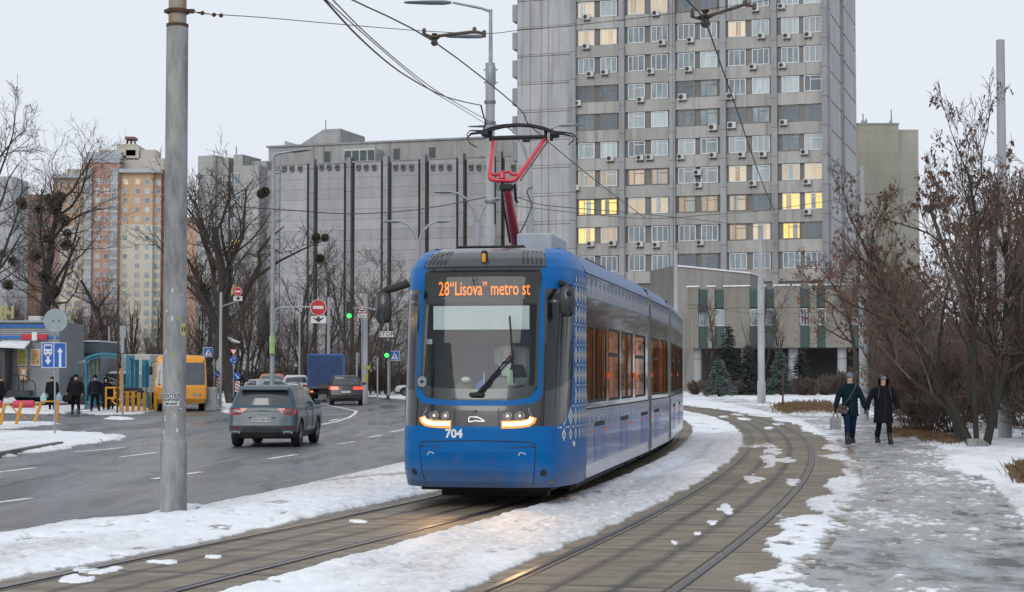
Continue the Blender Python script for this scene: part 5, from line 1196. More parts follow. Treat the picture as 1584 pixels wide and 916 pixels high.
hd = tree('hedge_bush', 'low clipped brown hedge bush in front of the low wing', (0, 0, 0), grow(92, 1.5, .02, 2, (12, 8), up=.6, spread=.5, bare=.0, stems=16, lean=.5, minr=.012), group='low hedge bushes across the snow field', bark=TWIGR, twig=TWIGR, cat='hedge')
b0 = True
for i in range(26):
    q = G(1078+i*14+rt.uniform(-4, 4), 611+rt.uniform(-1, 1.5)); s = rt.uniform(.8, 1.25)*(1.5 if i > 13 else 1)
    if b0: hd.location = q; b0 = False; o = hd
    else: o = place(hd, q, rt.uniform(0, 6), s)
    w_ = 'under the spruces' if i < 6 else 'beside the pale pole' if i < 10 else 'behind the round post' if i < 14 else 'behind the dry grass' if i < 18 else 'behind the two women'
    o['label'] = 'low brown hedge bush '+w_; o['group'] = 'low hedge bushes '+w_
# dense trees right behind and outside the frame on the right (the tram's side mirrors them)
rb = tree('park_tree', 'bare park tree beyond the right edge of the picture', (0, 0, 0), grow(95, 13, .2, 4, (9, 6, 5, 4), spread=.8, minr=.01, leaf=.2, leafs=.16), group='bare park trees on the right', twig=TWIGR)
q0 = True
for (x, y, s) in [(33, 100, .75), (40, 112, .8), (46, 120, .9), (30, 122, .7), (52, 105, .9), (22, 75, .5), (27, 88, .6)]+[(22+rt.uniform(0, 30), 30+i*4.5, rt.uniform(.7, 1.0)) for i in range(22)]:
    if x/y < .262 and y > 70 and x/y < .2: continue
    if 0.1 < x/y < .31 and y < 60: x = y*.33+2
    if q0: rb.location = (x, y, 0); rb.scale = (s, s, s); q0 = False
    else: place(rb, (x, y, 0), rt.uniform(0, 6), s)
# rows of trees behind the camera and to its left, mirrored in the tram's glass
lb = None
for i in range(20):
    a = R(-160+i*7.3); rr_ = rt.uniform(26, 44); x, y = -math.cos(a)*rr_ if 0 else math.sin(R(95+i*9))*rr_, math.cos(R(95+i*9))*rr_
    o = place(rb, (x, y, 0), rt.uniform(0, 6), rt.uniform(.9, 1.25)); o['label'] = 'bare tree behind the viewpoint, outside the picture'; o['group'] = 'bare trees behind the viewpoint'
# conifers
def conifer(seed, h, w):
    rg = random.Random(seed); tr = MB(); cr = MB(); tr.tube([(0, 0, 0), (0, 0, h)], [.12, .02], 6)
    n = int(h*4.2)
    for i in range(n):
        z = .4+(h-.5)*i/n; L = w*(1-z/h)**.85*rg.uniform(.8, 1.15)+.1; k = 9
        for j in range(k):
            az = rg.uniform(0, 6.28); d = Vector((math.cos(az), math.sin(az), -.25)); q = Vector((0, 0, z)); nseg = int(L/.16)+1
            tr.tube([q, q+d*L], [.02, .006], 3, False)
            for s in range(nseg):
                e = q+d*L*(s+.5)/nseg
                for u in range(4):
                    v = (Vector((rg.gauss(0, 1), rg.gauss(0, 1), rg.gauss(0, .6)))+d*.8).normalized()*rg.uniform(.14, .30); t = v.orthogonal().normalized()*.035; cr.add([e, e+v*.5+t, e+v, e+v*.5-t], [(0, 1, 2, 3)])
    return tr, cr
NEED = mat('needles_dark', (.022, .035, .022), (.012, .022, .016), rough=.85, scale=3); NEEDB = mat('needles_blue_frosted', (.10, .135, .135), (.05, .075, .07), rough=.8, scale=2)
for (px, py, hp, w, mm, kd, lab) in ((1127, 612, 112, 1.6, NEED, 'spruce_tree', 'tallest dark green spruce in front of the low wing'), (1157, 612, 82, 1.5, NEED, 'spruce_tree', 'shorter dark spruce just right of the tallest one'),
                             (1113, 614, 62, 1.5, NEEDB, 'blue_spruce', 'small frosted blue spruce beside the end of the tram'), (1208, 612, 72, 1.5, NEEDB, 'blue_spruce', 'frosted blue spruce to the right of the pale lamp pole'),
                             (1143, 612, 50, 1.2, NEEDB, 'blue_spruce', 'smallest frosted spruce in front of the two dark spruces'), (1240, 610, 70, 1.5, NEED, 'spruce_tree', 'dark spruce behind the short round concrete post')):
    q = G(px, py); h = hp*q.y/2700; tr, cr = conifer(px, h, w); t = thing(kd, lab, 'tree', q); tr.build('trunk', BARK, t); cr.build('crown', mm, t)
for (px, py, h) in ((1180, 616, 9), (1100, 612, 9), (1210, 612, 9), (1140, 610, 10)):
    q = G(px, py); tree('slender_tree', {1180: 'thin bare sapling just left of the pale lamp pole', 1100: 'thin bare sapling nearest the end of the tram', 1210: 'thin bare sapling right of the pale lamp pole', 1140: 'thin bare sapling between the dark spruces'}[px], q, grow(px, h, .09, 3, (12, 6, 4), up=.9, spread=.5, bare=.25, lenf=.42, minr=.012))
# dry grass
def grass(name, pts, n, h, loc_px):
    m = MB(); rg = random.Random(n)
    for i in range(n):
        x, y = rg.choice(pts); q = G(x+rg.gauss(0, 9), y+rg.gauss(0, 2.4), .03); d = Vector((rg.gauss(0, .35), rg.gauss(0, .35), 1)).normalized()*h*rg.uniform(.4, 1.2); t = Vector((rg.gauss(0, 1), rg.gauss(0, 1), 0)).normalized()*.0035
        m.add([q-t, q+t, q+d*.6+t*.6+Vector((0, 0, 0)), q+d+Vector((rg.gauss(0, .08), 0, 0))], [(0, 1, 2, 3)])
    o = m.build(name, mat('dry_grass', (.17, .11, .06), (.10, .065, .035), rough=.9), None); o['kind'] = 'stuff'
grass('dry_grass', [(1220, 636), (1240, 632), (1262, 632), (1285, 634), (1300, 636), (1250, 628), (1275, 628), (1230, 629), (1215, 631)], 3000, .26, None)
grass('dry_grass', [(1580, 738), (1590, 745), (1600, 740)], 700, .3, None)
grass('dry_grass', [(1420, 668), (1440, 678), (1470, 682), (1400, 672)], 2200, .16, None)
struct(MB().box(0, .01, 0, .01, -2, -1.99).build('soil', BARK)) if 0 else None
# ------------------------------------------------------------------ vehicles
GLV = mat('vehicle_glass', (.025, .035, .042), (.05, .065, .072), rough=.06, coat=1, scale=1.4)
PLAS = mat('bumper_plastic', (.028, .030, .032), (.045, .047, .05), rough=.55, scale=3); TYRE = mat('tyre', (.015, .015, .016), (.03, .03, .03), rough=.85, scale=6)
RIM = mat('rim_alloy', (.25, .26, .28), (.12, .12, .13), rough=.35, metal=.8, scale=4)
def ltab(tab, z):
    if z <= tab[0][0]: return tab[0][1:]
    for a, b in zip(tab, tab[1:]):
        if z <= b[0]:
            t = (z-a[0])/(b[0]-a[0]); return tuple(u+(v-u)*t for u, v in zip(a[1:], b[1:]))
    return tab[-1][1:]
def vshell(root, tab, zone, mats, dz=.03, ns=70, nr=14, nc=7, cap=None, subs=()):
    """body loft: for each height z an outline (rear y, front y, half width, rear radius, front radius, rear bulge)"""
    zs_ = sorted(set([t[0] for t in tab]+list(np.arange(tab[0][0], tab[-1][0], dz)))); rings = []
    for z in zs_:
        yr, yf, w, rr, rf, bu = ltab(tab, z); half = []
        for i in range(nr): x = (w-rr)*i/nr; half.append((x, yr+bu*(x/w)**2))
        yb = yr+bu*((w-rr)/w)**2
        for i in range(nc): a = math.pi/2*i/nc; half.append((w-rr+rr*math.sin(a), yb+rr-rr*math.cos(a)))
        for i in range(ns): half.append((w, yb+rr+(yf-rf-yb-rr)*i/ns))
        for i in range(nc): a = math.pi/2*i/nc; half.append((w-rf+rf*math.cos(a), yf-rf+rf*math.sin(a)))
        for i in range(nr+1): x = (w-rf)*(1-i/nr); half.append((x, yf+bu*.0+.08*(1-(x/w)**2)-.08*(1-((w-rf)/w)**2)))
        ring_ = [(x, y, z) for x, y in half]+[(-x, y, z) for x, y in reversed(half[1:-1])]; rings.append(ring_)
    n = len(rings[0]); parts = {}
    for j in range(len(rings)-1):
        for i in range(n):
            q = [rings[j][i], rings[j][(i+1) % n], rings[j+1][(i+1) % n], rings[j+1][i]]; c = [sum(p[k] for p in q)/4 for k in range(3)]
            yr, yf, w = ltab(tab, c[2])[:3]; k = zone(c[0], c[1], c[2], yr, yf, w)
            if k: parts.setdefault(k, []).append((j, i))
    top = rings[-1]; made = {}
    for k, cells in parts.items():
        used = {}; m = MB()
        def vid(j, i):
            i %= n
            if (j, i) not in used: used[(j, i)] = len(m.v); m.v.append(rings[j][i])
            return used[(j, i)]
        for j, i in cells: m.f.append((vid(j, i), vid(j, i+1), vid(j+1, i+1), vid(j+1, i))); m.m.append(0)
        if k == 'body': m.add(top, [tuple(range(n))])
        made[k] = m.build(k.split(':')[0], mats[k.split(':')[0]], root, smooth=35)
    return made
def wheel(root, x, y, r, w, side):
    e = bpy.data.objects.new('wheel', None)
    m = MB(); pr = [(r*.62, -w/2), (r*.93, -w/2), (r, -w*.36), (r, w*.36), (r*.93, w/2), (r*.62, w/2)]; N = 28
    for k in range(N):
        a = 2*math.pi*k/N; m.v += [(x+b, y+q*math.cos(a), r+q*math.sin(a)) for q, b in pr]
    np_ = len(pr)
    for k in range(N):
        for i in range(np_): m.f.append((k*np_+i, k*np_+(i+1) % np_, ((k+1) % N)*np_+(i+1) % np_, ((k+1) % N)*np_+i)); m.m.append(0)
    t = m.build('wheel', TYRE, root, smooth=40)
    m = MB(); xo = x+side*w*.40; m.cyl((x, y, r), (xo-side*.03, y, r), r*.60, n=20); 
    for k in range(5):
        a = 2*math.pi*k/5; m.tube([(xo, y, r), (xo, y+r*.6*math.cos(a), r+r*.6*math.sin(a))], [.035, .03], 4)
    m.tube([(xo, y+r*.62*math.cos(2*math.pi*k/24), r+r*.62*math.sin(2*math.pi*k/24)) for k in range(25)], .018, 4)
    m.build('rim', RIM, t); return t
SUVT = [(.26, .14, 4.28, .83, .16, .34, .05), (.40, .03, 4.42, .90, .16, .36, .08), (.58, 0, 4.48, .925, .17, .36, .09), (.80, .05, 4.46, .93, .18, .36, .09), (.96, .09, 4.36, .925, .18, .36, .09), (1.03, .11, 4.10, .915, .18, .36, .09),
        (1.07, .13, 3.60, .90, .18, .34, .09), (1.11, .16, 3.36, .875, .18, .30, .09), (1.30, .25, 3.07, .82, .17, .28, .09), (1.48, .34, 2.74, .745, .16, .28, .09), (1.57, .36, 2.50, .69, .15, .28, .09), (1.625, .48, 2.25, .62, .14, .26, .08), (1.645, .70, 1.95, .48, .12, .2, .05)]
SEDT = [(.22, .14, 4.28, .80, .16, .34, .05), (.40, .03, 4.36, .86, .16, .36, .08), (.62, 0, 4.38, .88, .17, .36, .09), (.84, .04, 4.25, .88, .18, .36, .09), (.93, .12, 4.0, .86, .18, .36, .09), (.98, .45, 3.45, .84, .18, .34, .09),
        (1.01, .62, 3.25, .82, .18, .30, .09), (1.16, .82, 3.02, .76, .17, .28, .09), (1.30, 1.0, 2.72, .69, .16, .28, .09), (1.39, 1.15, 2.45, .62, .15, .28, .08), (1.43, 1.35, 2.2, .48, .12, .2, .05)]
def car(name, label, paint, loc, rz, tab=SUVT, s=1., detail=False, lampe=1.0, plate=True, lampc=None, wr=.35, dz=.04):
    t = thing(name, label, 'car', loc, rz, None, s); zb = 1.11 if tab is SUVT else 1.0; zt = 1.50 if tab is SUVT else 1.33; wy = (.82, 3.48) if tab is SUVT else (.85, 3.42)
    def zone(x, y, z, yr, yf, w):
        ax = abs(x)
        if ax > w*.75:
            for q in wy:
                d2 = (y-q)**2+(z-wr)**2
                if d2 < (wr+.055)**2: return None
                if d2 < (wr+.11)**2 and z < .8: return 'cladding'
        if z < .43 or (z < .52 and y < .3 and ax < .55): return 'cladding'
        rear = y < yr+.22 and ax < w-.10; side = ax > w-.05 and not y < yr+.20; front = y > yf-.40 and ax < w-.10
        if zb < z < zt:
            if y < yr+.13 and ax < w-.13 and z > zb+.02: return 'rear_window'
            if front: return 'windscreen'
            f = (z-zb)/(zt-zb)
            if side and y < yf-.34 and z > zb+.03:
                y0 = yr+.55+.10*f+.25*(1-f)*0; 
                if y < y0+.0: return 'body'
                if abs(y-(yr+1.35)) < .04 or abs(y-(yr+2.15-.0)) < .045: return 'window_pillar'
                return 'side_window:'+('a' if y < yr+1.35 else 'b' if y < yr+2.15 else 'c')+('R' if x > 0 else 'L')
        if .86 < z < 1.00 and y < yr+.30 and ax > .40 and not detail: return 'tail_lamp:'+('R' if x > 0 else 'L')
        return 'body'
    tl = mat('tail_lamp_'+('on' if lampe > .6 else 'dim'), (.32, .015, .02), (.2, .01, .015), rough=.2, coat=1, emit=(1, .045, .012), es=lampe*.55)
    vshell(t, tab, zone, {'body': paint, 'cladding': PLAS, 'rear_window': GLV, 'windscreen': GLV, 'side_window': GLV, 'window_pillar': BLK, 'tail_lamp': tl}, dz=dz, ns=110 if detail else 60)
    m = MB(); m.box(-.74, .74, .35, 4.0, .22, .9); m.build('underbody', RUB, t)
    for y in wy:
        for sd in (-1, 1): wheel(t, sd*.80, y, wr, .23, sd)
    if plate:
        m = MB(); yq = ltab(tab, .74)[0]+.012; m.box(-.26, .26, yq-.05, yq-.035, .67, .79); pl_ = m.build('number_plate', mat('plate_white', (.55, .56, .55), (.45, .46, .45), rough=.5), t)
    for sd in (-1, 1):
        m = MB(); m.rbox((sd*(1.0 if tab is SUVT else .93), ltab(tab, 1.2)[1]-.30, zb+.06), (.20, .13, .15), .03); m.build('door_mirror', paint, t)
    return t
SUVP = mat('paint_slate', (.028, .062, .088), (.022, .050, .072), rough=.32, metal=.0, coat=.25, scale=2)
grime(SUVP, .8, .7, sc_=5)
sg = G(403, 692.5, ZR)
suv = car('grey_suv', 'slate grey SUV with roof rails driving away on the wet road', SUVP, (sg.x+.02, sg.y, ZR), R(-3.2), detail=True, lampe=.18, dz=.02)
m = MB(); m.prism([(.36, 1.60), (.30, 1.53), (.22, 1.515), (.24, 1.545), (.42, 1.62)], lambda a, b, d: Vector((-.66+d, a-.0, b)), 1.32); m.build('spoiler', SUVP, suv)
TLR = mat('suv_lamp_red', (.30, .01, .015), (.2, .01, .012), rough=.15, coat=1, emit=(1, .03, .03), es=.12)
for sd in (-1, 1):
    yq = lambda x, z: ltab(SUVT, z)[0]+.09*(x/.93)**2
    def rp(poly, off, thick=.03):
        m = MB(); vs = []
        for x, z in poly:
            y = yq(x, z); 
            if abs(x) > .76: y = yq(.76, z)+.18-math.sqrt(max(0, .18**2-(min(abs(x), .93)-.75)**2))
            vs.append(Vector((sd*x, y-off, z)))
        return vs
    outer = [(.38, 1.03), (.60, 1.035), (.78, 1.03), (.895, 1.0), (.90, .92), (.86, .87), (.70, .865), (.55, .90)]
    m = MB(); vs = rp(outer, .025); n = len(vs); m.add(vs+[v+Vector((0, .08, 0)) for v in vs], [tuple(range(n))]+[(i, (i+1) % n, (i+1) % n+n, i+n) for i in range(n)]); tlm = m.build('tail_lamp', TLR, suv)
    m = MB(); vs = rp([(.50, .985), (.80, .985), (.84, .96), (.82, .905), (.70, .90), (.60, .92)], .03); m.add(vs, [tuple(range(len(vs)))]); m.build('smoked_lens', mat('smoked_lens', (.03, .015, .02), rough=.2, coat=1), tlm)
    m = MB(); vs = rp([(.62, .49), (.82, .50), (.82, .545), (.60, .54)], .02); m.add(vs, [tuple(range(4))]); m.build('rear_reflector', mat('reflector_red', (.16, .02, .02), rough=.3), suv)
    m = MB(); m.rbox((sd*.70, .045, .385), (.26, .10, .075), .02); m.build('exhaust_trim', CHR, suv); m = MB(); m.rbox((sd*.70, -.008, .385), (.20, .02, .04), .008); m.build('exhaust_slot', RUB, suv)
    m = MB(); m.tube([(sd*.60, .75, 1.615), (sd*.61, .85, 1.69), (sd*.62, 1.3, 1.705), (sd*.62, 2.1, 1.685), (sd*.61, 2.35, 1.60)], [.015, .022, .022, .022, .015], 6); m.build('roof_rail', mat('rail_alloy', (.5, .52, .54), rough=.3, metal=.7), suv, smooth=60)
    m = MB(); m.box(sd*.925, sd*.945, 1.05, 3.25, .42, .47) if 0 else m.box(sd*.915, sd*.936, 1.4, 2.3, .50, .53); m.build('door_trim', CHR, suv)
    for y in (1.5, 2.3): m = MB(); m.rbox((sd*.935, y, .97), (.03, .20, .035), .01); m.build('door_handle', SUVP, suv)
    for y in (1.62, 2.52): m = MB(); m.box(sd*.925, sd*.9345, y-.006, y+.006, .45, 1.10); m.build('door_seam', SEAM, suv)
m = MB(); vs = [Vector((x, .10+.09*(x/.93)**2-.035, z)) for x, z in ((-.62, .985), (-.62, .96), (0, .955), (.62, .96), (.62, .985), (0, .98))]; m.add(vs+[v+Vector((0, .04, 0)) for v in vs], [tuple(range(6))]+[(i, (i+1) % 6, (i+1) % 6+6, i+6) for i in range(6)]); m.build('chrome_bar', mat('pale_chrome', (.5, .52, .54), rough=.25, metal=.6), suv)
m = MB(); m.tube([(-.12, .055, .90), (-.07, .055, .875), (0, .055, .89), (.07, .055, .875), (.12, .055, .90)], .010, 5); m.build('badge', mat('badge_green', (.25, .55, .40), rough=.3), suv)
m = MB(); m.prism([(-.36, .80), (.36, .80), (.28, .62), (-.28, .62)], lambda a, b, d: Vector((a, .052+d, b)), .05); m.build('plate_recess', PLAS, suv)
for o_ in suv.children:
    if o_.name.startswith('number_plate'): text('KA 3184 EP', .10, 'plate_text', mat('plate_black', (.02, .02, .02)), o_, face_cam((0, ltab(SUVT, .74)[0]-.040, .73)), 1.0, .001)
m = MB(); m.box(-.72, .72, .0, .06, .50, .60) if 0 else m.tube([(-.15, .22, 1.12), (.02, .21, 1.135), (.16, .21, 1.12)], .014, 5); m.build('rear_wiper', RUB, suv)
# other traffic
DKP = mat('paint_black', (.012, .012, .016), (.022, .021, .025), rough=.4, coat=.25, scale=2); WHP = mat('paint_white', (.62, .64, .66), (.52, .54, .56), rough=.35, coat=.5, scale=1.5)
ORP = mat('paint_orange_red', (.50, .10, .05), (.42, .08, .04), rough=.35, coat=.5); SVP = mat('paint_silver', (.38, .41, .43), (.30, .33, .35), rough=.35, coat=.5, metal=.3)
q = G(535, 623.5, ZR); q = P(535, 623, 108); car('dark_suv', 'black SUV with lit red tail lamps driving behind the blue box truck', DKP, (q.x, 108, ZR), R(5), s=1.12, lampe=2.5)
q = P(458, 600, 128); car('white_car', 'white saloon with amber reflections just left of the blue box truck', WHP, (q.x, 128, ZR), R(8), tab=SUVT, s=1.12, lampe=.3)
q = P(420, 600, 140); car('orange_taxi', 'orange-red car with lit tail lamps partly behind the tall grey lamp post', ORP, (q.x, 140, ZR), R(6), tab=SEDT, s=1.35, lampe=3)
q = P(437, 600, 156); car('silver_car', 'small silver car ahead of the orange-red car', SVP, (q.x, 156, ZR), R(10), tab=SEDT, s=1.35, lampe=2)
q = P(356, 601, 122); car('silver_suv', 'silver SUV turning beside the blue arrow sign', SVP, (q.x+1.2, 122, ZR), R(-52), tab=SUVT, s=.95, lampe=1.6)
q = P(128, 612, 106); car('dark_van', 'dark parked car behind the standing men at the bus shelter', DKP, (q.x-1.5, 107, ZR), R(-62), tab=SUVT, s=1.1, lampe=.0)
q = P(96, 600, 112); tv = car('teal_van', 'teal parked car between the kiosk and the bus shelter', mat('paint_teal', (.02, .26, .21), (.02, .22, .18), rough=.35, coat=.4), (q.x+1.0, 110, ZR), R(165), tab=SUVT, s=1.15, lampe=0)
for i, (pxx, Y) in enumerate(((690, 150),)):
    q = P(pxx, 600, Y); car('parked_car', ['distant white car beyond the trees right of the box truck', 'distant dark car beyond the trees behind the tram', 'far white parked car between the tree trunks', 'far dark parked car behind the orange-red car'][i], [WHP, DKP, WHP, DKP][i], (q.x, Y, ZR), R(80), tab=SEDT, s=1., dz=.08)
# blue box truck
q = P(503, 618, 124); tk = thing('box_truck', 'blue tarpaulin box truck seen from behind on the road ahead', 'truck', (q.x, 124, ZR), R(4))
grime(DKP, .8, .6); grime(WHP, .9, .6); TARP = mat('tarpaulin_blue', (.035, .075, .19), (.022, .05, .13), rough=.6, scale=.8, stretch=(1, 1, .6)); TARPS = mat('tarpaulin_side', (.05, .13, .34), (.035, .10, .27), rough=.55, scale=1)
m = MB(); m.rbox((0, 2.4, 2.15), (2.55, 4.8, 2.4), .06); m.build('cargo_box', TARPS, tk)
m = MB(); m.box(-1.18, 1.18, -.03, .01, 1.12, 3.22); m.build('rear_flap', TARP, tk)
m = MB(); m.box(-1.27, 1.27, -.06, .05, .88, 1.02); m.box(-.45, 1.2, -.08, -.05, .96, 1.18); m.build('tail_board', mat('dirty_wood', (.14, .13, .11), (.09, .08, .07), rough=.8), tk)
m = MB(); m.box(-.45, .45, .1, 6.8, .55, .85); m.box(-1.1, 1.1, .2, .35, .5, .62); m.build('chassis', RUB, tk)
m = MB(); m.rbox((0, 5.9, 1.45), (2.1, 1.9, 1.9), .15); m.build('cab', TARPS, tk)
for sd in (-1, 1):
    for y in (1.3, 5.6): wheel(tk, sd*.92, y, .42, .36, sd)
    m = MB(); m.box(sd*.95-.12, sd*.95+.12, -.07, -.02, .62, .74); m.build('tail_lamp', mat('truck_lamp', (.5, .12, .03), emit=(1, .3, .05), es=.8), tk)
m = MB(); m.box(.62, .95, -.10, -.06, .68, .80); m.build('number_plate', mat('plate_yellow', (.6, .38, .06), rough=.5), tk)
# yellow bus
q = G(279, 636, ZR); bus = thing('yellow_bus', 'yellow minibus facing the viewer behind the big concrete pole', 'bus', (q.x, q.y, ZR), R(10))
YEL = mat('bus_yellow', (.72, .30, .008), (.64, .26, .008), rough=.35, coat=.4, scale=1.2)
bus.scale = (1.14, 1.1, 1.04); grime(YEL, 1.0, .5, sc_=4)
BT = [(.38, .0, 7.0, 1.10, .14, .2, .05), (.6, -.10, 7.0, 1.17, .14, .2, .08), (1.15, -.06, 7.0, 1.18, .14, .2, .08), (1.3, -.02, 7, 1.18, .14, .2, .08), (2.4, .26, 6.95, 1.14, .14, .2, .08), (2.62, .34, 6.9, 1.10, .14, .2, .08), (2.76, .5, 6.8, 1.02, .14, .2, .08), (2.80, .8, 6.6, .8, .1, .15, .05)]
def bz(x, y, z, yr, yf, w):
    ax = abs(x)
    if z < .75 and ax > w*.8 and (abs(y-1.3) < .48 or abs(y-5.5) < .48): return None
    if 1.30 < z < 2.42 and y < yr+.16 and ax < w-.09: return 'windscreen'
    if 1.35 < z < 2.30 and ax > w-.04 and .35 < y < 6.7 and (y % 1.25) > .12: return 'side_window:%d%s' % (int(y//1.25), 'R' if x > 0 else 'L')
    if z < .50 and y < .3: return 'bumper'
    return 'body'
vshell(bus, BT, bz, {'body': YEL, 'windscreen': GLV, 'side_window': GLV, 'bumper': YEL}, dz=.05, ns=70)
for sd in (-1, 1):
    for x, r_, mm in ((.62, .075, CHR), (.84, .075, CHR), (1.0, .05, mat('amber_lens', (.75, .32, .01)))):
        m = MB(); m.cyl((sd*x, .02 if x < .95 else .09, .83), (sd*x, -.09 if x < .95 else -.03, .83), r_, n=14); m.build('headlight', mm, bus)
    m = MB(); m.tube([(sd*1.0, .25, 2.5), (sd*1.30, -.05, 2.45), (sd*1.34, -.08, 2.2)], .02, 5); ma = m.build('mirror_arm', RUB, bus); m = MB(); m.rbox((sd*1.34, -.08, 2.02), (.17, .09, .42), .03); m.build('mirror', RUB, ma)
    for y in (1.3, 5.5): wheel(bus, sd*.95, y, .40, .28, sd)
m = MB(); m.box(-.20, .20, -.12, -.07, .72, 1.0); m.build('grille', mat('brown_grille', (.22, .12, .03), rough=.7), bus)
m = MB(); m.box(-.16, .16, -.11, -.06, .48, .58); m.build('number_plate', mat('plate_dull', (.25, .22, .1), rough=.6), bus)
m = MB(); m.tube([(-.6, -.0, 1.34), (-.1, .0, 1.40)], .014, 4); m.build('wiper', RUB, bus); m = MB(); m.box(-1.0, 1.0, .3, 6, .5, .9); m.build('floor', RUB, bus)
m = MB(); m.box(-.5, .5, .30, .34, 2.48, 2.58) if 0 else m.box(-1.0, 1.0, .16, .18, 1.0, 1.03); m.build('front_crease', mat('bus_seam', (.3, .12, .01), rough=.6), bus)
# white delivery truck by the shelter
q = P(181, 578, 112); wt = thing('delivery_truck', 'white delivery truck with a brown advert on its box behind the bus shelter', 'truck', (q.x, 112, ZR), R(-24))
m = MB(); m.rbox((0, 4.3, 1.95), (2.2, 4.6, 2.5), .05); m.build('cargo_box', mat('box_white', (.52, .52, .50), (.42, .42, .41), rough=.5), wt)
m = MB(); m.box(-1.125, -1.105, 2.3, 6.4, .95, 3.05); m.build('advert_panel', mat('advert_brown', (.32, .13, .07), (.45, .26, .15), rough=.5, scale=1.1), wt)
m = MB(); m.box(-1.14, -1.126, 3.2, 4.3, 1.5, 2.3); m.build('advert_picture', mat('advert_pale', (.5, .42, .36), (.35, .2, .15), rough=.5, scale=3), wt)
m = MB(); m.rbox((0, .95, 1.25), (1.95, 1.9, 1.7), .2); m.build('cab', mat('cab_white', (.55, .57, .56), rough=.4), wt); m = MB(); m.box(-.85, .85, -.03, .03, 1.2, 1.95); m.build('windscreen', GLV, wt)
for sd in (-1, 1):
    for y in (.9, 5.2): wheel(wt, sd*.85, y, .38, .3, sd)
m = MB(); m.box(-.4, .4, .5, 6, .45, .7); m.build('chassis', RUB, wt)
# ------------------------------------------------------------------ poles, lamps, wires
CON = mat('pole_concrete', (.30, .305, .31), (.13, .135, .14), rough=.8, scale=5, stretch=(1, 1, .3), lo=.40, hi=.68, detail=10, bump=.3, bscale=20)
CON2 = mat('pole_concrete_pale', (.40, .41, .43), (.28, .29, .30), rough=.85, scale=1.5, stretch=(1, 1, .3), detail=8)
GALV = mat('galvanised', (.33, .37, .40), (.24, .27, .30), rough=.5, metal=.4, scale=3)
def PL(t, x, y, Y): return P(x, y, Y)-t.location
# the big pole on the left: stepped concrete, clamp ring, posters
b = G(268, 797, -.05); pole = thing('catenary_pole', 'thick stepped concrete pole with posters rising out of the snow bank at the front left', 'pole', (b.x, b.y, -.05))
Yp = b.y; s_p = 2700/Yp
h1 = PL(pole, 268, 683, Yp).z; h2 = PL(pole, 268, 44, Yp).z
m = MB(); m.tube([(0, 0, -.2), (0, 0, h1)], [.178, .172], 32); m.tube([(0, 0, h1-.001), (0, 0, h1+.02)], [.172, .155], 32); m.tube([(0, 0, h1+.018), (0, 0, h2), (0, 0, h2+.05)], [.154, .142, .122], 32); pm = m.build('shaft', CON, pole, smooth=50)
m = MB(); m.tube([(0, 0, h2+.04), (0, 0, h2+2.2)], [.118, .112], 28); m.build('steel_top', mat('stained_top', (.30, .31, .31), (.28, .17, .07), rough=.6, scale=2.5, stretch=(1, 1, .5), lo=.45, hi=.62), pole, smooth=50)
m = MB(); m.tube([(0, 0, h2+.02), (0, 0, h2+.055)], [.146, .146], 28); m.build('rust_stain', RUST, pole)
zc = PL(pole, 275, 18, Yp).z; m = MB(); m.tube([(0, 0, zc-.025), (0, 0, zc+.025)], [.150, .150], 24); m.rbox((.16, -.02, zc), (.14, .03, .06), .008); m.rbox((-.15, -.02, zc), (.05, .03, .05), .008); m.build('clamp_ring', RUST, pole)
def wrap(o, r, th0, z0):    # bend a flat decal (x along, y up) round the shaft
    for v in o.data.vertices:
        a = th0+v.co.x/r; q = r+.002+v.co.z; v.co = Vector((q*math.sin(a), -q*math.cos(a), z0+v.co.y))
def patch(name, w, h, th0, z0, m_, lift=.0, r=.152, n=10):
    m = MB(); vs = [(w*(i/n-.5), s*h/2, lift) for s in (-1, 1) for i in range(n+1)]; m.add(vs, [(i, i+1, n+2+i, n+1+i) for i in range(n)]); o = m.build(name, m_, pole); wrap(o, r, th0, z0); return o
zp = PL(pole, 264, 618, Yp).z; PAP = mat('poster_paper', (.55, .56, .56), (.40, .41, .42), rough=.7, scale=14); INK = mat('ink_black', (.015, .015, .018), rough=.7)
patch('poster', .225, .165, -.10, zp, PAP)
for s, sz, dz, sx in (('ХОСТЕЛ', .068, .045, .82), ('НА КУТУЗОВ', .045, -.008, .74), ('063 218 47', .035, -.055, 1.0)):
    o = text(s, sz, 'poster_text', INK, pole, None, sx, .0005, .002)
    wrap(o, .1535, -.10, zp+dz)
m = MB(); n = 20; m.add([(0, 0, 0)]+[(.085*math.cos(6.283*i/n)*.7, .085*math.sin(6.283*i/n), 0) for i in range(n)], [(0, 1+i, 1+(i+1) % n) for i in range(n)]); o = m.build('number_badge', mat('badge_yellow', (.55, .48, .14), (.45, .38, .1), rough=.6), pole); zb = PL(pole, 286, 510, Yp).z; wrap(o, .150, 1.05, zb)
o = text('14', .105, 'badge_number', INK, pole, None, .8, .0005, .002); wrap(o, .1515, 1.05, zb)
rg = random.Random(8)
for k in range(26):
    m = MB(); nn = rg.randint(5, 8); w_, h_ = rg.uniform(.008, .03), rg.uniform(.012, .05); m.add([(w_*math.cos(6.283*i/nn)*rg.uniform(.5, 1), h_*math.sin(6.283*i/nn)*rg.uniform(.5, 1), 0) for i in range(nn)], [tuple(range(nn))])
    yy_ = rg.uniform(545, 678) if k < 20 else rg.uniform(440, 545); o = m.build('paper_scrap', PAP if rg.random() < .8 else mat('scrap_yellow', (.45, .36, .05), rough=.7), pole); wrap(o, .1525, rg.uniform(-1.2, 1.2), PL(pole, 268, yy_, Yp).z)
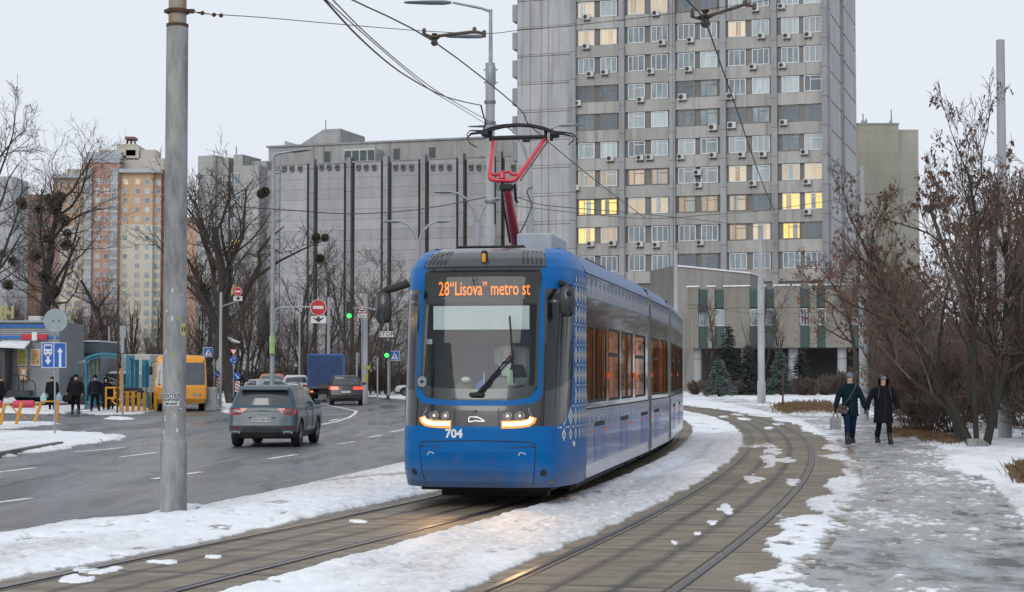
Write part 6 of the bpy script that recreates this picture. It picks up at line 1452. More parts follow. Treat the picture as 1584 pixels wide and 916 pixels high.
# other poles: name, label, px base, py base, top py, base radius px, top radius px
def mast(name, label, px, pyb, pyt, rb, rt_, m_, z=0., collars=(), Y=None):
    q = G(px, pyb, z) if Y is None else Vector((P(px, 578, Y).x, Y, z)); t = thing(name, label, 'pole', q); Y = q.y; s = 2700/Y
    top = P(px, pyt, Y).z-z; m = MB(); pts = [(0, 0, -.1)]; rr = [rb/s]; zl = -.1
    for cy, r_ in collars: zc = P(px, cy, Y).z-z; pts += [(0, 0, zc), (0, 0, zc+.03)]; rr += [rr[-1], r_/s]
    pts.append((0, 0, top)); rr.append(rt_/s); m.tube(pts, rr, 14); m.build('shaft', m_, t, smooth=50); return t
lp = mast('lamp_pole', 'concrete pole with steel top and two street lamps behind the tram', 758, 0, 98, 8.5, 7.5, CON2, Y=46, collars=((348, 6.5),))
def on(t, x, y, dY=0): return P(x, y, t.location.y+dY)-t.location
m = MB(); m.tube([on(lp, 759, 133), on(lp, 759, 130), on(lp, 759, 104), on(lp, 759, 97)], [.10, .135, .135, .07], 14)
for y in (108, 128):
    for s in (-1, 1): m.cyl(on(lp, 759+s*8, y), on(lp, 759+s*11, y), .02, n=6)
m.build('mast_sleeve', GALV, lp, smooth=50)
m = MB(); m.tube([on(lp, 759, 98), on(lp, 759, 15)], [.055, .045], 10); m.tube([on(lp, 759, 18), on(lp, 745, 13), on(lp, 700, 4)], [.04, .035, .03], 8); m.build('bracket_arm', GALV, lp, smooth=60)
def lamphead(t, x0, y0, x1, y1, w=.12, nm='street_lamp_head'):
    a, b_ = on(t, x0, y0), on(t, x1, y1); m = MB(); d = (b_-a); u = d.normalized(); n = Vector((0, 1, 0)); up = u.cross(n)
    if up.z < 0: up = -up
    rings = []
    for f, hh, ww in ((0, .45, .5), (.15, .8, .9), (.45, .75, 1), (.9, .35, .85), (1, .15, .5)):
        c = a+d*f; rings.append([c+n*(w*ww*math.cos(k))+up*(w*.45*hh*math.sin(k)) for k in [6.283*i/10 for i in range(10)]])
    m.loft(rings); return m.build(nm, GALV, t, smooth=50)
lamphead(lp, 698, 4, 625, 4, .17); lamphead(lp, 752, 56, 690, 57, .15)
m = MB(); 
for y in (158, 190, 312): m.tube([on(lp, 750, y, -.0)+Vector((0, 0, .02*k)) for k in range(3)], .005, 4) if 0 else m.tube([on(lp, 758, y+2), on(lp, 758, y-2)], .155 if y < 348 else .16, 14)
m.build('strap', mat('strap_steel', (.25, .26, .28), (.15, .15, .16), rough=.5, metal=.5), lp)
t = mast('lamp_pole', 'slim blue-grey street lamp pole beside the no-entry sign with its arm reaching right', 421, 0, 250, 4.0, 3.0, GALV, z=ZR, Y=84)
m = MB(); m.tube([on(t, 421.5, 250), on(t, 422, 243), on(t, 426, 238.5), on(t, 436, 236.5), on(t, 452, 234.5)], [.09, .085, .07, .06, .05], 8); m.tube([on(t, 424, 263), on(t, 440, 262.5)], .03, 6); m.build('bracket_arm', GALV, t, smooth=60)
lamphead(t, 450, 234.6, 482, 232, .2); m = MB(); m.tube([on(t, 421, 520, -.2), on(t, 421, 547, -.2)], .135, 10); m.build('sticker_band', mat('sticker_green', (.25, .5, .05), (.45, .40, .38), rough=.7, scale=5), t)
t = mast('lamp_pole', 'pale double-armed lamp pole rising above the tram near the pantograph', 820, 0, 262, 5.5, 3.6, CON2, Y=80, collars=((305, 3.4),))
for pts, h in (([(819, 262), (812, 232), (800, 208), (786, 197), (775, 194.5)], (776, 194.5, 724, 196)), ([(821, 262), (826, 235), (838, 212), (852, 199), (866, 194)], (864, 194.5, 905, 193))):
    m = MB(); m.tube([on(t, x, y) for x, y in pts], [.07, .06, .055, .05, .04], 7); m.build('bracket_arm', GALV, t, smooth=60); lamphead(t, *h, w=.2)
for (px, top, base_top, Y, la, ra, lab) in ((646.5, 372, 386, 88, [(646, 374), (640, 358), (631, 347), (618, 343)], [(648, 374), (653, 360), (663, 348), (676, 343)], 'double-armed lamp pole above the left corner of the tram roof'),
                                       (738.5, 344, 378, 82, [(738, 346), (733, 325), (722, 308), (708, 299), (700, 297.5)], [(740, 346), (744, 330), (752, 315), (764, 308)], 'double-armed lamp pole between the archive block and the concrete lamp pole')):
    t = mast('lamp_pole', lab, px, 0, top, 5.5, 4.5 if px > 700 else 2.5, CON2, Y=Y)
    for pts, s in ((la, -1), (ra, 1)):
        m = MB(); m.tube([on(t, x, y) for x, y in pts], [.06]*(len(pts)-1)+[.04], 7); m.build('bracket_arm', GALV, t, smooth=60); e = pts[-1]; lamphead(t, e[0], e[1], e[0]+s*(30 if s < 0 else 20), e[1], w=.2)
mast('catenary_pole', 'pale concrete pole standing alone in the snow field in front of the low wing', 1178, 624, 348, 6.5, 4.0, CON2, collars=((590, 5.4), (443, 4.6)))
mast('catenary_pole', 'thin concrete pole rising just behind the end of the tram', 1046, 0, 387, 3.6, 3.0, CON2, Y=120, collars=((470, 3.2),))
t = mast('catenary_pole', 'concrete pole rising between and behind the two walking women', 1337, 652, 258, 7.2, 3.8, CON2, collars=((440, 5.2),))
t = mast('catenary_pole', 'tallest concrete pole at the right edge among the brown branches', 1555, 679, 62, 10.5, 6.5, CON2, collars=((608, 9.0), (380, 7.5)))
m = MB(); m.tube([on(t, 1552, 607, -.18), on(t, 1552, 600, -.18)], .06, 6); m.rbox(on(t, 1549, 603, -.2), (.14, .02, .09), .005); m.build('yellow_sticker', mat('scrap_yellow', (.45, .36, .05)), t); m = MB(); m.rbox(on(t, 1561, 587, -.2), (.10, .02, .16), .005); m.build('yellow_sticker', MATS['scrap_yellow'], t)
mast('round_post', 'short round concrete post in front of the dark ground floor of the low wing', 1224, 608, 527, 5, 4, CON2)
t = mast('catenary_pole', 'pale concrete pole with a yellow sticker right of the dark SUV', 565, 0, 455, 4.4, 3.2, CON2, z=ZR, Y=116); m = MB(); m.rbox(on(t, 569.5, 569, -.2), (.25, .02, .25), .01); m.rbox(on(t, 567, 585, -.22), (.2, .02, .5), .01); m.build('yellow_sticker', MATS['scrap_yellow'], t)
for (px, tp, Y, r_, lab) in ((341, 452, 100, 2.6, 'thin grey pole beside the blue crossing sign'), (508, 460, 125, 2.8, 'grey pole behind the white plate of the no-entry sign'), (182, 440, 84, 1.5, 'thin rusty pole at the bus shelter'), (463, 478, 130, 1.5, 'thin pole left of the box truck'),
                          (168, 505, 120, 1.6, 'thin pale pole above the white delivery truck'), (552, 545, 118, 1.4, 'thin steel post behind the dark SUV'), (584, 553, 112, 1.3, 'low thin post right of the yellow-stickered pole')):
    mast('steel_pole', lab, px, 0, tp, r_, r_*.8, RUST if 'rusty' in lab else CON2, z=ZR, Y=Y)
# overhead wires, each one a thing
WIRE = mat('wire_black', (.02, .02, .022), rough=.5)
def wire(label, pts, r, name='overhead_wire', sub=4):
    q = [P(x, y, Y) for x, y, Y in pts]; o0 = q[0]; out = []
    for i in range(len(q)-1):
        for k in range(sub):
            t = k/sub; p0, p1, p2, p3 = q[max(i-1, 0)], q[i], q[i+1], q[min(i+2, len(q)-1)]
            out.append(Vector([.5*((2*b_)+(-a+c)*t+(2*a-5*b_+4*c-d)*t*t+(-a+3*b_-3*c+d)*t**3) for a, b_, c, d in zip(p0, p1, p2, p3)])-o0)
    out.append(q[-1]-o0); m = MB(); m.tube(out, r, 5); o = m.build(name, WIRE, None); o.location = o0; tag(o, label, 'wire'); return o
wire('contact wire of the tram running from the top edge down past the pantograph head', [(520, -14, 17.4), (545, 0, 18), (672, 65, 20.3), (800, 165, 25.2), (816, 190, 27.6), (842, 214, 29), (880, 246, 32), (935, 290, 37), (997, 337, 44)], .009)
wire('contact wire of the near track crossing the tower from the top edge to a pole', [(1040, -40, 17), (1063, 0, 18), (1091, 34, 19), (1117, 106, 22), (1140, 170, 25.5), (1161, 233, 30), (1182, 290, 36), (1198, 326, 42)], .009)
wire('thin span wire from the big left pole to the rusty bracket in the middle', [(322, 22, 23), (404, 27, 23.6), (530, 38, 25), (655, 48, 27), (752, 52, 28), (803, 47, 29), (900, 38, 30), (1090, 15, 32), (1215, -4, 34)], .006)
wire('lowest of the three lines sagging to the concrete lamp pole', [(490, -12, 20), (502, 0, 21), (560, 62, 25), (620, 112, 31), (680, 146, 37), (715, 157, 42), (744, 163, 45.5)], .014)
wire('thin middle line sagging to the concrete lamp pole', [(494, -10, 20), (505, 0, 21), (580, 68, 26), (660, 135, 34), (700, 160, 39), (752, 192, 45.5)], .008)
wire('upper twisted line sagging to the concrete lamp pole', [(505, -10, 20), (515, 0, 21), (570, 55, 25), (640, 115, 32), (690, 150, 38), (755, 187, 45.5)], .009)
wire('dark cable crossing in front of the windowless block to the lamp pole', [(290, 316, 62), (430, 324, 62), (540, 331, 62), (640, 325, 58), (722, 311, 50), (752, 305, 46)], .016)
wire('cable running right from the lamp pole past the tower', [(762, 312, 46), (800, 306, 50), (845, 318, 60), (950, 327, 70), (1080, 340, 85), (1178, 352, 105)], .016)
wire('line crossing the lower storeys of the tower to the right-hand pole', [(790, 318, 60), (990, 338, 70), (1100, 332, 75), (1187, 325, 80), (1337, 302, 68), (1400, 292, 60)], .012)
wire('long thin wire across the front of the low wing', [(1060, 470, 110), (1178, 486, 105), (1337, 478, 67)], .012)
wire('power feed hanging down beside the lamp pole', [(744, 163, 45.4), (747, 176, 45.3), (751, 190, 45.2), (748, 200, 45.3)], .022)
wire('tangled feed cable on the pale double-armed pole', [(800, 368, 80), (812, 345, 79.5), (822, 318, 79.5), (815, 296, 79.5), (824, 290, 79.5)], .03)
# brackets and insulators carrying the wires
BRZ = mat('bracket_brown', (.11, .08, .06), (.06, .045, .035), rough=.6, metal=.3, scale=8)
def bracket(label, a, b_, c, Y):
    o = P(*a, Y); t = thing('wire_bracket', label, 'wire fitting', o); L = lambda x, y: P(x, y, Y)-o
    m = MB(); m.tube([L(*a)+Vector((0, 0, .06)), L(*a)-Vector((0, 0, .03)), L(a[0]+11, a[1]+7), L(b_[0]-14, b_[1]-3), L(*b_)+Vector((0, 0, .0))], [.024*Y/27, .025*Y/27, .027*Y/27, .027*Y/27, .02*Y/27], 7); m.build('spreader_arm', BRZ, t, smooth=60)
    for q in (a, b_, (b_[0]-15, b_[1]-5)): m = MB(); m.rbox(L(*q), (.06*Y/27, .05, .10*Y/27), .01); m.build('clamp', BRZ, t)
    q = L(*c); m = MB(); m.tube([q+Vector((0, 0, .10)), q+Vector((0, 0, .06)), q+Vector((0, 0, .03)), q+Vector((0, 0, 0)), q-Vector((0, 0, .05)), q-Vector((0, 0, .09))], [.05, .02, .09, .04, .06, .03], 10); m.build('insulator', BRZ, t, smooth=40)
bracket('rusty wire bracket with hanging insulator left of the street lamp', (656, 50), (749, 52), (672, 62), 27)
bracket('brown wire bracket crossing the upper tower', (1071, 22), (1167, 10), (1091, 30), 19)
o = P(292, 18, Yp); t = thing('wire_tensioner', 'rusty insulator chain joining the span wire to the big left pole', 'wire fitting', o); Lq = lambda x, y: P(x, y, Yp)-o
m = MB(); m.tube([Lq(292, 17), Lq(302, 17), Lq(303, 19.5), Lq(324, 22)], .008, 5); m.tube([Lq(306, 19.5), Lq(316, 21)], [.014, .014], 6); m.build('rod', RUST, t)
for x, y in ((313, 20.2), (331, 23), (342, 24)): m = MB(); m.tube([Lq(x-3.2, y-.4), Lq(x-1, y), Lq(x+1, y), Lq(x+3.2, y+.3)], [.012, .03, .03, .012], 8); m.build('insulator', RUST, t)
# ------------------------------------------------------------------ road signs and signals
SB = mat('sign_blue', (.012, .10, .42), (.010, .085, .36), rough=.4); SR = mat('sign_red', (.48, .02, .03), rough=.4); SW = mat('sign_white', (.66, .67, .68), rough=.4); SG = mat('sign_back_grey', (.30, .36, .38), (.24, .29, .31), rough=.55, scale=3)
SK = mat('sign_black', (.02, .02, .022), rough=.5); SO = mat('barrier_orange', (.62, .28, .02), (.5, .2, .02), rough=.6, scale=5)
class Flat:
    """flat plates facing the viewer, drawn with pixel sizes at depth Y"""
    def __init__(s, t, Y): s.t = t; s.Y = Y; s.k = Y/2700
    def plate(s, name, m_, pts, d=.0, th=.02, par=None):
        q = [P(x, y, s.Y)-s.t.location for x, y in pts]; m = MB(); n = len(q); f = Vector((0, -d, 0)); g_ = Vector((0, -d+th, 0))
        m.add([p+f for p in q]+[p+g_ for p in q], [tuple(range(n))[::-1], tuple(range(n, 2*n))]+[(i, (i+1) % n, (i+1) % n+n, i+n) for i in range(n)]); return m.build(name, m_, par or s.t)
    def rect(s, name, m_, x0, y0, x1, y1, d=0., th=.02, par=None): return s.plate(name, m_, [(x0, y1), (x1, y1), (x1, y0), (x0, y0)], d, th, par)
    def disc(s, name, m_, x, y, r, d=0., th=.02, par=None, n=28): return s.plate(name, m_, [(x+r*math.cos(6.2832*i/n), y-r*math.sin(6.2832*i/n)) for i in range(n)], d, th, par)
    def txt(s, body, x, y, h, m_, d, sx=1.): return text(body, h*s.k*1.38, 'lettering', m_, s.t, face_cam(P(x, y, s.Y)-s.t.location-Vector((0, d, 0))), sx, .001, .002)
def post(t, px, y0, y1, Y, r, m_=None, name='post', dY=.05): m = MB(); m.tube([P(px, y0, Y+dY)-t.location, P(px, y1, Y+dY)-t.location], r, 8); return m.build(name, m_ or GALV, t, smooth=60)
# bus lane sign and the back of a round one
q = G(85, 674, ZR); Y = q.y; t = thing('lane_sign', 'blue bus lane and arrow sign under the grey back of a round sign', 'road sign', q); F = Flat(t, Y)
post(t, 85, 676, 480, Y, .03); F.disc('round_sign_back', SG, 86.5, 496, 18.5, .045, .012)
m = MB()
for dx in (-6, 6): m.rbox(P(86.5+dx*.0, 496, Y-.06)-t.location+Vector((dx*.02*.8, 0, 0)), (.04, .03, .03), .005)
m.build('sign_clamp', SK, t)
sgn = F.rect('sign_plate', SW, 65, 530, 103, 569, .05); F.rect('blue_panel', SB, 66, 531, 83.3, 568, .054, .004, sgn); F.rect('blue_panel', SB, 84.7, 531, 102, 568, .054, .004, sgn)
F.plate('bus_symbol', SW, [(68.5, 548), (68.5, 534), (70, 532.8), (80, 532.8), (81.5, 534), (81.5, 548)], .058, .003, sgn); F.rect('bus_symbol_window', SB, 70, 535, 80, 540, .061, .003, sgn); F.disc('bus_symbol_wheel', SW, 71.3, 549, 1.5, .058, .003, sgn, 12); F.disc('bus_symbol_wheel', SW, 78.7, 549, 1.5, .058, .003, sgn, 12)
for x in (71.3, 78.7): F.disc('bus_symbol_lamp', SB, x, 544, 1.1, .061, .003, sgn, 10)
F.plate('down_arrow', SW, [(72.9, 551), (77.1, 551), (77.1, 557), (80, 557), (75, 564.5), (70, 557), (72.9, 557)], .058, .003, sgn)
F.plate('up_arrow', SW, [(91.9, 568), (91.9, 545), (89, 545), (93.7, 537.5), (98.4, 545), (95.5, 545), (95.5, 568)], .058, .003, sgn)
# narrow sign seen edge-on by the shelter
q = G(189.5, 645, ZR); t = thing('edge_on_sign', 'sign on a thin grey post seen almost edge-on beside the bus shelter railing', 'road sign', q); F = Flat(t, q.y); post(t, 189.5, 647, 508, q.y, .045); F.rect('sign_plate', SG, 185.5, 504, 195, 522, .03); F.rect('sign_plate', SG, 187, 522, 192.5, 546, .05)
# no-entry sign on its arm
t = thing('no_entry_sign', 'red no-entry disc over a white plate with black arrow, held out on an arm', 'road sign', (P(492, 578, 83.6).x, 83.6, ZR)); F = Flat(t, 83.6)
m = MB(); m.tube([P(424, 500, 83.8)-t.location, P(424.5, 483, 83.8)-t.location, P(427, 478, 83.8)-t.location, P(434, 476, 83.8)-t.location, P(492, 475, 83.8)-t.location], .045, 7); m.build('arm', GALV, t, smooth=60); post(t, 492.5, 463, 500, 83.6, .035, dY=.1)
d_ = F.disc('disc_rim', SW, 492.5, 476, 12.6, .05); F.disc('red_disc', SR, 492.5, 476, 11.8, .056, .005, d_); F.rect('white_bar', SW, 484.5, 473.3, 500.5, 477.9, .062, .005, d_)
a_ = F.rect('arrow_plate', SW, 481, 489, 505, 500, .05); F.plate('black_arrow', SK, [(491, 489.7), (494.6, 489.7), (494.6, 493), (502.5, 491), (493, 498.8), (483, 491), (491, 493)], .056, .005, a_)
t = thing('no_entry_sign', 'smaller and farther red round sign over a white arrow plate in the tree branches', 'road sign', (P(368, 578, 108).x, 108, ZR)); F = Flat(t, 108); post(t, 368, 452, 470, 108, .04); m = MB(); m.tube([P(368, 466, 108.1)-t.location, P(340, 475, 108.1)-t.location], .04, 6); m.build('arm', GALV, t)
d_ = F.disc('disc_rim', SW, 368.3, 451, 6.8, .05); F.disc('red_disc', SR, 368.3, 451, 6.3, .056, .005, d_); F.rect('white_bar', SW, 364, 449.8, 372.6, 452.2, .062, .005, d_); a_ = F.rect('arrow_plate', SW, 361.5, 458.5, 375, 465.5, .05); F.plate('black_arrow', SK, [(367, 459), (370, 459), (370, 461), (373.5, 460), (368.5, 465), (363.5, 460), (367, 461)], .056, .005, a_)
# signals
GON = glow('signal_green', (.04, 1, .10), 2.2); GOFF = mat('signal_lens_off', (.03, .03, .03), rough=.3)
def signal(label, px, py, Y, w, h, px_post, y_post, arm=None, lit=True):
    t = thing('traffic_light', label, 'traffic light', (P(px, 578, Y).x, Y, ZR)); k = Y/2700
    if y_post: post(t, px_post, 612, y_post, Y, .05, dY=.15)
    if arm: m = MB(); m.tube([P(x, y, Y+.15)-t.location for x, y in arm], .045, 7); m.build('arm', GALV, t, smooth=60)
    c = P(px, py+h/2, Y)-t.location; m = MB(); m.rbox(c, (w*k, .22, h*k), .04); hs_ = m.build('housing', SK, t)
    for i in range(3):
        z = P(px, py+h*(i+.5)/3, Y).z-t.location.z; m = MB(); r_ = w*k*.42; on_ = lit and i == 2
        m.cyl((c.x, c.y-.11, z), (c.x, c.y-.13, z), r_*(1.05 if on_ else .9), n=18); m.build('lens', GON if on_ else GOFF, t)
        m = MB(); m.tube([(c.x+r_*1.1*math.cos(a), c.y-.20, z+r_*1.1*math.sin(a)) for a in [math.pi*j/10 for j in range(11)]], .015, 4); m.build('visor', SK, t)
    return t
signal('lit green traffic light hanging from an arm beside the tram triangle sign', 540.5, 467, 112, 8.5, 26, 0, 0, [(540, 478), (552, 477), (572, 477), (582, 480), (592, 488)])
st = signal('lit green traffic light on the post under the STOP plate', 598.5, 528, 104, 8.0, 26, 600.5, 500, [(600.5, 520), (600.5, 508), (598, 500), (594, 495)])
F = Flat(st, 104); F.rect('stop_plate', SW, 587, 513, 609, 521.5, .20); F.txt('STOP', 598, 517.3, 6.2, SK, .223, 1.12)
signal('unlit black signal head behind the blue crossing sign on the left', 333.5, 523, 96, 7, 32, 331, 530, None, False)
# small signs
def cross_sign(label, x, y, s, Y, pxp=None, post_=True):
    t = thing('crossing_sign', label, 'road sign', (P(x, 578, Y).x, Y, ZR)); F = Flat(t, Y)
    if post_: post(t, pxp or x, 612, y, Y, .035)
    b_ = F.rect('sign_plate', SW, x-s, y-s, x+s, y+s, .05); F.rect('blue_panel', SB, x-s*.92, y-s*.92, x+s*.92, y+s*.92, .055, .004, b_); F.plate('white_triangle', SW, [(x-s*.72, y+s*.68), (x+s*.72, y+s*.68), (x, y-s*.72)], .060, .004, b_)
    F.plate('walking_figure', SK, [(x-s*.32, y+s*.58), (x-s*.02, y+s*.12), (x-s*.22, y-.0*s), (x+s*.0, y-s*.30), (x+s*.14, y-s*.1), (x+s*.16, y+s*.12), (x+s*.34, y+s*.58), (x+s*.2, y+s*.58), (x+s*.03, y+s*.28), (x-s*.18, y+s*.58)], .064, .003, b_); F.disc('figure_head', SK, x+s*.02, y-s*.40, s*.09, .064, .003, b_, 10); return t
cross_sign('blue pedestrian crossing sign right of the post with the STOP plate', 610.5, 550.5, 7.5, 104.2, 603)
cross_sign('blue pedestrian crossing sign beside the unlit signal behind the yellow bus', 322.5, 545, 7.5, 96.2, 331)
t = thing('tram_warning_sign', 'white triangle sign with red edge and a small tram symbol by the hanging signal', 'road sign', (P(560, 578, 114).x, 114, ZR)); F = Flat(t, 114); post(t, 560, 612, 470, 114, .045); b_ = F.plate('red_triangle', SR, [(552, 484.5), (568.5, 484.5), (560.3, 469.5)], .05); F.plate('white_field', SW, [(554.3, 483.2), (566.2, 483.2), (560.3, 472.4)], .056, .005, b_); F.rect('tram_symbol', SK, 556.8, 479.5, 563.8, 481.8, .062, .004, b_)
b_ = F.rect('distance_plate', SW, 553, 485.5, 567, 491.5, .05); F.txt('50 m', 560, 488.5, 3.4, SK, .075, 1.)
q = G(361, 612, ZR); t = thing('roundabout_sign', 'inverted triangle over a round blue roundabout sign beside the silver SUV', 'road sign', (P(361, 578, 104).x, 104, ZR)); F = Flat(t, 104); post(t, 361, 614, 540, 104, .03); b_ = F.plate('red_triangle', SR, [(361.5, 551), (355.5, 540), (367.5, 540)], .05); F.plate('white_field', SW, [(361.5, 548.5), (357.4, 541.3), (365.6, 541.3)], .056, .005, b_)
b_ = F.disc('blue_disc', SB, 361, 557, 5.8, .05)
for a in (.5, 2.6, 4.7): F.plate('curved_arrow', SW, [(361+3.6*math.cos(a), 557-3.6*math.sin(a)), (361+4.2*math.cos(a+.5), 557-4.2*math.sin(a+.5)), (361+3.4*math.cos(a+1.1), 557-3.4*math.sin(a+1.1)), (361+2.6*math.cos(a+.6), 557-2.6*math.sin(a+.6))], .056, .005, b_)
for x, y, r_, lab in ((366.5, 582, 6, 'round blue keep-right sign over a red striped board, right of the silver SUV'), (336, 579, 4.6, 'round blue keep-right sign over a red striped board beside the thin grey pole')):
    Y = 103 if x > 350 else 98; t = thing('keep_right_sign', lab, 'road sign', (P(x, 578, Y).x, Y, ZR)); F = Flat(t, Y); post(t, x+.5, 614, y, Y, .03); b_ = F.disc('blue_disc', SB, x, y, r_, .05); F.plate('white_arrow', SW, [(x-r_*.62, y-r_*.5), (x-r_*.5, y-r_*.62), (x+r_*.35, y+r_*.2), (x+r_*.5, y+r_*.02), (x+r_*.62, y+r_*.62), (x+r_*.02, y+r_*.5), (x+r_*.2, y+r_*.35)], .056, .005, b_)
    w = 4 if x > 350 else 2.4; sb = F.rect('striped_board', SW, x-w+.8, y+r_+2, x+w+.8, y+r_+18, .05)
    for k in range(3): F.plate('red_stripe', SR, [(x-w+.8, y+r_+4+k*5.2), (x-w+.8, y+r_+1.9+k*5.2+0), (x+w+.8, y+r_+1.8+k*5.2+4), (x+w+.8, y+r_+4+k*5.2+3.6)][::-1], .056, .005, sb)
q = G(0, 612, ZR); t = thing('street_cabinet', 'grey metal cabinet beside the yellow bus', 'cabinet', (P(327, 578, 92).x, 92, ZR)); m = MB(); m.rbox((0, 0, .62), (.60, .45, 1.24), .03); m.build('cabinet_body', SG, t); m = MB(); m.box(-.26, .26, -.24, -.225, .1, 1.15); m.build('door', mat('cabinet_door', (.26, .30, .32), rough=.6), t)
# ------------------------------------------------------------------ bus stop, kiosks, barriers
TUR = mat('shelter_blue', (.02, .20, .30), (.015, .16, .24), rough=.45, scale=4); YLO = mat('railing_yellow', (.62, .30, .02), (.5, .22, .02), rough=.6, scale=4)
Ys = 86.; q = P(172, 578, Ys); sh_ = thing('bus_shelter', 'open blue metal bus shelter with curved roof and yellow side railing', 'bus shelter', (q.x, Ys, ZR))
def S(x, y, dY=0.): return P(x, y, Ys+dY)-sh_.location
for x, yt, dY in ((133, 552, 0), (139, 556, 2.5), (147, 553, 3.2), (154, 553, 3.2)): m = MB(); m.tube([S(x, 634 if dY == 0 else 628, dY), S(x, yt, dY)], .055, 6); m.build('shelter_post', TUR, sh_)
for x in (193, 197, 201, 207, 210): m = MB(); z0_ = S(x, 600).z; m.box(S(x, 600).x-.09, S(x, 600).x+.09, .2+(x-190)*.12, .35+(x-190)*.12, z0_, S(x, 549 if x < 200 else 556).z); m.build('blue_slat', TUR, sh_)
for dY in (0, .8, 1.6, 2.4, 3.2):
    m = MB(); m.tube([S(133, 556, dY), S(139, 551.5, dY), S(147, 549, dY), S(158, 547.5, dY), S(170, 548, dY), S(182, 549.5, dY)], .06, 5); m.build('roof_rib', TUR, sh_)
m = MB(); top = [(133, 556), (139, 551.5), (147, 549), (158, 547.5), (170, 548), (182, 549.5)]
for dz in (0, 4):
    m.loft([[S(x, y+dz, -.05) for x, y in top], [S(x, y+dz+1.6, -.05) for x, y in top]], cap=False, closed=False)
m.build('roof_edge', TUR, sh_)
m = MB(); vs = [S(x, y-.6, dY) for dY in (.2, 3.0) for x, y in top]; m.add(vs, [(i, i+1, i+7, i+6) for i in range(5)]); m.build('roof_sheet', mat('translucent_roof', (.30, .36, .40), (.6, .63, .66), rough=.5, scale=1), sh_)
m = MB(); m.tube([S(196, 552, .6), S(211, 560, 2.4)], .08, 5); m.build('side_beam', mat('beam_pale', (.4, .5, .55), rough=.6), sh_)
for k in range(7):
    x0 = 187+k*3.7; dY = k*.8; m = MB(); m.box(S(x0, 632).x-.07, S(x0, 632).x+.10, dY-.03, dY+.03, .05, S(x0, 606+k*.6).z); m.build('railing_panel', YLO, sh_)
for x0 in (186.5, 190): m = MB(); m.tube([S(x0, 634), S(x0, 570)], .05, 5); m.build('yellow_post', YLO, sh_)
for yy_ in (607, 614): m = MB(); m.tube([S(187, yy_, 0), S(211, yy_-1, 4.8)], .05, 5); m.build('handrail', YLO, sh_)
for x0, dY in ((203.5, 4), (210, 5.2)): m = MB(); m.box(S(x0, 610).x-.10, S(x0, 610).x+.12, dY-.3, dY-.2, .2, S(x0, 610).z); m.build('blue_board', TUR, sh_)
m = MB()
for a, b_ in (((163, 600), (187, 600)), ((164, 631), (164, 600)), ((177, 619), (177, 601)), ((163, 616), (177, 616))): m.tube([S(*a), S(*b_)], .05, 5)
m.build('bench_frame', YLO, sh_); m = MB(); m.tube([S(173, 620, -.2), S(182, 604, -.2)], .04, 5); m.tube([S(173, 620, -.2), S(187, 632, -.2)], .04, 5); m.tube([S(177, 613, -.2), S(187, 620, -.2)], .04, 5); m.build('slanted_rail', YLO, sh_)
m = MB(); vs = [S(x, y, .1) for x, y in ((117, 562), (121, 559), (128, 557.5), (133, 559))]; vs2 = [v+Vector((0, 2.2, 0)) for v in vs]; m.add(vs+vs2, [(i, i+1, i+5, i+4) for i in range(3)]); m.build('small_canopy', mat('canopy_snowy', (.6, .64, .68), rough=.6), sh_); m = MB(); m.tube([S(119, 561, .1), S(119, 600, .1)], .04, 5); m.build('canopy_post', TUR, sh_)
# kiosks
Yk = 104.; SID = mat('kiosk_siding', (.23, .25, .27), (.19, .21, .23), rough=.5, scale=1)
q = P(-14, 578, Yk); k1 = thing('kiosk', 'grey metal-clad shop kiosk with two blue stripes, red sign and food posters', 'kiosk', (q.x, Yk, ZR))
def K(x, y, d=0.): return P(x, y, Yk)-k1.location+Vector((0, -d, 0))
def kb_(name, m_, x0, y0, x1, y1, d0, d1, par=None): a, b_ = K(x0, y1), K(x1, y0); m = MB(); m.box(a.x, b_.x, -d1, -d0, a.z, b_.z); return m.build(name, m_, par or k1)
kb_('wall', SID, -60, 498, 92, 614, -6, 0)
m = MB()
for i in range(34):
    y = 500+i*3.2; a, b_ = K(-60, y+.9), K(92, y); m.box(a.x, b_.x, -.04, -.01, a.z, b_.z)
m.build('siding_rib', mat('siding_light', (.36, .38, .40), rough=.45), k1)
KB = mat('stripe_blue', (.02, .14, .42), rough=.5); kb_('blue_stripe', KB, -60, 502, 70, 507, .05, .08); kb_('blue_stripe', KB, -60, 519.5, 92, 524, .05, .08); kb_('roof_edge', mat('roof_trim', (.3, .33, .35), rough=.5), -60, 496, 92, 499, -.05, .25)
rs = kb_('red_sign', SR, 34, 517, 74, 525.5, .10, .2); kb_('white_badge', SW, 51, 514, 59, 527, .2, .25)
m = MB(); m.rbox(K(45, 496, .0)+Vector((0, 1.5, .0)), (.75, .7, .62), .04); m.build('roof_unit', ACM, k1); m = MB(); m.cyl(K(49, 496, -.1)+Vector((0, 1.2, 0)), K(49, 496, -.1)+Vector((0, 1.1, 0)), .2, n=12); m.build('roof_fan', ACD, k1)
PST = [mat('poster_fruit', (.50, .34, .06), (.20, .28, .05), rough=.5, scale=6, lo=.42, hi=.56), mat('poster_bread', (.42, .18, .05), (.55, .40, .18), rough=.5, scale=6, lo=.42, hi=.56)]
for i, (x0, x1) in enumerate(((27, 42.5), (48, 63))): w_ = kb_('poster_frame', SW, x0, 540, x1, 566, .05, .09); kb_('food_poster', PST[i], x0+1, 541.5, x1-1, 564, .09, .10, w_)
kb_('poster_board', PST[1], 31, 568, 44, 588, .3, .34); kb_('notice', SW, 36, 572, 41, 586, .34, .35)
kb_('entrance_bay', mat('bay_dark', (.05, .052, .055), rough=.6), -30, 537, 20, 602, 0, 1.6)
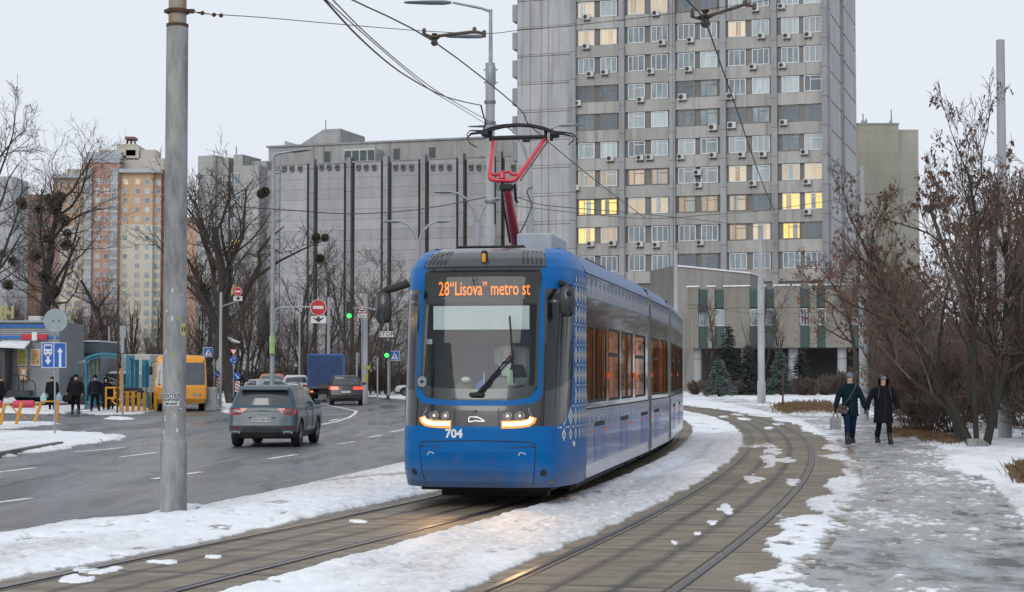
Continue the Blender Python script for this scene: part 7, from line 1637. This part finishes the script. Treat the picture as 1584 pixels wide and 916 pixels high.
kb_('lit_doorway', glow('kiosk_light', (1, .55, .16), 1.0), -8, 558, 10, 590, 1.6, 1.63); kb_('door_frame', SK, 9.5, 557, 12, 604, 1.6, 1.68); kb_('shelf_shadow', SK, -8, 570, 10, 572, 1.63, 1.66); kb_('shelf_shadow', SK, -8, 580, 10, 582, 1.63, 1.66)
kb_('lit_strip', glow('sign_glow', (1, .55, .08), 1.2), -20, 533.5, 20, 536, 1.6, 1.7)
m = MB(); a, b_, c, d = K(4, 527, .1), K(48, 527, .1), K(53, 537, 2.0), K(8, 535, 2.0); m.add([a, b_, c, d, a-Vector((0, 0, .12)), b_-Vector((0, 0, .12)), c-Vector((0, 0, .12)), d-Vector((0, 0, .12))], [(3, 2, 1, 0), (4, 5, 6, 7), (0, 1, 5, 4), (1, 2, 6, 5), (2, 3, 7, 6), (3, 0, 4, 7)]); m.build('snowy_awning', MATS['roof_snow'], k1)
kb_('counter', mat('counter_brown', (.22, .11, .06), rough=.7), -25, 600, 15, 614, .9, 1.9)
m = MB()
for x in (27, 38, 45, 63): m.tube([K(x, 612, 1.2), K(x, 580 if x < 50 else 592, 1.2)], .03, 5)
m.tube([K(27, 580, 1.2), K(45, 580, 1.2), K(63, 592, 1.2)], .03, 5); m.build('step_railing', SK, k1); kb_('steps', SK, 22, 604, 55, 612, .4, 1.4)
q = P(92, 578, 112); k2 = thing('kiosk', 'low dark grey kiosk with a red lettered sign and striped windows behind the bus shelter', 'kiosk', (q.x, 112, ZR)); Yk = 112.; k1_ = k1
def K(x, y, d=0.): return P(x, y, 112.)-k2.location+Vector((0, -d, 0))
def kb2(name, m_, x0, y0, x1, y1, d0, d1, par=None): a, b_ = K(x0, y1), K(x1, y0); m = MB(); m.box(a.x, b_.x, -d1, -d0, a.z, b_.z); return m.build(name, m_, par or k2)
kb2('wall', SID, 90, 546, 156, 614, -5, 0); kb2('fascia', mat('fascia_grey', (.10, .13, .15), (.08, .11, .13), rough=.5), 90, 529, 157, 546, -5, .5); kb2('snow_line', MATS['roof_snow'], 92, 527, 157, 529, -5, .6)
kb2('red_sign', SR, 112, 530.5, 129, 542.5, .5, .62); kb2('red_sign', SR, 90, 529, 109, 541.5, .5, .58)
F = Flat(k2, 112.); o = F.txt('АПТЕКА', 120.5, 536.5, 6.6, mat('sign_lilac', (.45, .42, .75), rough=.4, emit=(.5, .45, .9), es=.4), .64, .62); F.txt('КАВЕ', 103, 535, 6, SW, .6, .7)
for i, x in enumerate((104, 110, 116, 124, 130, 137)): w_ = kb2('striped_window', [mat('strip_yellow', (.5, .42, .12)), mat('strip_pale', (.5, .5, .48)), mat('strip_green', (.25, .38, .15))][i % 3], x, 553, x+4.5, 575, .02, .08)
kb2('awning', mat('awning_snow', (.55, .6, .64)), 100, 540, 113, 548, .5, 1.5); kb2('poster_board', PST[1], 140, 558, 152, 592, .02, .08)
m = MB(); o_ = P(6, 488, 118); 
lt = thing('rooftop_letters', 'pale yellow roof letters behind the grey kiosk at the left edge', 'sign', (o_.x, 118, ZR)); mm = mat('letter_yellow', (.55, .50, .22), (.4, .35, .15), rough=.6, scale=4)
for s_, x in (('І', 2.5), ('Н', 14)): text(s_, 1.05, 'roof_letter', mm, lt, face_cam(P(x, 485, 118)-lt.location), .95, .08, .04)
m = MB(); m.box(-1.2, 1.2, .1, .16, 2, P(0, 495, 118).z+.1); m.build('letter_frame', SK, lt)
# bent yellow barrier posts and the pink rollers between them
Yb = 66.; 
for i, (xb, yb_, xt, yt) in enumerate(((1.5, 660, 7, 624), (25.5, 659, 33.5, 622.5), (53.5, 655, 64, 621.5), (88.5, 653, 90, 618))):
    Y = 5265/(yb_-578); q = P(xb, 578, Y); t = thing('barrier_post', ['leftmost leaning yellow barrier post at the left edge', 'leaning yellow post at the near end of the pink roller', 'most tilted yellow post right of the pink roller', 'upright yellow barrier post right of the lane sign'][i], 'barrier post', (q.x, Y, ZR))
    e = P(xt, yt, Y)-t.location; m = MB(); w = .055; m.loft([[Vector((u*w, v*w*.6, 0)) for u, v in ((-1, -1), (1, -1), (1, 1), (-1, 1))], [e+Vector((u*w, v*w*.6, 0)) for u, v in ((-1, -1), (1, -1), (1, 1), (-1, 1))]]); m.build('post', SO, t)
for lab, pts in (('twisted yellow strip hanging between the left barrier posts', ((7, 625), (16, 627), (24, 636), (33, 642), (41, 647))), ('yellow strip linking the roller to the tilted post', ((51, 631), (57, 625), (64, 622), (78, 621), (90, 622)))):
    o0 = P(*pts[0], Yb-.1); m = MB(); m.tube([P(x, y, Yb-.1)-o0 for x, y in pts], .03, 4); o = m.build('barrier_strip', SO); o.location = o0; tag(o, lab, 'barrier strip')
PK = mat('roller_pink', (.62, .06, .12), (.52, .05, .09), rough=.6, scale=3)
for a, b_, lab in (((-14, 625), (3, 625), 'pink roller barrier cut by the left edge'), ((20.5, 625.5), (53, 625), 'pink roller barrier hanging between two yellow posts')):
    o0 = P(*a, Yb); e = P(*b_, Yb)-o0; m = MB(); u = e.normalized()*.05; m.tube([Vector((0, 0, 0)), u, e-u, e], [.11, .145, .145, .11], 14); o = m.build('roller_barrier', PK, smooth=50); o.location = o0; tag(o, lab, 'barrier')
# stump-like block and leaning post under the trees on the right
q = G(1508, 693); t = thing('concrete_block', 'small grey concrete block with yellow scrawl lying under the many-stemmed tree', 'block', q); m = MB(); m.rbox((0, 0, .10), (.36, .26, .24), .03); m.prism([(.18, 0), (.36, 0), (.30, .12), (.18, .2)], lambda a, b, d: Vector((a, d-.1, b)), .2); m.build('block', CON, t); m = MB(); m.tube([(-.12, -.135, .17), (-.06, -.135, .22), (-.03, -.135, .15), (.03, -.135, .22), (.08, -.135, .16), (.12, -.135, .2)], .010, 4); m.build('yellow_scrawl', MATS['scrap_yellow'], t)
q = G(1484, 686); o = MB(); o.tube([(0, 0, -.05), (-.03, 0, .35), (-.12, 0, .62), (-.25, 0, .78)], [.12, .10, .09, .06], 10); o = o.build('bent_stump', mat('stump_dark', (.03, .035, .035), (.05, .05, .045), rough=.8), smooth=60); o.location = q; tag(o, 'dark curved stump leaning beside the grey concrete block', 'stump')
q = G(1211, 634); o = MB(); o.tube([(0, 0, 0), (.02, 0, 2.1)], [.05, .035], 6); o = o.build('rusty_stake', RUST); o.location = q; tag(o, 'thin rusty stake standing at the end of the dry grass', 'stake')
# ------------------------------------------------------------------ people
SKIN = mat('skin', (.60, .38, .30), (.54, .32, .25), rough=.5, scale=12)
def cloth(name, c, k=.7, sc_=10): return mat(name, c, tuple(v*k for v in c), rough=.85, scale=sc_, bump=.3, spec=.12)
def skinned(name, verts, edges, radii, m, parent, root=0, sub=1):
    me = bpy.data.meshes.new(name); me.from_pydata(verts, edges, []); o = bpy.data.objects.new(name, me); sc.collection.objects.link(o)
    md = o.modifiers.new('skin', 'SKIN'); md.use_smooth_shade = True
    for i, v in enumerate(me.skin_vertices[0].data): v.radius = radii[i] if hasattr(radii[i], '__len__') else (radii[i], radii[i]); v.use_root = (i == root)
    sb = o.modifiers.new('sub', 'SUBSURF'); sb.levels = sb.render_levels = sub
    dg = bpy.context.evaluated_depsgraph_get(); out = bpy.data.meshes.new_from_object(o.evaluated_get(dg)); bpy.data.objects.remove(o)
    out.materials.clear()
    for q in (m if isinstance(m, list) else [m]): out.materials.append(q)
    out.polygons.foreach_set('use_smooth', [True]*len(out.polygons))
    r = bpy.data.objects.new(name, out); sc.collection.objects.link(r); r.parent = parent; return r
def ring(c, rx, ry, n=20, tilt=0): return [Vector((c[0]+rx*math.cos(6.2832*i/n), c[1]+ry*math.sin(6.2832*i/n), c[2])) for i in range(n)]
def person(label, loc, rz=0., s=1., coat=None, legs=None, boots=None, gloves=None, hat=None, hem=.70, wide=.22, arms=None, feet=None, hood=None, hair=None, scarf=None, back=False, quilt=.012, hatkind='beanie', sit=False, group=None):
    t = thing('person', label, 'person', loc, rz, group, s)
    arms = arms or [((-.27, .02, 1.12), (-.29, -.03, .88)), ((.27, .02, 1.12), (.29, -.03, .88))]
    feet = feet or [((-.10, -.03, .50), (-.10, .03, .09)), ((.10, -.02, .50), (.10, .03, .09))]
    V = [(0, 0, .94), (0, 0, 1.12), (0, .0, 1.30), (0, .01, 1.41), (0, 0, 1.49), (0, -.015, 1.575), (0, -.01, 1.64)]; E = [(0, 1), (1, 2), (2, 3), (3, 4), (4, 5), (5, 6)]; Rr = [(.14, .11), (.125, .10), (.13, .09), (.06, .06), (.055, .06), (.078, .095), (.068, .085)]
    for (sx, a) in ((-1, arms[0]), (1, arms[1])):
        i = len(V); V += [(sx*.15, 0.01, 1.355), a[0], a[1]]; E += [(3, i), (i, i+1), (i+1, i+2)]; Rr += [.045, .040, .030]
    if not sit:
        for (sx, a) in ((-1, feet[0]), (1, feet[1])):
            i = len(V); ft = a[1]; V += [(sx*.09, 0, .88), a[0], ft, (ft[0]+sx*.01, ft[1]-.15, ft[2]-.05)]; E += [(0, i), (i, i+1), (i+1, i+2), (i+2, i+3)]; Rr += [.085, .058, .042, .035]
    skinned('body', V, E, Rr, SKIN, t)
    # coat with quilted ridges, sleeves in the same piece
    m = MB(); rings = []; zz = hem
    while zz < 1.40:
        f = (zz-hem)/(1.40-hem); rx = wide*(1.02-.10*math.sin(f*3.1)+.02*f)+(.0 if f < .8 else -(f-.8)*.12)+quilt*abs(math.sin(zz*math.pi/.085)); ry = rx*.66; rings.append(ring((0, .01, zz), rx, ry)); zz += .0283 if quilt else .05
    rings.append(ring((0, .01, 1.425), wide*.68, .11)); rings.append(ring((0, .01, 1.455), .095, .09)); rings.append(ring((0, .01, 1.485), .080, .08)); rings = [ring((0, .01, hem+.01), wide*.93, wide*.6)]+rings; m.loft(rings)
    for sx, a in ((-1, arms[0]), (1, arms[1])):
        p0, p1, p2 = Vector((sx*(wide-.035), .01, 1.375)), Vector(a[0]), Vector(a[1]); pts = []; rr = []
        n = 10
        for k in range(n): pts.append(p0.lerp(p1, k/n)); rr.append(.078-.012*k/n+quilt*.8*abs(math.sin(k*1.4)))
        for k in range(n+1): pts.append(p1.lerp(p2, k/n)); rr.append(.066-.014*k/n+quilt*.8*abs(math.sin(k*1.4)))
        pts = [Vector((sx*(wide-.09), .01, 1.405))]+pts; rr = [.045]+rr
        m.tube(pts, rr, 12)
    m.build('coat', coat, t, smooth=50)
    m = MB(); m.box(-.006, .006, -wide*.66-.012, -wide*.60, hem+.05, 1.40); 
    if not back: m.build('zip', mat('zip_dark', (.01, .012, .014), rough=.5), t)
    if not sit:
        for sx, a in ((-1, feet[0]), (1, feet[1])):
            m = MB(); kn, an = Vector(a[0]), Vector(a[1]); m.tube([Vector((sx*.085, 0, .93)), Vector((sx*.09, 0, .80)), Vector((sx*.09, 0, .80)).lerp(kn, .6), kn, kn.lerp(an, .45), kn.lerp(an, .8)], [.105, .10, .085, .072, .068, .060], 14); m.build('trouser_leg', legs, t, smooth=60)
            m = MB(); dx, dy, dz = an.x, an.y, an.z-.09
            rr = []
            for z, rx, ry, cy in ((.30, .062, .068, 0), (.22, .060, .066, 0), (.13, .058, .066, -.005), (.10, .060, .085, -.03), (.06, .062, .125, -.06), (.02, .060, .135, -.065), (.0, .058, .13, -.065)): rr.append(ring((dx, dy+cy, z+dz), rx, ry, 16))
            m.loft(rr[::-1]); b_ = m.build('boot', boots, t, smooth=60)
            m = MB(); m.loft([ring((dx, dy-.065, dz-.002+z), .063, .138, 16) for z in (0, .028)]); m.build('sole', RUB, b_)
    for sx, a in ((-1, arms[0]), (1, arms[1])):      # gloves with five separate fingers
        w = Vector(a[1]); d = (w-Vector(a[0])).normalized(); sd = Vector((0, 1, 0)); sd = (sd-d*sd.dot(d)).normalized(); nrm = d.cross(sd); m = MB()
        m.loft([[w+d*k+sd*(ry*math.cos(u))+nrm*(rx*math.sin(u)) for u in [6.2832*i/10 for i in range(10)]] for k, rx, ry in ((-.02, .036, .036), (.02, .026, .034), (.06, .022, .043), (.095, .018, .042))])
        for i, (o_, L) in enumerate(((-.032, .058), (-.011, .072), (.011, .07), (.031, .052))):
            b0 = w+d*.085+sd*o_; m.tube([b0, b0+d*L*.5-nrm*sx*.006, b0+d*L*.8-nrm*sx*.022, b0+d*L*.95-nrm*sx*.036], [.0105, .010, .009, .007], 6)
        b0 = w+d*.03-sd*.036; m.tube([b0, b0+d*.03-sd*.022, b0+d*.062-sd*.022], [.013, .011, .008], 6); m.build('glove' if gloves is not SKIN else 'hand', gloves or SKIN, t, smooth=60)
    if not back:
        for sx in (-1, 1): m = MB(); m.ball((sx*.032, -.092, 1.585), (.011, .007, .006), 8, 5); m.build('eye', mat('eye_dark', (.03, .02, .018), rough=.3), t)
        m = MB(); m.loft([[Vector((x, -.088, 1.592)), Vector((-x, -.088, 1.592)), Vector((0, -.096, 1.59))] for x in (.008,)]+[[Vector((.015, -.098, 1.552)), Vector((-.015, -.098, 1.552)), Vector((0, -.122, 1.555))]]); m.build('nose', SKIN, t, smooth=True)
        m = MB(); m.ball((0, -.096, 1.525), (.022, .006, .005), 8, 4); m.build('mouth', mat('lips', (.32, .11, .09), rough=.5), t)
    if hair:
        m = MB(); m.ball((0, .015, 1.615), (.098, .108, .10), 14, 10); m.build('hair', hair, t, smooth=True)
    if hat:
        m = MB(); rr = [ring((0, .004, z), r_, r_*1.12, 18) for z, r_ in ((1.632, .094), (1.632, .102), (1.665, .103), (1.66, .098), (1.70, .090), (1.735, .066), (1.752, .03))]
        m.loft(rr); m.build('knit_hat' if hatkind == 'beanie' else 'cap', hat, t, smooth=60)
    if hood:
        m = MB(); n = 22; rr = []
        for y, k in ((-.075, 1.0), (-.03, 1.08), (.04, 1.05), (.10, .85), (.14, .4)):
            rr.append([Vector((.125*k*math.cos(a), y, 1.585+.150*k*math.sin(a)-.01)) for a in [6.2832*i/n for i in range(n)]])
        m.loft(rr, cap=False); m.add(rr[-1], [tuple(range(n))]); m.build('hood', hood[0], t, smooth=70)
        m = MB(); rg = random.Random(3)
        for i in range(420):
            a = rg.uniform(0, 6.283); p = Vector((.125*math.cos(a), -.078, 1.575+.150*math.sin(a))); d = Vector((math.cos(a), rg.uniform(-1, .3), math.sin(a)))+Vector((rg.gauss(0, .4), 0, rg.gauss(0, .4))); d = d.normalized()*rg.uniform(.02, .045); q = d.orthogonal().normalized()*.005; m.add([p-q, p+q, p+d], [(0, 1, 2)])
        m.build('fur_trim', hood[1], t)
    return t
TEAL = cloth('coat_teal', (.006, .022, .030)); BLKC = cloth('coat_black', (.012, .013, .018)); NAVY = cloth('leggings_navy', (.010, .022, .06)); BLKT = cloth('trousers_black', (.010, .010, .012)); BOOT = mat('boot_black', (.012, .012, .014), rough=.4, scale=8)
GBLK = cloth('glove_black', (.01, .01, .012)); GGRY = cloth('glove_grey', (.12, .13, .14)); HATG = cloth('hat_grey_blue', (.16, .19, .25)); FUR = cloth('fur_dark', (.03, .026, .03))
q = G(1315.5, 690.5); zq = .045
w1 = person('woman in dark teal quilted coat and grey knit hat, carrying a checked tote bag', (q.x, q.y, zq), 0, 1.02, TEAL, NAVY, BOOT, GBLK, HATG, .68, .205,
            [((-.29, .02, 1.14), (-.35, -.03, .90)), ((.30, .02, 1.13), (.34, -.04, .90))], [((-.10, -.14, .50), (-.105, -.17, .10)), ((.08, .04, .50), (.085, .20, .12))])
m = MB(); m.loft([ring((0, -.0, 1.42), .13, .12), ring((0, -.0, 1.465), .118, .112), ring((0, .02, 1.485), .105, .10)], cap=False); m.build('collar', TEAL, w1, smooth=True)
m = MB(); m.tube([(.13, -.08, 1.44), (.05, -.16, 1.28), (-.07, -.165, 1.10), (-.17, -.13, .96)], .010, 5); m.build('shoulder_strap', cloth('strap_grey', (.12, .12, .13)), w1)
tb = thing('shoulder_bag', 'small grey-brown handbag hanging at the hip of the woman in teal', 'handbag', (q.x-.20, q.y-.15, zq+.86)); m = MB(); m.rbox((0, 0, .0), (.23, .09, .20), .025, Matrix.Rotation(R(14), 4, 'Y')); m.build('bag_body', cloth('bag_taupe', (.11, .10, .095)), tb); m = MB(); m.rbox((0, -.01, .055), (.24, .10, .09), .02, Matrix.Rotation(R(14), 4, 'Y')); m.build('flap', cloth('bag_flap', (.08, .075, .07)), tb)
m = MB(); m.rbox((.10, -.06, .02), (.04, .01, .05), .003); m.build('bag_charm', cloth('charm_lilac', (.35, .28, .5)), tb)
tt = thing('tote_bag', 'black and white checked tote bag held by the woman in teal', 'bag', (q.x-.375, q.y-.05, zq+.36))
CHK = mat('zigzag_weave', (.45, .47, .46), (.02, .025, .03), rough=.7); nt = CHK.node_tree; wv = nt.nodes.new('ShaderNodeTexChecker'); wv.inputs['Scale'].default_value = 46; tcn = nt.nodes.new('ShaderNodeTexCoord'); mpn = nt.nodes.new('ShaderNodeMapping'); mpn.inputs['Rotation'].default_value = (0, R(45), 0); mpn.inputs['Location'].default_value = (.003, .003, .003); nt.links.new(tcn.outputs['Object'], mpn.inputs[0]); nt.links.new(mpn.outputs[0], wv.inputs['Vector']); wv.inputs['Color1'].default_value = (.45, .47, .46, 1); wv.inputs['Color2'].default_value = (.02, .025, .03, 1); nt.links.new(wv.outputs[0], nt.nodes['Principled BSDF'].inputs['Base Color'])
m = MB(); m.loft([[Vector((x*w, y*.05, z)) for x, y in ((-1, -1), (1, -1), (1, 1), (-1, 1))] for z, w in ((0, .115), (.02, .125), (.28, .135), (.30, .13))]); m.build('bag_body', CHK, tt)
for y in (-.04, .04): m = MB(); m.tube([(-.06, y, .29), (-.04, y*.8, .40), (0, y*.3, .455), (.04, y*.8, .40), (.06, y, .29)], .008, 5); m.build('handle', cloth('strap_grey', (.12, .12, .13)), tt)
q = G(1367, 690.5)
w2 = person('woman in a long black hooded coat with grey gloves walking on the icy path', (q.x, q.y, .045), R(2), .985, BLKC, BLKT, BOOT, GGRY, cloth('hat_grey', (.20, .21, .24)), .54, .245,
            [((-.36, .02, 1.12), (-.42, -.05, .88)), ((.33, .03, 1.12), (.36, -.02, .90))], [((-.10, .05, .50), (-.12, .18, .13)), ((.11, -.13, .50), (.12, -.17, .10))], hood=(BLKC, FUR), quilt=.007)
for sx in (-1, 1): m = MB(); m.tube([(sx*.13, -.10, 1.42), (sx*.15, -.17, 1.30), (sx*.17, -.16, 1.15)], .014, 5); m.build('rucksack_strap', cloth('strap_slate', (.06, .075, .09)), w2)
# people at the bus stop
DK = cloth('jacket_black', (.015, .016, .019)); NV = cloth('jacket_navy', (.018, .022, .034)); q = P(117, 633, 86)
def man(px, pyb, Y, **k): q = P(px, 578, Y); return (q.x, Y, ZR)
person('man in a black jacket and cap facing the road beside the bus shelter', man(117.5, 0, 84.8), 0, 1.10, DK, BLKT, BOOT, SKIN, cloth('cap_black', (.012, .012, .014)), .80, .27, [((-.33, .02, 1.13), (-.37, -.06, .92)), ((.31, .02, 1.13), (.30, -.02, .90))], [((-.12, -.02, .5), (-.14, .02, .09)), ((.12, 0, .5), (.14, .02, .09))], quilt=0, hatkind='cap')
person('man with a dark rucksack seen from behind inside the blue bus shelter', man(147.5, 0, 88.4), R(180), 1.08, NV, BLKT, BOOT, GBLK, cloth('cap_black', (.012, .012, .014)), .82, .25, feet=[((-.13, 0, .5), (-.19, .02, .09)), ((.13, 0, .5), (.17, .02, .09))], back=False, quilt=0)
person('hooded person in black standing deeper in the bus shelter', man(164, 0, 91), R(20), 1.02, DK, BLKT, BOOT, GBLK, None, .70, .24, hood=(DK, FUR), quilt=0)
person('short person in dark coat at the right end of the bus shelter', man(172, 0, 92.5), R(-20), .93, DK, BLKT, BOOT, GBLK, cloth('cap_black', (.012, .012, .014)), .70, .24, quilt=0)
person('person in black with pale carrier bags behind the lane sign', man(81, 0, 92), R(10), 1.05, DK, BLKT, BOOT, SKIN, None, .80, .25, hair=cloth('hair_dark', (.03, .022, .018)), quilt=0)
for dx, c in ((-.42, (.30, .48, .50)), (.40, (.22, .32, .45))):
    q = P(81, 578, 91.9); o = MB(); o.loft([ring((0, 0, z), w, w*.4, 12) for z, w in ((0, .10), (.05, .17), (.25, .17), (.42, .05), (.50, .02))]); o = o.build('carrier_bag', mat('carrier_%d' % (dx > 0), c, rough=.35)); o.location = (q.x+dx, 91.8, .33); tag(o, 'pale %s carrier bag in the hand of the person behind the lane sign' % ('blue' if dx > 0 else 'green'), 'bag')
person('person in grey stepping past the yellow bus behind the big pole', man(247, 0, 93), R(-60), 1.06, cloth('coat_grey', (.10, .10, .11)), BLKT, BOOT, GBLK, HATG, .78, .24, feet=[((-.1, -.12, .5), (-.12, -.28, .12)), ((.1, .05, .5), (.1, .3, .12))], quilt=0)
person('person in dark clothes at the kiosk door on the left edge', man(1, 0, 96), R(70), 1.05, DK, BLKT, BOOT, GBLK, None, .75, .25, hair=cloth('hair_brown', (.07, .045, .03)), quilt=0)
q = P(127, 578, 84.8); o = MB(); o.rbox((0, 0, .18), (.42, .2, .36), .05); o = o.build('shopping_bag', cloth('bag_black', (.02, .02, .022))); o.location = (q.x-.62, 84.6, .42); tag(o, 'black bag hanging from the hand of the man in the black cap', 'bag')
# the driver behind the windscreen
LW = (Matrix.Translation(tram.location) @ Matrix.Rotation(-TH, 4, 'Z')); dp = LW @ Vector((.24, .98, .50))
HG = cloth('hair_grey', (.42, .40, .37), .8); DRV = cloth('uniform_navy', (.03, .04, .065))
dr = person('grey-haired tram driver in dark jacket looking down behind the windscreen', dp, -TH, .98, DRV, BLKT, BOOT, SKIN, None, .80, .21, [((-.28, -.16, 1.10), (-.22, -.42, 1.08)), ((.28, -.16, 1.10), (.20, -.42, 1.08))], quilt=0, hair=HG, sit=True)
m = MB(); m.prism([(-.09, 1.45), (.09, 1.45), (.03, 1.28), (-.03, 1.28)], lambda a, b, d: Vector((a, -.155+d, b)), .02); m.build('shirt_collar', cloth('shirt_white', (.5, .52, .56)), dr)
